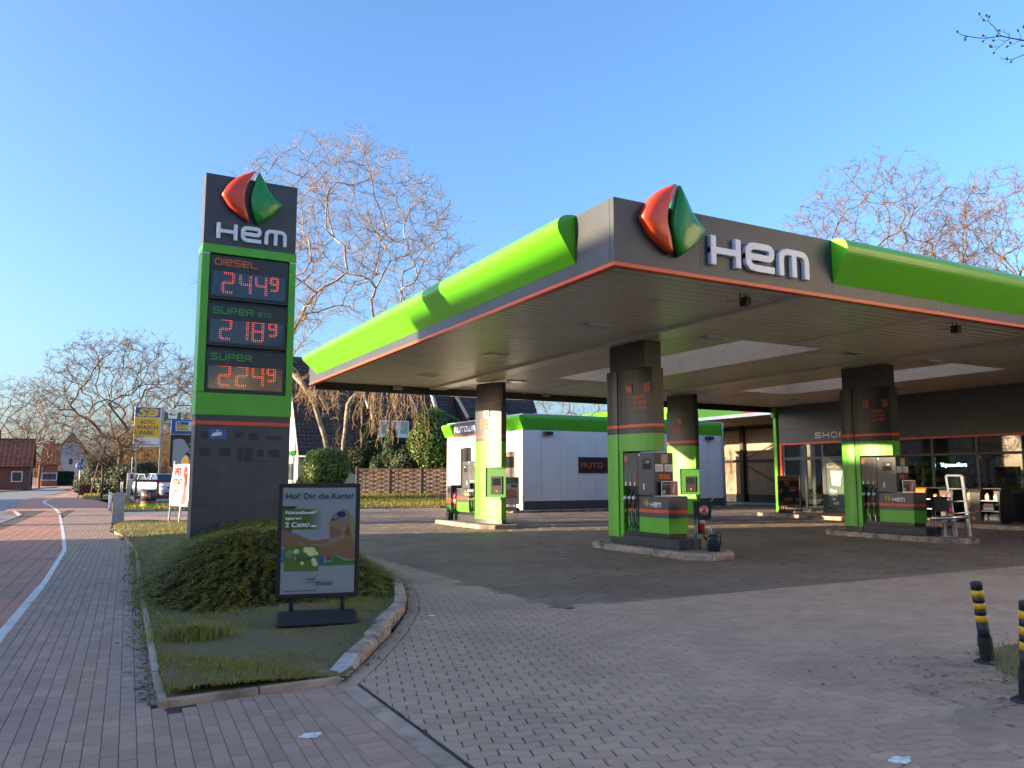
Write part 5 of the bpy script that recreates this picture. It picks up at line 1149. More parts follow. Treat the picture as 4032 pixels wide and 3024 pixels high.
def coffee_poster(poly,txt):
    poly('green_band',[(0,.78),(1,.78),(1,1),(0,1)],(.05,.2,.04)); txt('Frühstück',.06,.9,.035,(.8,.8,.75),width=.7); txt('jeden Morgen frisch',.06,.83,.025,(.8,.8,.75),width=.85)
    poly('plate',ell(.35,.66,.3,.07),(.7,.7,.7)); poly('cup',[(.15,.68),(.5,.68),(.45,.55),(.2,.55)],(.75,.75,.73)); poly('red_tag',[(.55,.62),(.95,.63),(.95,.74),(.55,.74)],(.5,.03,.04)); poly('bun',[(.02,.42),(.2,.55),(.6,.56),(.95,.46),(.9,.36),(.5,.33),(.1,.35)],(.6,.27,.10)); poly('bun',[(.1,.3),(.4,.36),(.9,.34),(.98,.25),(.5,.2),(.15,.22)],(.5,.2,.07)); poly('cloth',[(0,.12),(1,.12),(1,.24),(.5,.19),(0,.24)],(.55,.58,.5))
p=wx(2000,1990,17.2); stand('poster_stand','food poster stand against the sunlit car wash wall, half behind a column',(17.55,32.6,.1),R(-50),{'bg':(.6,.62,.55),'fn':coffee_poster},w=.86,h=1.25)
# ---------------- things on the islands ----------------
RED=mat('extinguisher_red',(.5,.012,.012),.3,coat=.4); CANB=mat('can_black',(.012,.015,.02),.35); WOOD=mat('plain_wood',(.4,.26,.13),.6,var=.2,vs=20)
def P5(x,y,z=.13): return gp(2330+x/3.0167,1700+y/3.0167,z)
def P6(x,y,z=.13): return gp(3250+x/3.3185,1700+y/3.3185,z)
def P7(x,y,z=.13): return gp(1750+x/3.457,1650+y/3.457,z)
def extinguisher(p,label,z=.13,post=True,h=0):
    t=thing('fire_extinguisher',label,'fire extinguisher',(p.x,p.y,z),group='red fire extinguishers on the islands'); z0=z+h
    b=part('cylinder',MB().lathe([(0,0),(.07,0),(.082,.015),(.082,.42),(.07,.48),(.03,.52),(.03,.55),(0,.55)],16,(p.x,p.y,z0+.06)),RED,t); part('base_ring',MB().lathe([(0,0),(.08,0),(.083,.06),(0,.06)],14,(p.x,p.y,z0)),BLACKP,t)
    v=part('valve',MB().lathe([(0,0),(.022,0),(.022,.06),(0,.06)],10,(p.x,p.y,z0+.611)).beam((p.x-.03,p.y+.01,z0+.66),(p.x+.13,p.y-.03,z0+.70),.02,.012).beam((p.x-.03,p.y+.01,z0+.645),(p.x+.12,p.y-.03,z0+.655),.02,.012),BLACKP,t)
    part('hose',MB().tube([(p.x-.02,p.y,z0+.64),(p.x-.10,p.y,z0+.60),(p.x-.125,p.y-.01,z0+.45),(p.x-.10,p.y-.02,z0+.2),(p.x-.095,p.y-.02,z0+.05)],.013,6),RUBBER,v)
    part('label',MB().lathe([(.0835,.2),(.0835,.36)],16,(p.x,p.y,z0)),mat('ext_label',(.6,.55,.5),.5),b)
    return t
e=P5(1265,1405); bk_=P5(1330,1402); ex_=P5(1262,1372); extinguisher(Vector((ex_.x+.1,ex_.y,0)),'red fire extinguisher standing behind the red stickered bucket',h=.30)
t=thing('extinguisher_post','dark post holding the extinguisher beside the bucket','post',(ex_.x,ex_.y,.13)); part('post',MB().tube([(ex_.x-.05,ex_.y,.13),(ex_.x-.05,ex_.y,1.0)],.035,8),ANTHD,t); part('foot_plate',MB().box(ex_.x-.15,ex_.y-.1,.131,ex_.x+.07,ex_.y+.1,.14),GALV,t); part('bracket',MB().box(ex_.x-.05,ex_.y-.04,.41,ex_.x+.2,ex_.y+.04,.43),ANTHD,t)
def bucket(c,rz,label,sticker=True,tilt=0):
    t=thing('wash_bucket',label,'bucket',(c.x,c.y,.13),rz,group='window washing buckets on wire stands')
    P=lambda n,m,mt,par=t:part(n,m,mt,par,W=False)
    z=.62; b=P('pail',MB().loft([[(.17*k*a,.11*k*b_,zz) for a,b_ in ((-1,-1),(1,-1),(1,1),(-1,1))] for k,zz in ((.86,z),(1,z+.36),(1.07,z+.365),(1.07,z+.385),(.95,z+.385),(.82,z+.06))]),CANB)
    w_=MB()
    for x,y in ((-.15,-.09),(.15,-.09),(-.15,.09),(.15,.09)): w_.tube([(x*.95,y,z+.05),(x*1.05,y*1.1,.0)],.007,5)
    P('wire_stand',w_,GALV)
    if sticker:
        k=P('sticker',MB().lathe([(0,0),(.095,0),(.095,.002),(0,.002)],20,(.0,-.112,z+.2),axis=(0,-1,0)),WTX,b); P('red_ring',MB().lathe([(0,0),(.085,0),(.085,.002),(0,.002)],20,(.0,-.1145,z+.2),axis=(0,-1,0)),RED,k); P('white_ring',MB().lathe([(0,0),(.055,0),(.055,.002),(0,.002)],20,(.0,-.117,z+.2),axis=(0,-1,0)),WTX,k); P('red_disc',MB().lathe([(0,0),(.045,0),(.045,.002),(0,.002)],20,(.0,-.1195,z+.2),axis=(0,-1,0)),RED,k)
    P('squeegee',MB().tube([(.05,.02,z+.2),(.28,.04,z+.5)],.012,6).beam((.02,-.03,z+.2),(.03,.08,z+.2),.02,.03),WOOD)
bucket(Vector((bk_.x,bk_.y,0)),R(-28),'black wash bucket with red round sticker on a wire stand, nearest island')
def can(c,rz,label,s=1):
    t=thing('watering_can',label,'watering can',(c.x,c.y,.13),rz,group='black watering cans'); P=lambda n,m,mt,par=t:part(n,m,mt,par,W=False)
    P('body',MB().loft([[(a*.13*k*s,b*.085*k*s,z*s) for a,b in [(math.copysign(abs(math.cos(q))**.5,math.cos(q)),math.copysign(abs(math.sin(q))**.5,math.sin(q))) for q in [2*math.pi*i/16 for i in range(16)]]] for k,z in ((.9,0),(1,.03),(1,.24),(.85,.31),(.4,.345))],sm=True),CANB)
    P('spout',MB().tube([(-.1*s,0,.2*s),(-.17*s,0,.27*s),(-.22*s,0,.37*s)],[.025*s,.02*s,.015*s],7),CANB); P('handle',MB().tube([(.03*s,0,.33*s),(.1*s,0,.40*s),(.155*s,0,.33*s),(.145*s,0,.16*s),(.12*s,0,.1*s)],.016*s,6),CANB)
can(P5(1448,1418),R(-40),'black watering can at the near end of the first island',1.0); can(P7(70,1372),R(200),'black watering can on the island beyond column eight',1.05)
ex=P7(165,1370); extinguisher(Vector((ex.x+.05,ex.y+.2,0)),'red fire extinguisher at the far end of the sunlit pump',h=.36)
tq=thing('waste_bin','grey orange and green waste bin at the end of the sunlit pump','bin',(12.15,26.75,.13)); b0=(12.0,26.58)
for nm,z0,z1,mt in (('green_band',.13,.62,GREENM),('grey_band',.62,.72,PUMPG),('orange_band',.72,.86,ORANGE),('head',.86,1.32,PUMPG)): part(nm,MB().box(b0[0]-.12,b0[1],z0,b0[0]+.3,b0[1]+.36,z1),mt,tq)
part('opening',MB().box(b0[0]-.123,b0[1]+.06,1.06,b0[0]-.119,b0[1]+.3,1.24),BLACKP,tq); part('lid',MB().box(b0[0]-.14,b0[1]-.02,1.321,b0[0]+.32,b0[1]+.38,1.35),WHITEP,tq,bev=.01)
# counter displays on the pump worktops
def display(x,y,label):
    t=thing('counter_display',label,'display frame',(x,y,1.232),R(-20),group='small framed leaflets on the pump worktops'); P=lambda n,m,mt,par=t:part(n,m,mt,par,W=False)
    f=MB()
    for a in ((-.19,0,.19,.02),(-.19,.30,.19,.32),(-.19,.0201,-.172,.2999),(.172,.0201,.19,.2999)): f.box(a[0],-.012,a[1],a[2],.012,a[3])
    P('frame',f,SILVER); b=P('leaflet',MB().box(-.172,-.005,.02,.172,.005,.30),pm(.03,.028,.032)); P('orange_half',MB().box(.02,-.0065,.02,.172,-.0055,.30),pm(.55,.12,.05),b); P('slip',MB().prism([(.06,-.008,.06),(.11,-.008,.05),(.14,-.008,.26),(.09,-.008,.27)],(0,-.0005,0)),pm(.55,.55,.52),b); P('green_mark',MB().box(.05,-.0085,.045,.09,-.008,.075),pm(.1,.35,.06),b)
    m=MB(); text(m,'Hol Dir die',(-.155,-.0066,.235),(1,0,0),(0,0,1),.03,width=.16,bold=.02); P('print',m,WTX,b); m=MB(); text(m,'HEM App!',(-.155,-.0066,.19),(1,0,0),(0,0,1),.026,width=.14,bold=.02); P('print',m,pm(.6,.1,.04),b)
    P('pictogram',MB().box(-.15,-.0066,.05,-.10,-.006,.12),pm(.5,.5,.5),b); P('foot',MB().box(-.12,0,.0,.12,.08,.008),SILVER)
display(11.42,13.85,'framed leaflet on the worktop of the nearest pump'); display(19.70,13.95,'framed leaflet on the worktop of the pump before the shop')
# tube guard and step ladder on the island by the shop
g1=P6(1570,1370); t=thing('crash_guard','polished steel tube guard at the end of the second island','barrier',(19.65,12.8,.13)); A=P6(1380,1140); 
ga=Vector((19.60,12.92,.78)); ax=Vector((.55,-.83,0))
STE=mat('polished_steel',(.62,.62,.62),.18,metal=1)
pl=wx(3250+1375/3.3185,1700+1135/3.3185,19.2); pr=wx(3250+1865/3.3185,1700+1115/3.3185,19.95)
part('tube',MB().tube([tuple(pl),tuple(pr)],.052,12),STE,t)
for x,k in ((1570,.35),(1680,.62)):
    b=P6(x,1370); q=pl.lerp(pr,k); part('post',MB().tube([(b.x,b.y,.131),(b.x,b.y,.5),(q.x,q.y,q.z-.05)],.055,10),SILVER,t); part('foot_plate',MB().lathe([(0,0),(.11,0),(.11,.012),(0,.012)],12,(b.x,b.y,.1305)),SILVER,t)
b=P6(1480,1350); q=pl.lerp(pr,.72); part('strut',MB().tube([(b.x+.2,b.y+.2,.14),tuple(q-Vector((0,0,.04)))],.025,8),GALV,t)
t=thing('step_ladder','aluminium step rack leaning upright behind the steel guard','ladder',(20.15,13.1,.13))
lx=20.1; pt=[wx(3250+a/3.3185,1700+b/3.3185,lx) for a,b in ((1580,570),(1785,575),(1668,1110),(1855,1090))]
tl_,tr_,bl_,br_=pt; dn=Vector((.1,.05,-.0))
for a,b,nm in ((tl_,bl_,'stile'),(tr_,br_,'stile')):
    e=b+(b-a)*(b.z-.131)/(a.z-b.z); part(nm,MB().beam(tuple(a),tuple(e),.05,.075),SILVER,t,bev=.008)
part('top_rail',MB().beam(tuple(tl_),tuple(tr_),.05,.06),SILVER,t,bev=.01)
for k in (.33,.64,.93): a=tl_.lerp(bl_,k);b=tr_.lerp(br_,k); part('step',MB().beam(tuple(a+Vector((.05,0,0))),tuple(b+Vector((.05,0,0))),.22,.03),SILVER,t,bev=.006)
pnl=part('sign_plate',MB().prism([tuple(tl_.lerp(bl_,.06)+Vector((.03,0,0))),tuple(tr_.lerp(br_,.06)+Vector((.03,0,0))),tuple(tr_.lerp(br_,.30)+Vector((.03,0,0))),tuple(tl_.lerp(bl_,.30)+Vector((.03,0,0)))],(.01,0,0)),mat('ladder_plate',(.02,.035,.02),.5),t)
m=MB(); tech(m,'LEITER',tuple(tl_.lerp(bl_,.29).lerp(tr_.lerp(br_,.29),.62)+Vector((.028,0,0))),(0,0,1),(0,1,0),.07,t=.2,depth=.001,width=.34); part('print',m,GRL,pnl)
extinguisher(Vector((19.95,13.02,0)),'red fire extinguisher behind the steel guard',h=.2)
bucket(Vector((19.75,13.15,0)),R(-35),'black wash bucket on a wire stand by the second pump',sticker=False)
# ---------------- goods shelves before the shop ----------------
SHB=mat('shelf_black',(.014,.014,.015),.5); SHO=mat('shelf_orange',(.6,.16,.02),.5); BOT=mat('bottle_grey',(.33,.31,.27),.4); CHR=mat('charcoal_bag',(.35,.10,.07),.6)
def rack(x,y1,y0,name,pcol,label,grp):
    z0,z1=.13,1.27; d=.62; t=thing('goods_rack',label,'shelf rack',(x+d/2,(y0+y1)/2,z0),group='outdoor goods racks at the shop front')
    prof=[(x,z0),(x,z1-.28),(x+.03,z1-.15),(x+.1,z1-.05),(x+.22,z1),(x+d,z1),(x+d,z0)]
    yp=y1-.40
    for a,b in ((y0,y0+.05),(yp-.05,yp)): part('side_panel',MB().prism([(X,a,Z) for X,Z in prof],(0,b-a,0)),SHB,t)
    part('graphic_panel',MB().prism([(X,yp+.002,Z) for X,Z in prof],(0,.398,0)),pcol,t)
    part('back_panel',MB().box(x+d-.03,y0+.05,z0,x+d-.001,yp-.05,z1),SHB,t); part('top_panel',MB().box(x+.2,y0+.05,z1-.03,x+d-.03,yp-.05,z1-.001),SHB,t); part('plinth',MB().box(x+.01,y0+.05,z0,x+d-.03,yp-.05,z0+.07),SHB,t)
    for z in (z0+.40,z0+.74): part('shelf',MB().box(x+.03,y0+.05,z-.025,x+d-.03,yp-.05,z),GALV,t)
    m=MB(); tech(m,name,(x-.002,y1-.12,z0+.5),(0,0,1),(0,1,0),.085,t=.18,depth=.001,width=.5); part('lettering',m,mat('rack_print_'+name[0],(.6,.5,.3),.5),t)
    m=MB(); m.prism([(x-.001,y1-.02,z0+.28),(x-.001,yp+.03,z0+.42),(x-.001,yp+.03,z0+.36)],(-.001,0,0)); part('swoosh',m,TAPE,t); m=MB(); petal(m,PRED,(x-.001,y1-.2,z0+.15),(0,-1,0),(0,0,1),.13,.003); part('red_petal',m,TAPE,t); m=MB(); petal(m,PGRN,(x-.001,y1-.2,z0+.15),(0,-1,0),(0,0,1),.13,.003); part('green_petal',m,mat('rack_petal',(.4,.35,.05),.5),t)
    return x,y0,yp,z0
def bottle(x,y,z,s,mt,label,grp,shape=0):
    t=thing('bottle' if shape==0 else 'charcoal_pack',label,'bottle' if shape==0 else 'pack',(x,y,z),0,grp)
    P=lambda n,m,k:part(n,m,k,t,W=False)
    if shape==0: P('body',MB().loft([[(a*.05*s*k,b*.065*s*k,zz*s) for a,b in ((-1,-1),(1,-1),(1,1),(-1,1))] for k,zz in ((1,0),(1,.15),(.5,.21),(.32,.22))]),mt); P('cap',MB().lathe([(0,0),(.02*s,0),(.02*s,.03*s),(0,.03*s)],8,(0,0,.221*s)),RED); P('label',MB().box(-.052*s,-.045*s,.03*s,-.0505*s,.045*s,.12*s),WTX)
    else: P('bag',MB().loft([[(a*.05*s*k,b*.07*s*k,zz*s) for a,b in ((-1,-1),(1,-1),(1,1),(-1,1))] for k,zz in ((.8,0),(1,.04),(.95,.13),(.6,.17))],sm=True),mt); P('print',MB().box(-.054*s,-.04*s,.05*s,-.0525*s,.04*s,.1*s),WTX)
x,y0,yp,z0=rack(26.35,16.55,15.45,'MOTORENÖL',SHB,'dark rack lettered MOTORENÖL with oil bottles, before the shop window',0)
k=0
for zz,ys_b in ((z0+.07,(.08,.20,.29,.39,.56)),(z0+.40,(.35,.43,.50,.57)),(z0+.74,(.2,.48))):
    for dy in ys_b: bottle(x+.16,y0+dy,zz+.001,1.0,BOT,'grey oil bottle on %s shelf of the dark rack'%('the bottom','the middle','the top')[k],'oil bottles in the dark rack')
    k+=1
x,y0,yp,z0=rack(26.6,18.65,17.2,'GRILLEN',SHO,'rack with orange side lettered GRILLEN, behind the steel guard',0)
for dy in (.12,.22,.32,.42,.75): bottle(x+.2,y0+dy,z0+.741,1.0,CHR,'dark red charcoal pack on the upper shelf of the orange rack','charcoal packs in the orange rack',1)
for dy in (.2,.5): bottle(x+.2,y0+dy,z0+.401,1.2,mat('pack_red%d'%int(dy*10),(.45,.05,.04),.6),'bright red pack on the lower shelf of the orange rack','red packs in the orange rack',1)
p=gp(3000+520/3.318,1600+1390/3.318,.13); t=thing('ashtray_post','thin black ashtray post at the shop door','ashtray',(p.x,p.y,.13)); part('post',MB().tube([(p.x,p.y,.13),(p.x-.03,p.y,.8)],.022,7),BLACKP,t); part('head',MB().lathe([(0,0),(.05,0),(.06,.08),(.03,.16),(0,.16)],10,(p.x-.03,p.y,.8)),BLACKP,t); part('foot',MB().lathe([(0,0),(.11,0),(.1,.02),(0,.02)],12,(p.x,p.y,.1285)),BLACKP,t)
for i,px in enumerate((448,486)):
    p=gp(3000+px/3.318,1600+1395/3.318,.13); t=thing('water_bowl',('white dog bowl on the step nearer the poster stand','white dog bowl on the step nearer the shop door')[i],'bowl',(p.x,p.y,.13),group='white bowls by the shop door'); part('bowl',MB().lathe([(0,0),(.12,0),(.10,.075),(.085,.075),(.08,.02),(0,.02)],14,(p.x,p.y,.129)),WHITEP,t); part('rim',MB().lathe([(.085,.076),(.101,.076),(.101,.08),(.085,.08)],14,(p.x,p.y,.129)),SILVER,t)
# ---------------- striped bollards ----------------
BYEL=mat('bollard_yellow',(.62,.36,.01),.5,var=.12,vs=12,dirt=((.2,.12,.02),14,.66,.85)); BBLK=mat('bollard_rubber',(.016,.017,.02),.6,var=.2,vs=20)
def bollard(base,top,label):
    t=thing('bollard',label,'bollard',tuple(base),group='black and yellow flexible bollards'); base,top=Vector(base),Vector(top); d=(top-base); L=d.length
    ax=d.normalized(); P=lambda z:tuple(base+ax*z)
    prof=[(.085,0),(.082,.03)]
    rib=MB(); pr=[(0,0)]; z=.05
    while z<.25: pr+=[(.062,z-.05),(.062,z-.045),(.054,z-.042),(.054,z-.03)]; z+=.024
    pr+=[(.055,.22),(0,.22)]; rib.lathe([(r,zz) for r,zz in pr],18,P(.03),axis=ax,sm=False); part('ribbed_neck',rib,BBLK,t)
    part('base_plate',MB().lathe([(0,0),(.115,0),(.11,.018),(.075,.035),(0,.035)],18,tuple(base)),BBLK,t); part('bolt',MB().lathe([(0,0),(.012,0),(.01,.012),(0,.012)],8,tuple(base+Vector((-.05,-.06,.02)))),SILVER,t)
    for k,(a,b,mt) in enumerate(((.251,.42,BBLK),(.42,.488,BYEL),(.488,.545,BBLK),(.545,.612,BYEL),(.612,.668,BBLK),(.668,.738,BYEL),(.738,.80,BBLK))):
        a*=L/.80; b*=L/.80; r=.0485 if mt is BBLK else .0495
        part('yellow_band' if mt is BYEL else 'black_tube',MB().lathe([(0,0),(r,0),(r,b-a-.0008)]+([(r*.96,b-a+.006),(r*.8,b-a+.01),(0,b-a+.01)] if k==6 else [(0,b-a-.0008)]),20,P(a),axis=ax),mt,t)
b=gp(3892,2612); tp=Vector((0,0,0)); r_=_ray(3843,2290); tt=(b.y/(_F.y))*0
def at_depth(px,py,dist): d=_ray(px,py); return _C+d*dist
dd=(Vector((b.x,b.y,0))-_C).dot(_F); bollard(b,at_depth(3843,2296,dd),'black and yellow bollard leaning left at the edge of the verge')
b=gp(4048,2765); dd=(Vector((b.x,b.y,0))-_C).dot(_F); bollard(b,at_depth(4040,2372,dd),'black and yellow bollard cut by the picture edge')
# ---------------- trees ----------------
BARK=mat('oak_bark',(.13,.085,.05),.9,var=.35,vs=6,bump=.6,bs=25); TWIG=mat('oak_twig',(.15,.095,.055),.9,var=.3,vs=.6); BIRCHB=mat('birch_bark',(.42,.34,.25),.8,col2=(.16,.12,.085),vs=3.5,bump=.5,bs=25); BTWIG=mat('birch_twig',(.25,.17,.09),.85,var=.3,vs=.4); DBARK=mat('dark_bark',(.06,.045,.035),.9,var=.3,vs=8)
def grow(seed,base,H,r0,levels,cfg):
    """recursive limbs; returns (trunk and limbs, twigs)"""
    rr=random.Random(seed); big,tw=MB(),MB(); cnt=[0]
    def limb(p,d,L,r,lv):
        cnt[0]+=1; c=cfg[min(lv,len(cfg)-1)]; n=c.get('n',4); P=[p]; q=p.copy(); dd=d.normalized(); path=[]
        for i in range(n):
            dd=(dd+Vector((rr.gauss(0,1),rr.gauss(0,1),rr.gauss(0,1)))*c.get('w',.15)+Vector((0,0,c.get('up',0)))).normalized(); q=q+dd*(L/n); P.append(q.copy()); path.append(dd.copy())
        tip=c.get('tip',.35); rad=[r*(1-(1-tip)*i/n) for i in range(n+1)]
        (big if lv<c.get('split',2) and lv<2 else tw).tube(P,rad,c.get('s',4),cap=False)
        if lv+1>=levels: return
        k=c['k']; k=k if isinstance(k,int) else rr.randint(*k); t0=c.get('t0',.3)
        for j in range(k):
            t=t0+(1-t0)*(j+rr.uniform(.2,.9))/k; i=min(n-1,int(t*n)); f=t*n-i; pp=P[i].lerp(P[i+1],f); ax=path[i]
            a=R(rr.uniform(*c['a'])); az=rr.uniform(0,2*math.pi) if not c.get('phyl') else j*2.4+rr.uniform(-.4,.4)
            o=ax.orthogonal().normalized(); o2=ax.cross(o); side=(o*math.cos(az)+o2*math.sin(az)); nd=(ax*math.cos(a)+side*math.sin(a))
            ll=L*rr.uniform(*c['l'])*(1-.45*t if c.get('taper') else 1); rl=rad[i]*rr.uniform(*c.get('rr',(.45,.7)))
            limb(pp,nd,ll,max(rl,c.get('rmin',.008)),lv+1)
        if c.get('cont',True): limb(q,path[-1],L*c.get('cl',.6),rad[-1],lv+1)
    limb(Vector(base),Vector(cfg[0].get('d',(0,0,1))),H,r0,0)
    return big,tw
def tree(name,label,base,seed,H,r0,levels,cfg,bm=BARK,tm=TWIG,group=None,trunks=None,fit_h=None,fit_w=None):
    t=thing(name,label,'tree',base,0,group); B,T=MB(),MB()
    for k,(d,h,r) in enumerate(trunks or [((0,0,1),H,r0)]):
        c=[dict(x) for x in cfg]; c[0]['d']=d; b,w_=grow(seed+k,base,h,r,levels,c); B.join(b); T.join(w_)
    if fit_h:   # bring the grown tree to the height and spread it has in the place
        zs=sorted(v[2] for v in T.v); h=zs[int(len(zs)*.997)]-base[2]; kz=fit_h/h
        rs=sorted(math.hypot(v[0]-base[0],v[1]-base[1]) for v in T.v); kx=(fit_w/2)/rs[int(len(rs)*.96)] if fit_w else kz
        for M_ in (B,T): M_.v=[(base[0]+(x-base[0])*kx,base[1]+(y-base[1])*kx,base[2]+(z-base[2])*kz) for x,y,z in M_.v]
    part('trunk',B,bm,t); part('crown',T,tm,t,kind='stuff'); return t
import numpy as np
def colony(seed,base,fork,cen,rad,n,seg=.55,gnarl=.18,r0=.011,pw=2.35,twigs=3,tl=(.35,.8),tw_up=.25,tr=.009,shape=None,stems=None,clump=.5,maxr=None):
    """limbs grown towards points spread through the crown; thickness from what each limb carries"""
    rr=random.Random(seed); base=Vector(base); cen=Vector(cen); pos=[];par=[];dr=[]
    def add(p,q,d): pos.append(tuple(p)); par.append(q); dr.append(tuple(d)); return len(pos)-1
    k0=0
    for fk in (stems or [fork]):
        fk=Vector(fk); last=add(base+Vector(((fk.x-base.x)*.06,(fk.y-base.y)*.06,0)),-1,(0,0,1)); m=max(3,int((fk-base).length/.8))
        for i in range(1,m+1):
            t=i/m; p=base.lerp(fk,t)+Vector((rr.gauss(0,.05),rr.gauss(0,.05),0))*(fk-base).length*.12*(t<1); d=(p-Vector(pos[last])).normalized(); last=add(p,last,d)
    first=[i for i,p in enumerate(pos) if (p[2]-base.z)>.55*((Vector(fork)-base).z)]
    cl=[Vector((rr.gauss(0,1),rr.gauss(0,1),rr.gauss(0,1))).normalized()*rr.uniform(.4,1) for _ in range(40)]
    T=[]
    while len(T)<n:
        u=Vector((rr.uniform(-1,1),rr.uniform(-1,1),rr.uniform(-1,1))); L=u.length
        if L>1 or rr.random()>.25+.75*L*L: continue
        if shape and not shape(u,rr): continue
        if rr.random()<clump and min((u-c).length for c in cl)>.34: continue
        T.append(cen+Vector((u.x*rad[0],u.y*rad[1],u.z*rad[2])))
    F=Vector(fork); T.sort(key=lambda t:(t-F).length+rr.uniform(-.1,.1)*rad[0])
    N=len(pos)+n*14; A=np.zeros((N,3)); Dv=np.zeros((N,3)); A[:len(pos)]=pos; Dv[:len(pos)]=dr; ok=np.zeros(N,bool); ok[first]=True
    for t in T:
        c=len(pos); v=np.array(t)-A[:c]; d=np.linalg.norm(v,axis=1)+1e-6; cs=(v*Dv[:c]).sum(1)/d; cost=d*(1+.55*(1-cs)); cost[~ok[:c]]=1e9; j=int(cost.argmin()); L=d[j]
        if L<seg*.4: continue
        p0=Vector(A[j]); d0=Vector(Dv[j]); c1=p0+d0*L*.38; m=max(1,int(L/seg)); q=j; pp=p0
        for i in range(1,m+1):
            f=i/m; p=p0*(1-f)**2+c1*2*f*(1-f)+t*f*f
            if i<m: p=p+Vector((rr.gauss(0,1),rr.gauss(0,1),rr.gauss(0,1)))*gnarl*seg*.6
            dd=(p-pp); dd=dd.normalized() if dd.length>1e-6 else d0; k=len(pos)
            if k>=N: break
            q=add(p,q,dd); A[k]=p; Dv[k]=dd; ok[k]=True; pp=p
    n_=len(pos); rp=[0.0]*n_; kids=[[] for _ in range(n_)]
    for i in range(n_-1,-1,-1):
        if rp[i]==0: rp[i]=r0**pw
        if par[i]>=0: rp[par[i]]+=rp[i]; kids[par[i]].append(i)
    R_=[x**(1/pw) for x in rp]; top=max(R_)
    if maxr and top>maxr: R_=[max(r0,x*(maxr/top)**min(1,(x-r0)/(top-r0)*1.5)) for x in R_]
    big,tw=MB(),MB()
    st=[(i,None) for i in range(n_) if par[i]<0]
    while st:
        i,p0=st.pop(); P=[];Q=[]
        if p0 is not None: P.append(pos[p0]); Q.append(min(R_[p0],R_[i]*1.25))
        while 1:
            P.append(pos[i]); Q.append(R_[i]); ch=kids[i]
            if not ch: break
            ch=sorted(ch,key=lambda c:-R_[c])
            for c in ch[1:]: st.append((c,i))
            i=ch[0]
        r=max(Q); (big if r>.05 else tw).tube(P,Q,8 if r>.15 else 5 if r>.05 else 3,cap=False)
    for i in range(n_):
        if R_[i]>.042: continue
        p=Vector(pos[i]); d0=Vector(dr[i])
        for k in range(twigs):
            d=(d0*.6+Vector((rr.gauss(0,.6),rr.gauss(0,.6),rr.gauss(0,.5)+tw_up))).normalized(); L=rr.uniform(*tl); m_=p+d*L*.5; e=m_+(d+Vector((rr.gauss(0,.3),rr.gauss(0,.3),rr.gauss(0,.25)+tw_up*.3))).normalized()*L*.5
            tw.tube([p,m_,e],[tr,tr*.9,tr*.7],3,cap=False)
            d2=(d+Vector((rr.gauss(0,.7),rr.gauss(0,.7),rr.gauss(0,.6)))).normalized(); tw.tube([m_,m_+d2*L*.55],[tr*.85,tr*.6],3,cap=False)
    return big,tw
def ctree(name,label,base,seed,top,width,n,fork=.3,bottom=.28,bm=None,tm=None,group=None,rd=None,lean=(0,0),**kw):
    H=top-base[2]; fk=(base[0]+lean[0],base[1]+lean[1],base[2]+H*fork); zb=base[2]+H*bottom; cen=(base[0]+lean[0]*1.5,base[1]+lean[1]*1.5,(top+zb)/2); r_=(width/2,width/2*.85,(top-zb)/2)
    if 'stems' in kw: kw['stems']=[(base[0]+dx,base[1]+dy,base[2]+H*fz) for dx,dy,fz in kw['stems']]
    B,T=colony(seed,base,fk,cen,r_,n,**kw); t=thing(name,label,'tree',base,0,group); part('trunk',B,bm or BARK,t); part('crown',T,tm or TWIG,t,kind='stuff'); return t
def at(px,py,dist): return at_depth(px,py,dist)
bb=at(1335,1915,52.5); bb.z=.45
dome=lambda u,rr:(u.z>-.55 or abs(u.x)>.35) and not(u.z<-.2 and abs(u.x)<.3)
ctree('birch_tree','tall bare birch with fanned limbs and drooping twigs between pylon and canopy',tuple(bb),21,24.9,17.6,950,fork=.30,bottom=.20,bm=BIRCHB,tm=BTWIG,gnarl=.10,seg=.7,r0=.015,twigs=5,tl=(.5,1.3),tw_up=.3,tr=.0105,shape=dome,stems=[(-.3,0,.30),(.5,.1,.28),(-1.6,0,.22)],clump=.25,maxr=.36)
# hanging veil of twigs below the rear canopy edge
m=MB(); rr=random.Random(4)
for i in range(95):
    px=rr.choice([rr.uniform(1395,1560),rr.uniform(1420,1690),rr.uniform(1180,1330)]); p=at(px,rr.uniform(1480,1560),50+rr.uniform(-2,2)); L=rr.uniform(1.2,3.0)*(1.25 if px>1420 else .6); P=[p]
    for k in range(6): P.append(P[-1]+Vector((rr.gauss(.0,.09),rr.gauss(0,.09),-L/6)))
    m.tube(P,[.02,.018,.016,.014,.013,.012,.010],3,cap=False)
    for k in range(2,6):
        for q in range(2): d=Vector((rr.gauss(0,.5),rr.gauss(0,.5),-rr.uniform(.3,.8)))*rr.uniform(.25,.6); m.tube([P[k],P[k]+d*.5+Vector((0,0,.02)),P[k]+d],[.011,.009,.007],3,cap=False)
bt=[o for o in bpy.data.objects if o.name=='birch_tree'][0]; part('hanging_twigs',m,BTWIG,bt,kind='stuff')
pale=MB(); A=at(1180,1505,50); 
pale.tube([tuple(at(1165,1470,50.5)),tuple(at(1205,1530,50.8)),tuple(at(1260,1555,51.4)),tuple(at(1290,1610,52))],[.06,.09,.11,.14],6,cap=False); part('low_limb',pale,BIRCHB,bt)
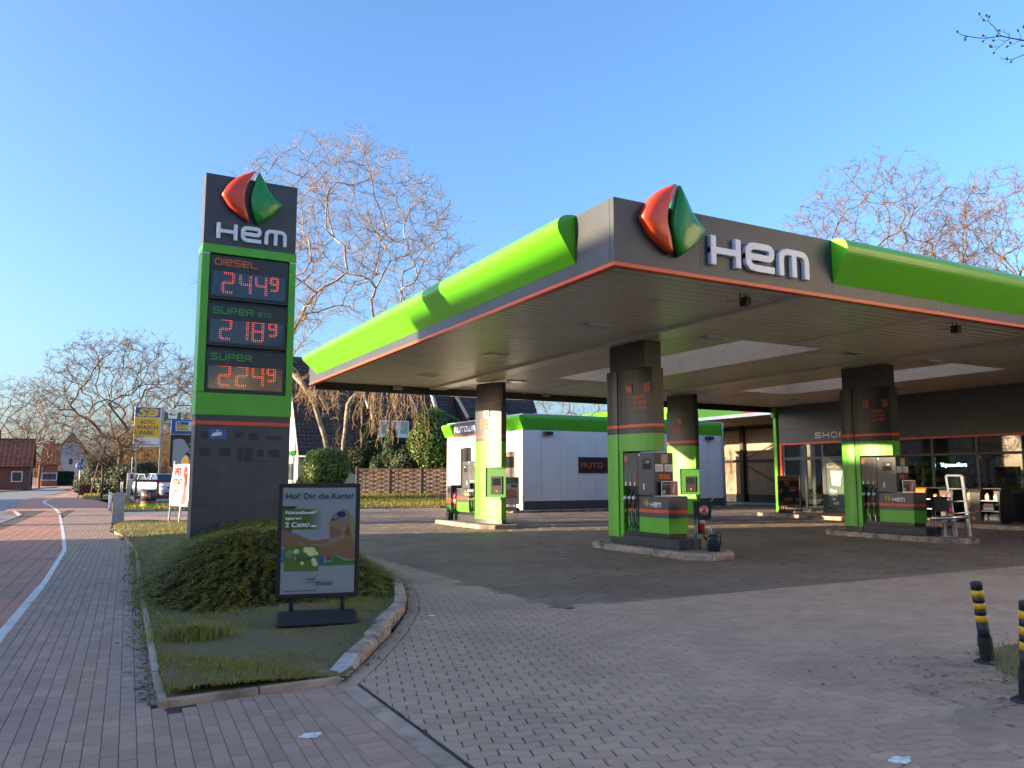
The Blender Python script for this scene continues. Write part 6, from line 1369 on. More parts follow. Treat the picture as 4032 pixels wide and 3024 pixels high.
# bare oaks beyond the shop, upper right
def crown_tree(label,px_c,py_top,px_w,depth,seed,gname,n=600,zb=0,**kw):
    c=at(px_c,1876,depth); top=at(px_c,py_top,depth).z; return ctree('bare_oak',label,(c.x,c.y,zb),seed,top,px_w*depth/FPX,n,group=gname,**kw)
g1='bare oaks beyond the shop roof'; OK_=dict(gnarl=.30,seg=.65,r0=.017,tw_up=.12,tr=.0125,twigs=4,tl=(.35,.9),clump=.6,maxr=.5)
crown_tree('leftmost tall bare oak rising above the canopy letters',3520,545,860,66,5,g1,900,bottom=.30,**OK_); crown_tree('bare oak at the right picture edge, with heavy twisted limbs',4060,590,800,62,8,g1,900,bottom=.3,**OK_); crown_tree('slim bare oak low on the left of the oak group',3220,790,420,75,14,g1,420,bottom=.35,**OK_); crown_tree('bare oak rising between the two tallest ones',3800,640,520,72,31,g1,500,bottom=.35,**OK_)
crown_tree('bare oak behind the car wash roof, left of the front column',2260,1380,380,95,17,'trees behind the car wash',300,bottom=.25,**OK_); crown_tree('bare oak behind the car wash roof, seen right of the front column',2610,1340,420,92,19,'trees behind the car wash',300,bottom=.25,**OK_)
g2='bare trees along the road'; ON_=dict(OK_,r0=.019,tr=.0145)
crown_tree('large spreading bare oak behind the yellow and blue sign',470,1280,620,78,23,g2,900,bottom=.22,fork=.28,**dict(ON_,maxr=.62)); crown_tree('bare upright tree at the left picture edge, nearer the road',60,1465,270,112,29,g2,420,bottom=.2,fork=.2,**ON_); crown_tree('bare upright tree beside the street lamp across the road',155,1470,240,118,37,g2,420,bottom=.2,fork=.2,**ON_)
crown_tree('pale bare tree between the large oak and the pylon',745,1400,330,100,41,g2,350,bottom=.2,**ON_)
b=gp(398,1968); ctree('small_street_tree','small dark bare tree with flat spreading crown on the grass by the path',(b.x,b.y,.05),55,5.7,5.3,420,fork=.42,bottom=.40,bm=DBARK,tm=DBARK,gnarl=.15,seg=.3,r0=.010,twigs=3,tl=(.2,.5),tw_up=-.05,tr=.008,clump=.1,maxr=.13); b=gp(356,1952); ctree('small_street_tree','slim leaning bare tree behind the blue path sign',(b.x,b.y,.05),61,5.6,3.6,200,fork=.5,bottom=.45,gnarl=.15,seg=.35,r0=.010,twigs=3,tl=(.2,.5),tr=.008,maxr=.11,lean=(.5,0))
# trees off to the left across the road: they break the low sun into bands
for i,(x,y,h,sd_) in enumerate(((-15,36,9.5,71),(-16,43,10,72),(-15,52,9.5,73),(-17,60,11,74))): ctree('roadside_tree',('bare roadside tree nearest the terraced house across the road','second bare roadside tree from the terraced house','third bare roadside tree from the terraced house','bare roadside tree nearest the tall rendered house')[i],(x,y,-.1),sd_,h,7,260,group='bare roadside trees across the road',**dict(OK_,seg=.5))
def leafmesh(seed,n,pos,ls,fold=.25,up=.3):
    rr=random.Random(seed); m=MB()
    for i in range(n):
        p,nn=pos(rr); nn=(nn+Vector((rr.gauss(0,.45),rr.gauss(0,.45),rr.gauss(0,.45)+up))).normalized(); a=nn.orthogonal().normalized(); b=nn.cross(a); t=rr.uniform(0,6.28); u=a*math.cos(t)+b*math.sin(t); v=nn.cross(u); s=ls*rr.uniform(.7,1.3)
        m.add([p-u*s,p+v*s*.42-u*s*.1+nn*s*fold*.4,p+u*s,p-v*s*.42-u*s*.1+nn*s*fold*.4],[(0,1,2),(0,2,3)])
    return m
CON=mat('conifer_spray',(.04,.065,.018),.7,isl=.4,var=.4,vs=1.5)
def pine(label,x,y,zc,rz_,rx):  # added unseen pines, crowns placed to block parts of the low sun
    t=thing('sun_block_pine',label,'tree',(x,y,-.1),0,'unseen pines added across the road to block low sun'); part('trunk',MB().tube([(x,y,-.1),(x,y,zc+rz_*.6)],[.3,.14],8),BARK,t)
    def f(r):
        d=Vector((r.gauss(0,1),r.gauss(0,1),r.gauss(0,1))).normalized(); return Vector((x,y,zc))+Vector((d.x*rx,d.y*rx,d.z*rz_))*r.uniform(.35,1)**.5,d
    part('crown',leafmesh(int(x*y)%97,2400,f,.34),CON,t,kind='stuff')
pine('tall unseen pine added behind the apartment block to block low sun',-40,29.4,9.8,2.5,1.9); pine('tall unseen pine added left of the bare roadside trees to block low sun',-27,38.6,14.2,3.2,2.3); pine('tall unseen pine added third from the apartment block to block low sun',-27,45.5,15,3.4,2.6); pine('tall unseen pine added farthest from the apartment block to block low sun',-27,50.5,15,3.4,2.6)
# budding twig at the upper right, its tree stands outside the picture
TW=mat('dark_twig',(.035,.03,.035),.8); BUD=mat('opening_bud',(.12,.075,.05),.8); BUDY=mat('yellow_bud',(.30,.24,.10),.8)
D=5.6
tb=thing('budding_tree','budding tree whose twigs reach into the upper right corner','tree',(9.2,3.2,0))
def tp(x,y,d=D): return at(3700+x/5.53,y/5.53,d)
m=MB(); end=tp(2600,980,D+.25)
m.tube([(9.2,3.2,-.05),(9.15,3.2,1.5),(9.1,3.22,3.2),(8.9,3.25,5.2)],[.11,.09,.075,.05],8); m.tube([(9.1,3.22,3.2),(8.2,3.25,4.2),(7.2,3.3,4.75),tuple(end)],[.05,.035,.02,.0085],6); part('trunk',m,BARK,tb)
m=MB(); b_=MB(); y_=MB()
def tw(pts,r0,r1): P=[tp(*p) for p in pts]; n=len(P); m.tube([end]+P if pts[0][0]>2300 else P,[r0+(r1-r0)*i/max(1,(n-1+(pts[0][0]>2300))) for i in range(n+(pts[0][0]>2300))],5,cap=False)
def bud(x,y,dx,dy,yel=0,s=1):
    c=tp(x,y); d=(tp(x+dx,y+dy)-c).normalized(); (y_ if yel else b_).lathe([(0,-.011*s),(.004*s,-.008*s),(.007*s,0),(.0055*s,.007*s),(.0,.011*s)],7,tuple(c),axis=tuple(d))
tw([(2400,930),(1836,880),(1520,825),(1340,785),(1230,800),(1050,825),(860,830),(620,795),(500,765),(410,725)],.0048,.0019); tw([(1330,780),(1260,690),(1190,590),(1110,520),(1060,460),(990,455)],.0032,.0016); tw([(1000,455),(930,395),(870,330)],.0016,.0012); tw([(1060,460),(1070,420),(1080,390)],.0015,.0012); tw([(1070,430),(1040,380),(1020,350)],.0014,.0011)
tw([(1530,830),(1510,760),(1430,710),(1340,690)],.0022,.0012); tw([(1520,800),(1500,770),(1525,690)],.0015,.001); tw([(1430,710),(1405,630)],.0013,.001)
tw([(1530,850),(1430,900),(1340,990),(1260,1050),(1220,1110)],.0026,.0014); tw([(1430,900),(1300,865),(1210,880)],.0016,.0011); tw([(1260,1045),(1170,1035)],.0015,.0012); tw([(1310,1010),(1210,995),(1195,940)],.0014,.001)
tw([(1836,880),(1700,895),(1620,960),(1500,1005)],.0022,.0012); tw([(1775,875),(1760,780),(1720,690)],.002,.0012); tw([(1040,830),(980,880)],.0015,.0011); tw([(1030,800),(960,780)],.0014,.001); tw([(600,795),(575,820)],.0013,.001)
tw([(2450,1040),(1836,1190),(1590,1290),(1450,1300),(1310,1255)],.0036,.0014); tw([(1590,1300),(1550,1350)],.0014,.0011); tw([(1480,1310),(1410,1410)],.0013,.0009)
for a in ((385,690,-20,-40),(865,300,-5,-30),(1020,340,-10,-30),(1080,365,0,-30),(960,442,-30,-5),(1300,665,-30,-15),(950,775,-30,-10),(1255,770,-10,-30),(945,900,-30,20),(1705,665,-10,-30),(1540,930,-20,-25),(1470,1015,-30,15),(1555,1350,-30,20),(1465,1275,0,-30),(565,815,-10,10),(1800,1000,-30,0)): bud(*a)
for a in ((1170,880,-20,-15,1,1.1),(1115,1010,-20,-20,1,1.5),(1180,1150,-15,25,1,1.1),(555,865,-20,5,1,1.1),(1830,580,0,-20,1,1.3)): bud(*a)
part('twigs',m,TW,tb,kind='stuff'); part('buds',b_,BUD,tb,kind='stuff'); part('yellow_buds',y_,BUDY,tb,kind='stuff')
# ---------------- shrubs and hedges ----------------
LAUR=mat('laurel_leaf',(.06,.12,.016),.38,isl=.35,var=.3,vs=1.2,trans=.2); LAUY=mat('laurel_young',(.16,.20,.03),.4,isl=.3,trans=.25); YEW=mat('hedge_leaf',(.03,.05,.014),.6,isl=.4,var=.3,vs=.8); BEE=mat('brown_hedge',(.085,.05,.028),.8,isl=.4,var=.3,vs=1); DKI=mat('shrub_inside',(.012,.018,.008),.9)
def blob(name,label,cat,c,rx,ry,rz,n,ls,mt,seed,lump=.12,core=True,group=None,young=None,box=0,conic=0):
    c=Vector(c); t=thing(name,label,cat,(c.x,c.y,c.z-rz),0,group); rr0=random.Random(seed); lm=[(Vector((rr0.gauss(0,1),rr0.gauss(0,1),rr0.gauss(0,1))).normalized(),rr0.uniform(-lump,lump*1.3),rr0.uniform(2,7)) for _ in range(26)]
    def surf(d):
        k=1+sum(a*math.exp(-((d-v).length_squared)*s*2.2) for v,a,s in lm)
        if box: k*=1/max(abs(d.x),abs(d.y),abs(d.z))**box*(.9)
        q=Vector((d.x*rx,d.y*ry,d.z*rz))*k
        if conic: f=max(.06,max(0.0,1-(q.z/rz+1)/2)**.8*1.25); q.x*=f; q.y*=f
        return q
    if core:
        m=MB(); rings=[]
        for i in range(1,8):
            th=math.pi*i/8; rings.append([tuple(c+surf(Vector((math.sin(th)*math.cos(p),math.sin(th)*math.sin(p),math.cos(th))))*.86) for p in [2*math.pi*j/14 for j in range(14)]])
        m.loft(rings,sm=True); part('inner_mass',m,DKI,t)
    def pos(rr):
        while 1:
            d=Vector((rr.gauss(0,1),rr.gauss(0,1),rr.gauss(0,1)))
            if d.length>.1: break
        d.normalize(); q=surf(d); return c+q*rr.uniform(.86,1.03),Vector((d.x/rx,d.y/ry,d.z/rz)).normalized()
    part('foliage',leafmesh(seed,n,pos,ls),mt,t,kind='stuff')
    if young:
        def pos2(rr):
            while 1:
                p,nn=pos(rr)
                if nn.z>.15 or nn.x<-.45: return p+nn*.03,nn
        part('young_leaves',leafmesh(seed+1,young,pos2,ls*.9,up=.7),LAUY,t,kind='stuff')
    return t
c=at(1285,1840,46.5); blob('round_laurel_bush','clipped round laurel bush in front of the tiled house','bush',c,1.42,1.3,1.22,6500,.085,LAUR,3,lump=.05,young=1000,box=.35)
c=at(1285,1840,46.5); m=MB(); m.lathe([(.0,0),(.6,0),(.75,.5),(.78,.72),(.0,.72)],14,(c.x+.1,c.y,.3),sm=True); tq=thing('stone_planter','pale stone planter below the round laurel bush','planter',(c.x+.1,c.y,.3)); part('bowl',m,mat('planter_stone',(.36,.31,.26),.85,var=.2,vs=4),tq)
c=at(1720,1735,52.5); blob('cherry_laurel','tall cherry laurel with sunlit young shoots behind the fence','bush',c,2.0,1.6,2.35,6500,.11,LAUR,7,lump=.22,young=1900)
gc='dark conifers behind the wooden fence'
for px,py,rx,rz,sd_,lb in ((1450,1745,.95,2.1,11,'dark pointed conifer behind the fence, nearest the birch trunk'),(1538,1755,.8,1.75,12,'dark pointed conifer before the dormer window'),(1415,1800,.9,1.1,13,'low dark conifer at the left end of the fence'),(1600,1810,1.1,1.0,15,'low dark conifer between the window conifer and the laurel'),(1500,1825,1.0,.9,16,'broad low conifer right behind the fence panels')):
    c=at(px,py,52.5+(sd_%3)*.5); blob('conifer',lb,'conifer',c,rx,rx,rz,2600,.10,CON,sd_,lump=.25,group=gc,conic=1 if rz>1.2 else 0)
c=at(1178,1925,45); blob('small_yellow_shrub','small yellow-green shrub at the foot of the house corner','shrub',c,.3,.3,.75,350,.07,LAUY,33,lump=.3)
# hedges beside the road
def hedge(name,label,px0,px1,pyb,pyt,Y,dep,mt,seed,n,ls=.12):
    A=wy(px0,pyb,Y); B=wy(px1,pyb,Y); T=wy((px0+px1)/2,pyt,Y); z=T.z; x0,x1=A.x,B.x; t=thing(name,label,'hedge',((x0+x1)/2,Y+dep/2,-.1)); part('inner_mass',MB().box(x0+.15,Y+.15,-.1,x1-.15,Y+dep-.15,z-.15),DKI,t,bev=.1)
    def pos(rr):
        f=rr.random()
        if f<.6: return Vector((rr.uniform(x0,x1),Y+rr.uniform(-.05,.2),rr.uniform(-.05,z))),Vector((0,-1,.2))
        if f<.8: return Vector((rr.uniform(x0,x1),rr.uniform(Y,Y+dep),z+rr.gauss(-.05,.06))),Vector((0,0,1))
        return Vector((x0 if rr.random()<.5 else x1,rr.uniform(Y,Y+dep),rr.uniform(0,z))),Vector((1,0,0))
    part('foliage',leafmesh(seed,n,pos,ls),mt,t,kind='stuff')
hedge('beech_hedge','long brown beech hedge across the road at the left edge',-60,118,1915,1862,122,4,BEE,5,3500,.16); hedge('clipped_hedge','dark clipped hedge by the second street lamp',216,288,1906,1856,168,3,YEW,6,2200,.16)
c=at(120,1850,135); blob('brown_shrub','tan bare shrub before the orange roof across the road','shrub',at(172,1835,150),3.0,2.5,2.6,2200,.16,mat('tan_twigs',(.22,.13,.06),.9,isl=.3),44,lump=.25,core=False)
for i,(px,py,d,rx,rz,mt,lb) in enumerate(((468,1895,72,2.1,1.5,YEW,'broad dark evergreen shrub left of the parked car'),(545,1880,66,2.2,1.2,YEW,'dark evergreen shrub behind the parked car'),(335,1900,95,1.2,1.4,CON,'dark conifer beside the low brick wall'),(410,1865,88,2.5,2.1,CON,'dark fir behind the blue bin'))): blob('evergreen_shrub',lb,'shrub',at(px,py,d),rx,1.6,rz,2400,.12,mt,80+i,lump=.25,group='evergreen shrubs along the path')
# tan thicket behind the signs
m=MB(); rr=random.Random(9)
for i in range(520):
    px=rr.uniform(470,800); p=at(px,1905,rr.uniform(84,100)); p.z=0; h=rr.uniform(3,8.5); P=[p]
    for k in range(4): P.append(P[-1]+Vector((rr.gauss(0,.3),rr.gauss(0,.3),h/4)))
    m.tube(P,[.04,.032,.024,.017,.01],3,cap=False)
    for k in range(1,5):
        for q in range(4): d=Vector((rr.gauss(0,1),rr.gauss(0,1),rr.uniform(.2,1.2)))*rr.uniform(.4,1.1); m.tube([P[k],P[k]+d*.6,P[k]+d],[.016,.013,.009],3,cap=False)
th=struct('thicket',m,mat('thicket_twig',(.24,.155,.075),.9,var=.35,vs=.3),kind='stuff')
# ---------------- juniper in the bed ----------------
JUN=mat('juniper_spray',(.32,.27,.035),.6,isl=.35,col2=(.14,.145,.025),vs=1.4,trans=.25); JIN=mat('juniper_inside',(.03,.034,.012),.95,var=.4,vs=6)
def juniper(label,poly,hmax,seed,n):
    cx=sum(p[0] for p in poly)/len(poly); cy=sum(p[1] for p in poly)/len(poly); t=thing('creeping_juniper',label,'shrub',(cx,cy,.05),0,'creeping junipers in the sign bed'); rr=random.Random(seed)
    bumps=[(rr.uniform(min(p[0] for p in poly),max(p[0] for p in poly)),rr.uniform(min(p[1] for p in poly),max(p[1] for p in poly)),rr.uniform(-.3,.3),rr.uniform(.3,.8)) for _ in range(26)]
    def edge(x,y):
        d=9
        for i in range(len(poly)):
            a=Vector(poly[i-1]);b=Vector(poly[i]); q=b-a; s=max(0,min(1,(Vector((x,y))-a).dot(q)/q.length_squared)); d=min(d,(a+q*s-Vector((x,y))).length)
        return d
    def hh(x,y): e=edge(x,y); return hmax*(1-math.exp(-e*1.5))*(1+sum(a*math.exp(-((x-bx)**2+(y-by)**2)/(s*s)) for bx,by,a,s in bumps))
    x0,x1=min(p[0] for p in poly),max(p[0] for p in poly); y0,y1=min(p[1] for p in poly),max(p[1] for p in poly)
    g_=MB(); N=26; idx={}
    for i in range(N):
        for j in range(N):
            c=(x0+(x1-x0)*(i+.5)/N,y0+(y1-y0)*(j+.5)/N)
            if not inpoly(*c,poly): continue
            q=[]
            for a,b in ((i,j),(i+1,j),(i+1,j+1),(i,j+1)):
                if (a,b) not in idx: x=x0+(x1-x0)*a/N; y=y0+(y1-y0)*b/N; idx[a,b]=len(g_.v); g_.v.append((x,y,.03+max(0,hh(x,y)-.10)*.9 if inpoly(x,y,poly) else .02))
                q.append(idx[a,b])
            g_.f.append(tuple(q)); g_.m.append(0); g_.sm.append(True)
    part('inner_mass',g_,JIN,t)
    m=MB(); k=0; tw_=MB()
    while k<n:
        x,y=rr.uniform(x0,x1),rr.uniform(y0,y1)
        if not inpoly(x,y,poly): continue
        k+=1; h=hh(x,y); e=.12; gx=(hh(x+e,y)-hh(x-e,y))/(2*e); gy=(hh(x,y+e)-hh(x,y-e))/(2*e)
        out=Vector((-gx,-gy,0)); out=out.normalized() if out.length>.05 else Vector((rr.gauss(0,1),rr.gauss(0,1),0)).normalized()
        out=(out+Vector((rr.gauss(0,.55),rr.gauss(0,.55)-.15,0))).normalized(); L=rr.uniform(.22,.48); p=Vector((x,y,max(.06,h-.12))); d=(out+Vector((0,0,rr.uniform(.35,.9)))).normalized(); P=[p]
        for s in range(6): d=(d+Vector((0,0,-.20))).normalized(); P.append(P[-1]+d*L/6)
        for s in range(1,7):
            ax=(P[s]-P[s-1]).normalized(); sd_=ax.cross(Vector((0,0,1))).normalized()
            for q in (-1,1):
                for r_ in range(2):
                    l=(.085-.009*s)*rr.uniform(.7,1.25); o=P[s-1].lerp(P[s],.5*r_+rr.uniform(0,.4)); dd=(ax*.9+sd_*q*rr.uniform(.5,1)+Vector((0,0,rr.uniform(-.1,.45)))).normalized(); wv_=dd.cross(Vector((0,0,1))).normalized()*.011; m.add([o-wv_*.4,o+dd*l*.5-wv_,o+dd*l,o+dd*l*.5+wv_],[(0,1,2,3)])
    part('sprays',m,JUN,t,kind='stuff'); return hh
JP=[(.98,11.2),(1.5,10.3),(2.2,10.2),(2.9,10.2),(3.5,10.9),(4.05,11.7),(4.45,13),(4.55,15),(4.2,17.5),(3.6,18.2),(1.9,18.0),(1.55,16.6),(1.2,14.8),(1.0,12.6)]
hj=juniper('broad spreading juniper around the foot of the pylon',JP,.98,5,6500)
JP2=[(3.35,10.55),(3.75,10.6),(4.2,11.7),(4.5,13.2),(4.6,14.6),(3.9,14.4),(3.5,12.6)]
juniper('yellowish juniper mound spilling over the kerb right of the poster stand',[(x-.02,y) for x,y in JP2],.85,9,1700)
for i,(px,h) in enumerate(((948,1.5),(868,1.1))):
    q=wy(px,2130,14.6); t=thing('sapling',('tall thin bare sapling in front of the pylon','short thin bare sapling left of the tall one')[i],'sapling',(q.x,q.y,.5),group='bare saplings in the juniper'); x=q.x; m=MB(); P=[Vector((x,q.y,.4))]; rr=random.Random(i)
    for k in range(10): P.append(P[-1]+Vector((rr.gauss(.002,.012),0,h*(.16 if i==0 else .14))))
    m.tube(P,[.010-.0007*k for k in range(11)],4,cap=False)
    for k in (3,5,7,8): m.tube([P[k],P[k]+Vector((rr.choice((-1,1))*.07,0,.11))],[.004,.002],3,cap=False)
    part('stem',m,mat('sapling_bark%d'%i,(.13,.08,.055),.9),t)
# ---------------- grass ----------------
GRS=mat('grass_blade',(.25,.27,.035),.6,isl=.4,col2=(.24,.20,.05),vs=2.2,trans=.3); DRY=mat('dry_blade',(.26,.20,.10),.8,isl=.3); LIT=mat('leaf_litter',(.20,.13,.075),.85,isl=.45)
def blades(n,sample,h,w,seed,lean=.5):
    rr=random.Random(seed); m=MB()
    for i in range(n):
        s=sample(rr)
        if s is None: continue
        x,y,z,k=s; a=rr.uniform(0,6.28); L=h*k*rr.uniform(.5,1.3); d=Vector((math.cos(a),math.sin(a),0)); o=Vector((-d.y,d.x,0))*w*rr.uniform(.6,1.2); p=Vector((x,y,z)); q=p+d*L*lean*.35*rr.random()+Vector((0,0,L*.6)); e=q+d*L*lean*rr.random()+Vector((0,0,L*.35))
        m.add([p-o,p+o,q+o*.7,q-o*.7,e],[(0,1,2,3),(3,2,4)])
    return m
nz=lambda x,y: math.sin(x*3.1+1)*math.sin(y*2.3+.5)+.6*math.sin(x*7.3+y*5.1)
def s_bed(rr):
    y=6.45+4.9*rr.random()**1.35; x=rr.uniform(.55,4.2)
    if not inpoly(x,y,BED): return None
    k=.8+.35*nz(x,y)
    if x>2.0 and y<9.2: k*=.55
    if nz(x*1.7,y*1.3)<-.75 and rr.random()<.75: return None
    if rr.random()<.0: return None
    return x,y,bedz(x,y)-.012,max(.25,k)
gb=blades(42000,s_bed,.055,.0028,3); struct('lawn_grass',gb,GRS,kind='stuff')
def s_bed2(rr):
    y=rr.uniform(16,31.5); x=rr.uniform(1.0,4.9)
    if not inpoly(x,y,BED) or inpoly(x,y,JP): return None
    return x,y,bedz(x,y)-.01,1
struct('rear_lawn_grass',blades(9000,s_bed2,.09,.006,5),GRS,kind='stuff')
def s_edge(rr):
    y=rr.uniform(9,21); x=lerp_tab(PR,y)+rr.gauss(.09,.10)
    return x,y,.0,1.2
struct('edge_weeds',blades(2600,s_edge,.08,.006,8,lean=.9),GRS,kind='stuff')
def s_tuft(rr): a=rr.uniform(0,6.28); r=abs(rr.gauss(0,.14)); return 1.12+r*math.cos(a)*1.5,8.75+r*math.sin(a),.05,1
struct('grass_tuft',blades(1500,s_tuft,.13,.004,9,lean=.9),GRS,kind='stuff')
def s_verge(rr):
    x=rr.uniform(6.3,13); y=rr.uniform(1.6,5)
    if not inpoly(x,y,VG): return None
    if rr.random()<.45 and nz(x*2,y*2)<0: return None
    return x,y,.0,1
struct('verge_grass',blades(9000,s_verge,.07,.004,10,lean=1),GRS,kind='stuff'); struct('dry_grass',blades(5500,s_verge,.09,.004,11,lean=1.6),DRY,kind='stuff')
def s_poly(P,z):
    x0,x1=min(p[0] for p in P),max(p[0] for p in P); y0,y1=min(p[1] for p in P),max(p[1] for p in P)
    def f(rr):
        x,y=rr.uniform(x0,x1),rr.uniform(y0,y1)
        return (x,y,z,1) if inpoly(x,y,P) else None
    return f
struct('island_grass',blades(12000,s_poly(IS1,.08),.16,.016,12),GRS,kind='stuff'); struct('verge_lawn',blades(6000,s_poly(IS2,.09),.16,.02,13),GRS,kind='stuff')
def s_bank(rr):
    t=rr.random(); u=rr.random(); x=5.4+(17.6-5.4)*t; y=41.9-(2.9)*t+u*8.3
    return x+u*2.6,y-.1,.08+.42*u,1
struct('bank_lawn',blades(14000,s_bank,.15,.014,14),GRS,kind='stuff')
# dead leaves and crumbs
def crumbs(n,f,s,seed):
    rr=random.Random(seed); m=MB()
    for i in range(n):
        q=f(rr)
        if q is None: continue
        x,y,z=q; a=rr.uniform(0,6.28); l=s*rr.uniform(.4,1.3); d=Vector((math.cos(a),math.sin(a),rr.gauss(0,.25)))*l; o=Vector((-d.y,d.x,rr.gauss(0,.3)*l)).normalized()*l*.45; p=Vector((x,y,z+l*.25)); m.add([p-d,p+o,p+d,p-o],[(0,1,2),(0,2,3)])
    return m
def f_edge(rr):
    y=rr.uniform(6.5,19); return lerp_tab(EL,y)-abs(rr.gauss(0,.09))-.02,y,.0
def f_bed(rr):
    x,y=rr.uniform(.7,4),rr.uniform(6.5,10.5)
    return (x,y,bedz(x,y)+.015) if inpoly(x,y,BED) and (y<7.4 or rr.random()<.25) else None
def f_gut(rr):
    t=rr.random()*8; i=int(t); a,b=Vector(KL[i]),Vector(KL[i+1]); p=a.lerp(b,t-i); d=(b-a).normalized(); p=p+Vector((d.y,-d.x))*abs(rr.gauss(.03,.05)); return p.x,p.y,.0
def f_verge(rr):
    x,y=rr.gauss(7.0,.7),rr.gauss(3.9,.6); return x,y,.004
def f_any(rr): x,y=rr.uniform(-.3,9),rr.uniform(3.2,12); return None if inpoly(x,y,BED) else (x,y,.001)
L_=crumbs(1700,f_edge,.022,1); L_.join(crumbs(900,f_bed,.025,2)); L_.join(crumbs(380,f_gut,.02,3)); L_.join(crumbs(800,f_verge,.025,4)); struct('leaf_litter',L_,LIT,kind='stuff')
struct('pale_crumbs',crumbs(420,f_any,.008,6),mat('pale_crumb',(.5,.47,.42),.8),kind='stuff')
def spot(name,label,cx,cy,rx,ry,seed,mt):
    rr=random.Random(seed); P=[]
    for i in range(22): a=2*math.pi*i/22; k=1+rr.uniform(-.2,.2); P.append((cx+rx*k*math.cos(a),cy+ry*k*math.sin(a),.0046))
    t=struct(name,MB().prism(P,(0,0,.0006)),mt,kind='stuff')
WP=mat('white_paint_spot',(.62,.64,.66),.8,var=.3,vs=25)
q=gp(1222,2898); spot('paint_spot','',q.x,q.y,.075,.05,1,WP); q=gp(3545,2995); spot('paint_spot','',q.x,q.y,.085,.05,2,WP); q=gp(1700,2425); spot('paint_spot','',q.x,q.y,.05,.03,3,WP)
# ---------------- along the road, left ----------------
POSTG=mat('post_grey',(.30,.31,.32),.5,metal=.4,var=.1); BLUE=mat('sign_blue',(.012,.10,.36),.4); YEL=mat('sign_yellow',(.68,.46,.02),.45); SWHITE=mat('sign_white',(.68,.70,.70),.45); SGREEN=mat('sign_green',(.012,.13,.07),.45); NAVY=mat('print_navy',(.01,.06,.14),.5); BROWNW=mat('red_brown_wood',(.16,.045,.025),.7,var=.25,vs=8)
def plane(D,x0,y0,x1,y1):
    """front-facing rectangle in the plane Y=const whose left middle lies at depth D"""
    c=at((x0+x1)/2,(y0+y1)/2,D); a=wy(x0,(y0+y1)/2,c.y); b=wy(x1,(y0+y1)/2,c.y); t=wy((x0+x1)/2,y0,c.y); u=wy((x0+x1)/2,y1,c.y); return a.x,b.x,u.z,t.z,c.y
# car wash sign on two posts
x0,x1,z0,z1,Y=plane(62,528,1602,631,1759); W_=x1-x0; Hh=z1-z0
t=thing('wash_park_sign','tall blue and yellow car wash sign on two posts behind the white car','sign',((x0+x1)/2,Y,0))
part('board',MB().box(x0,Y-.06,z0,x1,Y+.06,z1),SWHITE,t,bev=.01)
yb=z1-.26*Hh; part('blue_field',MB().box(x0+.05,Y-.066,yb,x1-.05,Y-.061,z1-.05),BLUE,t); part('yellow_field',MB().box(x0+.03,Y-.066,z0+.24*Hh,x1-.03,Y-.061,yb-.03),YEL,t)
m=MB(); text(m,'SB',(x0+.14,Y-.068,yb+.09),(1,0,0),(0,0,1),.56,width=W_-.3,bold=.04,shear=.25); part('lettering',m,YEL,t)
m=MB()
for k,s in enumerate(('AUTO','WASCH','PARK')): text(m,s,((x0+x1)/2,Y-.068,yb-.52-k*.42),(1,0,0),(0,0,1),.29,width=W_*(.56,.80,.56)[k],bold=.025,centre=True)
part('lettering',m,NAVY,t); m=MB(); text(m,'KraftChemie',(x0+.1,Y-.068,z0+.34),(1,0,0),(0,0,1),.10,shear=.3,width=1.1); text(m,'ExcellenceForExperts.',(x0+.1,Y-.068,z0+.12),(1,0,0),(0,0,1),.11,shear=.3,width=W_-.2,bold=.01); part('small_lettering',m,NAVY,t)
pp=at(630,1750,62); part('post',MB().box(x1+.03,Y-.1,-.1,x1+.19,Y+.1,z1+.06),POSTG,t); part('post',MB().box(x0+.22,Y-.05,-.1,x0+.34,Y+.05,z0),POSTG,t); pzx=x1+.2
x0,x1,z0,z1,Y2=plane(62,639,1607,721,1662)
t=thing('pizza_sign','small green and white pizza sign beside the car wash sign','sign',((x0+x1)/2,Y,z0)); part('board',MB().box(pzx,Y-.05,z0,x1,Y+.05,z1),SWHITE,t,bev=.01); w_=x1-pzx; zz=lambda f:z0+(z1-z0)*f
for a in (((.03,.04),(.97,.04),(.97,.86),(.75,.70),(.75,.30),(.25,.30),(.25,.70),(.03,.86)),): part('green_field',MB().prism([(pzx+w_*u,Y-.052,zz(v)) for u,v in a],(0,-.003,0)),SGREEN,t)
m=MB(); text(m,'Max',(pzx+w_*.30,Y-.0535,zz(.52)),(1,0,0),(0,0,1),.24,width=w_*.40,shear=.25,bold=.015); part('lettering',m,mat('print_maroon',(.12,.03,.03),.5),t); m=MB(); text(m,'Pizza',(pzx+w_*.38,Y-.0535,zz(.82)),(1,0,0),(0,0,1),.10,width=w_*.26,shear=.2); part('lettering',m,SGREEN,t); m=MB(); text(m,'pizzamax.de',(pzx+w_*.14,Y-.058,zz(.10)),(1,0,0),(0,0,1),.13,width=w_*.72,shear=.25,bold=.02); part('lettering',m,SWHITE,t)
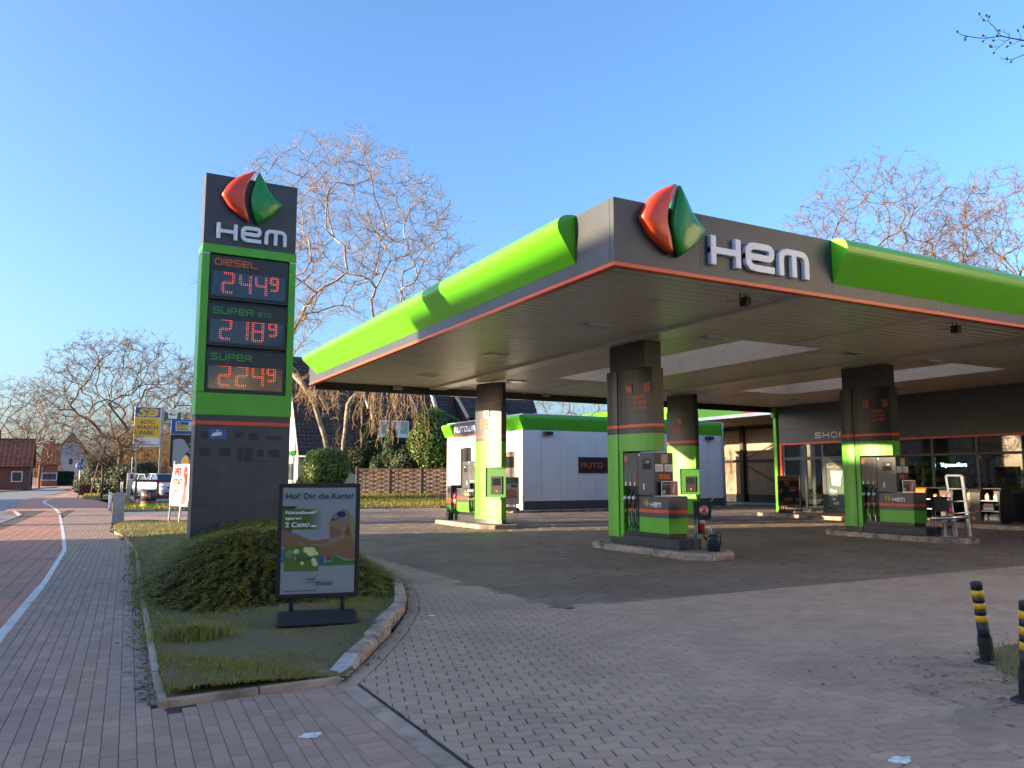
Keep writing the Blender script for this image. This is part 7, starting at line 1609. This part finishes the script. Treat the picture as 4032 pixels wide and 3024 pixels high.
# billboard, right half behind the pylon
x0,x1,z0,z1,Y=plane(57,668,1713,812,1838); t=thing('billboard','dark billboard with a torn grey poster, half hidden by the pylon','billboard',((x0+x1)/2,Y,0))
part('frame',MB().box(x0,Y-.05,z0,x1,Y+.1,z1),mat('frame_navy',(.008,.014,.03),.5),t,bev=.01); part('poster',MB().box(x0+.15,Y-.056,z0+.12,x1-.15,Y-.051,z1-.12),pm(.02,.03,.035),t)
q=lambda u,v:(x0+(x1-x0)*u,Y-.06,z0+(z1-z0)*v)
part('torn_sheet',MB().prism([q(*p) for p in ((.08,.06),(.08,.84),(.22,.88),(.36,.86),(.44,.74),(.5,.62),(.56,.55),(.50,.46),(.40,.42),(.48,.36),(.55,.25),(.62,.14),(.58,.06))],(0,-.003,0)),pm(.36,.36,.37),t); part('torn_sheet',MB().prism([q(*p) for p in ((.5,.44),(.62,.52),(.66,.50),(.58,.42))],(0,-.003,0)),pm(.5,.52,.55),t); part('green_patch',MB().prism([q(*p) for p in ((.48,.72),(.55,.76),(.57,.70),(.52,.66))],(0,-.003,0)),pm(.08,.3,.05),t); m=MB(); text(m,'Ha',q(.56,.68),(1,0,0),(0,0,1),.16,bold=.03); part('lettering',m,SWHITE,t)
for u in (.2,.8): part('post',MB().box(q(u,0)[0]-.08,Y-.02,-.1,q(u,0)[0]+.08,Y+.1,z0),POSTG,t)
xa,xb,za,zb_,Yb_=plane(56.8,673,1654,812,1710); t=thing('wash_park_board','blue car wash board above the torn billboard','sign',((xa+xb)/2,Yb_,za)); part('board',MB().box(xa,Yb_-.06,za,xb,Yb_+.1,zb_),BLUE,t,bev=.03); part('white_field',MB().box(xa+.30,Yb_-.066,za+.22,xb-.1,Yb_-.061,zb_-.1),SWHITE,t); part('blue_field',MB().box(xa+.36,Yb_-.070,zb_-.36,xa+1.15,Yb_-.067,zb_-.14),BLUE,t); part('yellow_field',MB().box(xa+.36,Yb_-.070,za+.27,xa+1.15,Yb_-.067,zb_-.37),YEL,t)
m=MB(); text(m,'SB',(xa+.4,Yb_-.072,zb_-.33),(1,0,0),(0,0,1),.14,bold=.04,shear=.25); part('lettering',m,YEL,t); m=MB(); text(m,'AUTO',(xa+.4,Yb_-.072,zb_-.50),(1,0,0),(0,0,1),.09,bold=.02); text(m,'WASCHPARK',(xa+.4,Yb_-.072,za+.31),(1,0,0),(0,0,1),.09,width=.7,bold=.02); text(m,'... Der',(xa+1.25,Yb_-.068,zb_-.32),(1,0,0),(0,0,1),.12); text(m,'Immer',(xa+1.25,Yb_-.068,zb_-.52),(1,0,0),(0,0,1),.12); text(m,'besser',(xa+1.25,Yb_-.068,za+.27),(1,0,0),(0,0,1),.12); part('lettering',m,NAVY,t)
# beach flag, banner and small banner
f0=at(735,1850,33); t=thing('beach_flag','yellow beach flag rising behind the white banner','flag',(f0.x,f0.y,0)); P=[at(x,y,33) for x,y in ((707,1856),(712,1835),(719,1812),(728,1799),(735,1795),(741,1800),(742,1818),(741,1840),(739,1856),(735,1990),(709,1985))]; part('cloth',MB().prism([tuple(p) for p in P],(0,.012,0)),mat('flag_yellow',(.72,.46,.06),.7,trans=.35),t); m=MB().tube([(f0.x-.35,f0.y+.03,.05)]+[tuple(at(x,y,33)+Vector((0,.02,0))) for x,y in ((706,1860),(711,1835),(718,1812),(728,1798),(736,1794))],.012,5); part('pole',m,POSTG,t); m=MB(); text(m,'pizza',tuple(at(716,1846,32.98)),(.75,0,.66),(-.66,0,.75),.09,bold=.03); part('lettering',m,REDL,t)
A=Vector((2.87,30.4,0)); B=Vector((3.36,28.75,0)); dx=(B-A).normalized(); nn=dx.cross(Vector((0,0,1))); t=thing('banner_stand','white banner with red print on three tilted posts left of the pylon','banner',tuple((A+B)/2))
for f,h in ((0,2.2),(.5,1.0),(1,2.0)): q=A.lerp(B,f); part('post',MB().tube([(q.x,q.y,0),(q.x+.10*h/2,q.y,h)],.03,8),WHITEP,t)
def bq(u,v): w_=math.sin(v*5+u*4)*.03; p=A.lerp(B,u); return Vector((p.x+.05*v+.04,p.y,.66+v*1.40+u*(.0)))+nn*(.05+w_)
m=MB(); N=10
m.loft([[tuple(bq(i/N,j/N)) for i in range(N+1)] for j in range(N+1)],closed=False,caps=False,sm=True); cl=part('cloth',m,mat('banner_cloth',(.7,.69,.66),.6,trans=.2),t)
for v in (0,1): part('rail',MB().tube([tuple(bq(0,v)),tuple(bq(1,v))],.025,6),POSTG,t)
def onb(nm,pts,mt,k=1):
    # cut along u so that it follows the cloth
    part(nm,MB().poly([tuple(bq(u,v)+nn*.006*k) for u,v in pts]),mt,cl)
CRIM=mat('print_crimson',(.30,.012,.02),.5); BLK=mat('print_black',(.02,.02,.022),.5); PNK=mat('print_pink',(.5,.2,.2),.5)
def bt_(s,u,v,h,wd,mt):
    m=MB(); text(m,s,(0,0,0),(1,0,0),(0,0,1),h,width=wd,bold=.05); m.v=[tuple(bq(u+x/1.72,v+z/1.4)+nn*.008) for x,y,z in m.v]; part('lettering',m,mt,cl)
bt_('PIT',.12,.74,.24,.62,CRIM); bt_('STAT',.10,.50,.20,.68,BLK); bt_('Internet',.16,.34,.09,.5,mat('print_grey2',(.25,.25,.25),.5)); bt_('www',.14,.13,.05,.2,BLK)
onb('bottle_print',((.56,.04),(.56,.12),(.62,.25),(.60,.42),(.62,.6),(.57,.75),(.58,.86),(.66,.95),(.78,.93),(.80,.80),(.76,.6),(.74,.42),(.76,.25),(.80,.12),(.74,.04)),CRIM); onb('black_corner',((.80,.0),(.97,.0),(.97,.34),(.9,.2)),BLK); onb('green_streak',((.9,.3),(.95,.35),(.96,.7),(.92,.55)),mat('print_lime',(.2,.45,.03),.5)); bt_('BEO',.61,.42,.09,.2,PNK); bt_('25',.63,.28,.1,.17,PNK); bt_('2',.85,.10,.12,.12,SWHITE)
x0,x1,z0,z1,Y=plane(55,501,1862,529,1964); t=thing('small_banner','narrow colourful banner on a pole by the grass triangle','banner',((x0+x1)/2,Y,.09)); part('cloth',MB().box(x0,Y,z0,x1,Y+.012,z1),mat('banner_mixed',(.35,.36,.22),.7,col2=(.5,.45,.4),vs=4),t); part('white_head',MB().box(x0-.003,Y-.004,z1-.5,x1+.003,Y-.001,z1+.01),SWHITE,t); part('red_square',MB().box(x0+.15,Y-.008,z1-.42,x1-.08,Y-.005,z1-.08),CRIM,t); part('pole',MB().tube([(x0-.02,Y+.03,.08),(x0-.02,Y+.03,z1)],.02,6).tube([((x0+x1)/2,Y+.06,z1-.2),((x0+x1)/2,Y+.06,z1+1.1)],.02,6),WHITEP,t)
# red-brown rail
t=thing('timber_rail','red brown timber rail in front of the white car','railing',tuple(at(600,1955,47)*1)); a,b=at(537,1890,47),at(700,1889,47); lo=at(700,1957,47)
for f in (0,.55,1): q=a.lerp(b,f); part('post',MB().box(q.x-.06,a.y-.06,.0,q.x+.06,a.y+.06,a.z+.03),BROWNW,t)
part('rail',MB().box(a.x-.05,a.y-.09,a.z-.12,b.x,a.y-.061,a.z+.02),BROWNW,t); part('rail',MB().box(a.x-.05,a.y-.09,lo.z-.1,b.x,a.y-.061,lo.z+.06),BROWNW,t)
lot=struct('parking_lot',MB().prism([(3.0,48.6,-.1),(10,48.6,-.1),(11,60,-.1),(3.2,60,-.1)],(0,0,.42)),ASPH)
# cars
def car(name,label,loc,rz,col,group='white cars parked behind the timber rail',plate='SE:DR 1'):
    t=thing(name,label,'car',loc,rz,group); P=lambda n,m,mt,par=t,bev=0,kind=None: part(n,m,mt,par,W=False,bev=bev)
    CB=mat('car_paint_%d'%len(bpy.data.materials),col,.25,coat=.6); CG=bpy.data.materials.get('car_glass') or mat('car_glass',(.03,.035,.04),.05,coat=.5); 
    # rings along the length, nose at -Y
    def ring(y,w,zb,zt,f=.82):
        return [(-w*.92,y,zb),(-w,y,zb+(zt-zb)*.45),(-w*f,y,zt-.03),(-w*f*.8,y,zt),(w*f*.8,y,zt),(w*f,y,zt-.03),(w,y,zb+(zt-zb)*.45),(w*.92,y,zb)]
    P('body',MB().loft([ring(-1.80,.62,.26,.62),ring(-1.74,.74,.22,.72),ring(-1.55,.80,.20,.84),ring(-1.0,.82,.20,.95,.86),ring(-.7,.82,.20,1.0,.9),ring(1.2,.82,.2,1.02,.9),ring(1.65,.80,.24,1.0),ring(1.80,.72,.3,.85)],sm=False),CB,bev=.03)
    def gr(y,w,z): return [(-w,y,z),(w,y,z)]
    cab=[(-.86,.98,.70),(-.25,1.44,.56),(.2,1.49,.56),(1.1,1.46,.56),(1.68,1.02,.66)]
    P('roof',MB().prism([(-.57,-.26,1.45),(.57,-.26,1.45),(.57,1.12,1.47),(-.57,1.12,1.47)],(0,0,.05)),CB,bev=.03)
    P('windscreen',MB().prism([(-.68,-.84,1.0),(.68,-.84,1.0),(.55,-.27,1.44),(-.55,-.27,1.44)],(0,.03,.01)),CG); P('rear_window',MB().prism([(-.64,1.66,1.02),(.64,1.66,1.02),(.55,1.12,1.45),(-.55,1.12,1.45)],(0,-.03,.01)),CG)
    for s in (-1,1):
        P('side_window',MB().prism([(s*.70,-.80,1.0),(s*.70,1.6,1.02),(s*.57,1.1,1.44),(s*.57,-.26,1.44)],(-s*.03,0,0)),CG); P('pillar',MB().beam((s*.70,-.88,.98),(s*.57,-.27,1.46),.06,.06),CB); P('door_pillar',MB().beam((s*.715,.45,1.0),(s*.58,.45,1.46),.06,.05),CB)
        h=P('headlight',MB().loft([[(s*.42,-1.775,.62),(s*.70,-1.70,.64),(s*.74,-1.60,.76),(s*.50,-1.70,.78)],[(s*.42,-1.70,.62),(s*.70,-1.62,.64),(s*.74,-1.5,.76),(s*.50,-1.6,.78)]]),mat('headlamp',(.3,.3,.29),.1) if 'headlamp' not in bpy.data.materials else bpy.data.materials['headlamp']); P('fog_light',MB().lathe([(0,0),(.055,0),(.05,.03),(0,.03)],10,(s*.52,-1.795,.46),axis=(0,-1,0)),bpy.data.materials['headlamp'])
        P('mirror',MB().box(s*.82,-.72,.98,s*1.0,-.60,1.10),CB,bev=.02)
        for y in (-1.15,1.2): w_=P('wheel',MB().lathe([(0,-.09),(.28,-.09),(.30,-.06),(.30,.06),(.28,.09),(0,.09)],18,(s*.74,y,.30),axis=(1,0,0)),RUBBER); P('rim',MB().lathe([(0,0),(.19,0),(.18,.02),(.05,.035),(0,.035)],14,(s*.83,y,.30),axis=(s,0,0)),SILVER,w_)
    P('grille',MB().box(-.42,-1.83,.62,.42,-1.76,.70),BLACKP); P('bumper_intake',MB().box(-.55,-1.825,.26,.55,-1.74,.38),BLACKP,bev=.02); P('emblem',MB().prism([(0,-1.84,.58),(.05,-1.84,.665),(0,-1.84,.75),(-.05,-1.84,.665)],(0,-.012,0)),SILVER)
    np_=P('number_plate',MB().box(-.26,-1.86,.40,.26,-1.835,.51),SWHITE); m=MB(); text(m,plate,(-.2,-1.862,.425),(1,0,0),(0,0,1),.07,width=.42,bold=.02); P('plate_print',m,BLK,np_); P('plate_band',MB().box(-.26,-1.8615,.40,-.22,-1.8605,.51),BLUE,np_)
    return t
c1=at(655,1920,48.5); cr=car('hatchback_car','white hatchback with green leaf print facing the camera behind the rail','' if 0 else (c1.x,c1.y+1.6,.33),R(14),(.62,.64,.66))
part('leaf_print',MB().prism([(-.825,-1.3,.45),(-.825,-.9,.5),(-.825,-1.0,.75),(-.825,-1.4,.7)],(-.004,0,0)),mat('leaf_green',(.12,.4,.05),.4),cr,W=False)
c2=at(592,1915,55); car('hatchback_car','pale bluish car partly hidden left behind the white hatchback',(c2.x,c2.y,.33),R(22),(.42,.48,.56))
# direction drum with arrow
b=gp(583,2000,.06); t=thing('direction_drum','grey and green drum with a pink arrow on the grass','drum',(b.x,b.y,.05)); r_=.375
for nm,z0,z1,mt,k in (('green_base',.05,.30,GREEN,1.0),('grey_band',.301,.345,ANTH,1.0),('orange_stripe',.346,.40,ORANGE,1.005),('grey_drum',.401,1.0,ANTH,1.0)): part(nm,MB().lathe([(0,z0),(r_*k,z0),(r_*k,z1),(0,z1)],28,(b.x,b.y,0)),mt,t)
dv_=(Vector((0,0,0))-Vector((b.x,b.y,0))).normalized(); sdv=Vector((-dv_.y,dv_.x,0)); m=MB(); pts=[(-.20,.70),(-.1,.76),(.10,.86),(.075,.78),(.07,.70),(.075,.62),(.10,.54),(-.1,.64)]; m.poly([tuple(Vector((b.x,b.y,z))+dv_*(math.sqrt(max(0,r_**2-u*u))+.012)+sdv*(-u)) for u,z in [(-p[0],p[1]) for p in pts]][::1]); part('arrow',m,mat('arrow_pink',(.62,.24,.17),.5),t)
# utility cabinet and posts
b=gp(463,2060); t=thing('utility_cabinet','pale grey utility cabinet with a ridged lid at the lawn corner','cabinet',(b.x,b.y,0),R(-8)); UC=mat('cabinet_grey',(.36,.37,.37),.7,var=.12,vs=5,dirt=((.22,.22,.2),2,.5,.9)); P=lambda n,m,mt=UC:part(n,m,mt,t,W=False,bev=.008)
P('base',MB().box(-.19,-.14,-.05,.19,.14,.27)); P('housing',MB().box(-.18,-.13,.272,.18,.13,1.0)); P('lid',MB().prism([(-.20,-.15,1.002),(.20,-.15,1.002),(.20,-.15,1.05),(0,-.15,1.10),(-.20,-.15,1.05)],(0,.30,0)))
for px,y0,y1,lb in ((431,1938,2012,'short white marker post left of the utility cabinet'),): q=gp(px,y1,.0); zt=hz(px,y0,q); t=thing('marker_post',lb,'post',(q.x,q.y,0)); part('post',MB().tube([(q.x,q.y,-.05),(q.x,q.y,zt)],.07,8),WHITEP,t); part('cap',MB().lathe([(0,0),(.072,0),(.05,.03),(0,.03)],8,(q.x,q.y,zt)),POSTG,t)
for px,lb in ((474,'left of two leaning white stakes by the shrub'),(480,'right of two leaning white stakes by the shrub')): q=at(px,1936,60); t=thing('white_stake',lb,'stake',(q.x,q.y,.05),group='leaning white stakes'); part('stake',MB().tube([(q.x,q.y,.05),tuple(at(px+4,1898,60))],.04,6),WHITEP,t); part('tip',MB().tube([tuple(at(px+4,1898,60)),tuple(at(px+4.4,1895,60))],[.04,.015],6),POSTG,t)
# shared path sign
b=gp(308,1962); c=at(316,1834,61); t=thing('path_sign','round blue cycle and footpath sign on a stickered post','traffic sign',(b.x,b.y,0)); part('post',MB().tube([(b.x,b.y,-.05),(c.x,c.y+.05,c.z+.3)],.035,8),GALV,t); part('white_rim',MB().lathe([(0,0),(.31,0),(.31,.01),(0,.01)],28,(c.x,c.y,c.z),axis=(0,-1,0)),SWHITE,t); d=part('blue_disc',MB().lathe([(0,0),(.295,0),(.295,.004),(0,.004)],28,(c.x,c.y-.010,c.z),axis=(0,-1,0)),BLUE,t)
m=MB(); yy=c.y-.0155
m.box(c.x-.008,yy-.002,c.z-.05,c.x+.008,yy,c.z+.26)
for ox in (-.21,-.09): m.lathe([(.035,0),(.052,0),(.052,.002),(.035,.002)],14,(c.x+ox,yy,c.z-.02),axis=(0,-1,0))
m.beam((c.x-.21,yy-.001,c.z-.02),(c.x-.16,yy-.001,c.z+.05),.004,.014,up=(0,-1,0)); m.beam((c.x-.16,yy-.001,c.z+.05),(c.x-.09,yy-.001,c.z-.02),.004,.014,up=(0,-1,0)); m.lathe([(0,0),(.03,0),(.03,.002),(0,.002)],10,(c.x+.13,yy,c.z+.13),axis=(0,-1,0)); m.prism([(c.x+.09,yy,c.z+.09),(c.x+.17,yy,c.z+.09),(c.x+.19,yy,c.z-.1),(c.x+.15,yy,c.z-.1),(c.x+.13,yy,c.z-.02),(c.x+.10,yy,c.z-.1),(c.x+.07,yy,c.z-.1)],(0,-.002,0)); m.lathe([(0,0),(.05,0),(.05,.002),(0,.002)],14,(c.x-.02,yy,c.z-.17),axis=(0,-1,0))
part('pictogram',m,SWHITE,d)
for k,(z,h,cc) in enumerate(((1.0,.25,(.5,.5,.52)),(1.35,.2,(.5,.15,.12)),(1.65,.3,(.3,.4,.55)),(.6,.2,(.55,.45,.4)))): part('sticker',MB().lathe([(.0365,z),(.0365,z+h)],8,(b.x+.03*z/2.6,b.y+.02,0)),pm(*cc),t)
# wheelie bin, wall, orange board
b=at(419,1955,66); t=thing('wheelie_bin','dark wheelie bin with blue lid beside the small tree','bin',(b.x,b.y,0)); m=MB(); m.loft([[(b.x+a*.38*k,b.y+c_*.36*k,z) for a,c_ in ((-1,-1),(1,-1),(1,1),(-1,1))] for k,z in ((.82,.08),(1,.92))]); part('body',m,mat('bin_dark',(.03,.035,.045),.5),t,bev=.02); part('lid',MB().box(b.x-.42,b.y-.42,.925,b.x+.42,b.y+.4,1.0),mat('bin_blue',(.03,.13,.32),.45),t,bev=.03)
for s in (-1,1): part('wheel',MB().lathe([(0,-.03),(.1,-.03),(.1,.03),(0,.03)],12,(b.x+s*.34,b.y+.32,.1),axis=(1,0,0)),RUBBER,t)
x0,x1,z0,z1,Y=plane(72,311,1917,387,1950); t=thing('low_brick_wall','low red brown brick wall behind the path sign','wall',((x0+x1)/2,Y,0)); part('core',MB().box(x0+.02,Y+.02,-.05,x1-.02,Y+.24,.85),JOINT,t); BW=mat('wall_brick',(.13,.05,.035),.85,isl=.25,var=.2,vs=6)
nb=MB()
for r in range(10):
    x=x0-(.125 if r%2 else 0)
    while x<x1: nb.box(max(x0,x)+.005,Y,-.02+r*.088,min(x1,x+.25)-.005,Y+.26,.055+r*.088); x+=.25
part('brick_field',nb,BW,t,kind='stuff'); part('coping',MB().box(x0-.03,Y-.04,.861,x1+.03,Y+.3,.92),BW,t)
x0,x1,z0,z1,Y=plane(75,352,1888,384,1913); t=thing('orange_board','orange sign board above the low brick wall','sign',((x0+x1)/2,Y,0)); part('board',MB().box(x0,Y,z0,x1,Y+.05,z1),mat('board_orange',(.42,.10,.05),.6),t); part('post',MB().box(x0+.1,Y+.06,0,x0+.2,Y+.12,z1),POSTG,t); part('post',MB().box(x1-.2,Y+.06,0,x1-.1,Y+.12,z1),POSTG,t); m=MB(); text(m,'HOFLADEN',(x0+.05,Y-.002,z1-.25),(1,0,0),(0,0,1),.13,width=(x1-x0)*.8) if 0 else m.box(x0+.1,Y-.004,z1-.3,x1-.15,Y-.002,z1-.26); part('print',m,SWHITE,t)
# street lamps
def lamp(label,pts,D,r=.09,zb=-.1):
    P=[at(x,y,D) for x,y in pts]; P[0].z=zb; t=thing('street_lamp',label,'street lamp',tuple(P[0]),group='street lamps across the road'); part('mast',MB().tube([tuple(p) for p in P],[r*1.2]+[r]*(len(P)-2)+[r*.6],8),POSTG,t); e=P[-1]; d=(P[-1]-P[-2]).normalized(); part('lamp_head',MB().obox(e+d*.45,d*.55,d.cross(Vector((0,0,1))).normalized()*.18,Vector((0,0,.09))),mat('lamp_grey',(.2,.22,.25),.4) if 'lamp_grey' not in bpy.data.materials else bpy.data.materials['lamp_grey'],t,bev=.04); return t
lamp('tall street lamp with curved arm beside the white cabinet',((120,1914),(131,1775),(134,1762),(142,1752),(152,1745),(169,1740),(196,1737)),140); t=lamp('street lamp further off carrying a yellowish plate',((224,1906),(229,1810),(232,1798),(238,1790),(246,1787)),178); x0,x1,z0,z1,Y=plane(177.5,214,1828,241,1838); part('plate',MB().box(x0,Y,z0,x1,Y+.05,z1),mat('plate_yellow',(.42,.33,.14),.6),t); lamp('street lamp whose arm reaches in from the left edge',((-40,1925),(-34,1725),(-22,1714),(0,1707),(30,1702),(62,1699)),105)
# far things by the hedge, people
x0,x1,z0,z1,Y=plane(142,131,1884,150,1910); t=thing('white_cabinet','white switch cabinet beside the street lamp','cabinet',((x0+x1)/2,Y,-.02)); part('housing',MB().box(x0,Y,-.02,x1,Y+.5,z1),WHITEP,t); part('door_seam',MB().box((x0+x1)/2-.02,Y-.004,.1,(x0+x1)/2+.02,Y-.001,z1-.1),POSTG,t); part('lid',MB().box(x0-.04,Y-.04,z1+.001,x1+.04,Y+.54,z1+.06),WHITEP,t)
x0,x1,z0,z1,Y=plane(144,152,1888,168,1911); t=thing('yellow_container','yellow container beside the white cabinet','container',((x0+x1)/2,Y,-.02)); part('body',MB().box(x0,Y,.05,x1,Y+.6,z1-.1),mat('container_yellow',(.5,.34,.03),.5),t,bev=.04); part('lid',MB().box(x0-.03,Y-.03,z1-.099,x1+.03,Y+.63,z1),YEL,t,bev=.03)
def person(label,p,rz,top,legs,hair,stride):
    t=thing('person',label,'person',p,rz,'people walking away across the road')
    J=dict(pel=(0,0,.95),ch=(0,0,1.28),nk=(0,0,1.46),hd=(0,-.01,1.60),ht=(0,0,1.74),
      hl=(-.09,0,.90),kl=(-.10,-.10*stride,.50),al=(-.10,.12*stride,.08),tl=(-.10,-.02+.12*stride,.03),hr=(.09,0,.90),kr=(.10,.10*stride,.50),ar=(.10,-.02*stride,.08),tr=(.10,-.14*stride,.03),
      sl=(-.19,0,1.40),el=(-.25,.03,1.12),wl=(-.24,-.08,.90),fl=(-.24,-.11,.82),sr=(.19,0,1.40),er=(.25,.04,1.12),wr=(.24,-.06,.90),fr=(.24,-.09,.82))
    E=[('pel','ch'),('ch','nk'),('nk','hd'),('hd','ht'),('pel','hl'),('hl','kl'),('kl','al'),('al','tl'),('pel','hr'),('hr','kr'),('kr','ar'),('ar','tr'),('ch','sl'),('sl','el'),('el','wl'),('wl','fl'),('ch','sr'),('sr','er'),('er','wr'),('wr','fr')]
    rad=dict(pel=.14,ch=.16,nk=.06,hd=.10,ht=.085,hl=.10,kl=.065,al=.045,tl=.04,hr=.10,kr=.065,ar=.045,tr=.04,sl=.07,el=.05,wl=.035,fl=.03,sr=.07,er=.05,wr=.035,fr=.03)
    K=list(J); me=bpy.data.meshes.new('body'); me.from_pydata([J[k] for k in K],[(K.index(a),K.index(b)) for a,b in E],[]); o=bpy.data.objects.new('body',me); COL.objects.link(o); o.parent=t
    sk=o.modifiers.new('skin','SKIN'); 
    if not me.skin_vertices: me.skin_vertices.new() if hasattr(me.skin_vertices,'new') else None
    for i,k in enumerate(K): me.skin_vertices[0].data[i].radius=(rad[k],rad[k])
    me.skin_vertices[0].data[0].use_root=True; sb=o.modifiers.new('sub','SUBSURF'); sb.levels=sb.render_levels=1; me.materials.append(legs)
    part('jacket',MB().loft([[(.21*k*math.cos(a),.15*k*math.sin(a),z) for a in [2*math.pi*i/12 for i in range(12)]] for k,z in ((1.0,.86),(1.02,1.05),(1.08,1.3),(.9,1.44),(.4,1.49))],sm=True),top,t,W=False)
    for s in (-1,1): part('sleeve',MB().tube([(s*.17,0,1.42),(s*.25,.03,1.13),(s*.245,-.07,.92)],[.085,.065,.05],8),top,t,W=False)
    part('hair',MB().lathe([(0,-.02),(.105,-.02),(.115,.06),(.08,.13),(0,.155)],10,(0,.02,1.62)),hair,t,W=False); return t
DCL=mat('dark_clothes',(.02,.022,.03),.8); JNS=mat('jeans',(.07,.09,.13),.8); LJK=mat('pale_jacket',(.5,.5,.5),.8); HRB=mat('brown_hair',(.08,.05,.03),.8)
p=gp(181,1911); person('person in dark clothes walking away beside the yellow container',(p.x,p.y,0),R(180),DCL,DCL,HRB,.8); p=gp(198,1909); pr_=person('person in a pale jacket with a dark rucksack walking away',(p.x,p.y,0),R(185),LJK,JNS,HRB,1.0); part('rucksack',MB().box(-.14,.14,1.02,.14,.27,1.42),mat('rucksack_green',(.05,.07,.05),.8),pr_,W=False,bev=.04)
# ---------------- wooden fence behind the forecourt ----------------
FW=mat('fence_wood',(.16,.105,.08),.85,isl=.25,var=.3,vs=5,bump=.5,bs=40); FWD=mat('fence_post_wood',(.13,.09,.07),.85,var=.3,vs=5)
t=thing('wooden_fence','woven brown wooden fence panels on posts before the conifers','fence',tuple(at(1620,1945,50)))
F0=at(1403,1945,50); fz=F0.z; ftop=at(1403,1845,50).z; fpx=[1403,1533,1658,1778,1900]
fp=[at(x,1945,50) for x in fpx]
for i,q in enumerate(fp): part('post',MB().box(q.x-.045,q.y-.05,fz-.35,q.x+.045,q.y+.04,ftop+.12),FWD,t)
for a,b in zip(fp,fp[1:]):
    d=(b-a).normalized(); L=(b-a).length; a2=a+d*.07; b2=b-d*.07; n_=Vector((d.y,-d.x,0)); pn_=part('panel_frame',MB().beam(tuple(a2+Vector((0,0,ftop-fz-.03))),tuple(b2+Vector((0,0,ftop-fz-.03))),.05,.06).beam(tuple(a2+Vector((0,0,.03))),tuple(b2+Vector((0,0,.03))),.05,.06).beam(tuple(a2+Vector((0,0,.02))),tuple(a2+Vector((0,0,ftop-fz))),.05,.04).beam(tuple(b2+Vector((0,0,.02))),tuple(b2+Vector((0,0,ftop-fz))),.05,.04),FWD,t)
    ns=11; hs_=(ftop-fz-.12)/ns
    for k in range(ns):
        z=.06+k*hs_; ring=[]
        for j in range(9):
            f=j/8; off=.028*math.sin(f*math.pi*4+(math.pi if k%2 else 0)); p=a2.lerp(b2,f)+n_*off; ring.append([tuple(p+Vector((0,0,z+.01))+n_*.006),tuple(p+Vector((0,0,z+hs_-.012))+n_*.006),tuple(p+Vector((0,0,z+hs_-.012))-n_*.006),tuple(p+Vector((0,0,z+.01))-n_*.006)])
        part('slat',MB().loft(ring),FW,pn_)
    for f in (.25,.5,.75): p=a2.lerp(b2,f); part('stake',MB().box(p.x-.02,p.y-.015,fz+.03,p.x+.02,p.y+.015,ftop-.02),FWD,pn_)
# unseen house added across the road to darken the shop window reflections
c=Vector((-16,70,0))
block('terraced_house','tall rendered house far across the road, left of the picture',-48,-38,60,82,8.0,(.34,.27,.2),2,5)
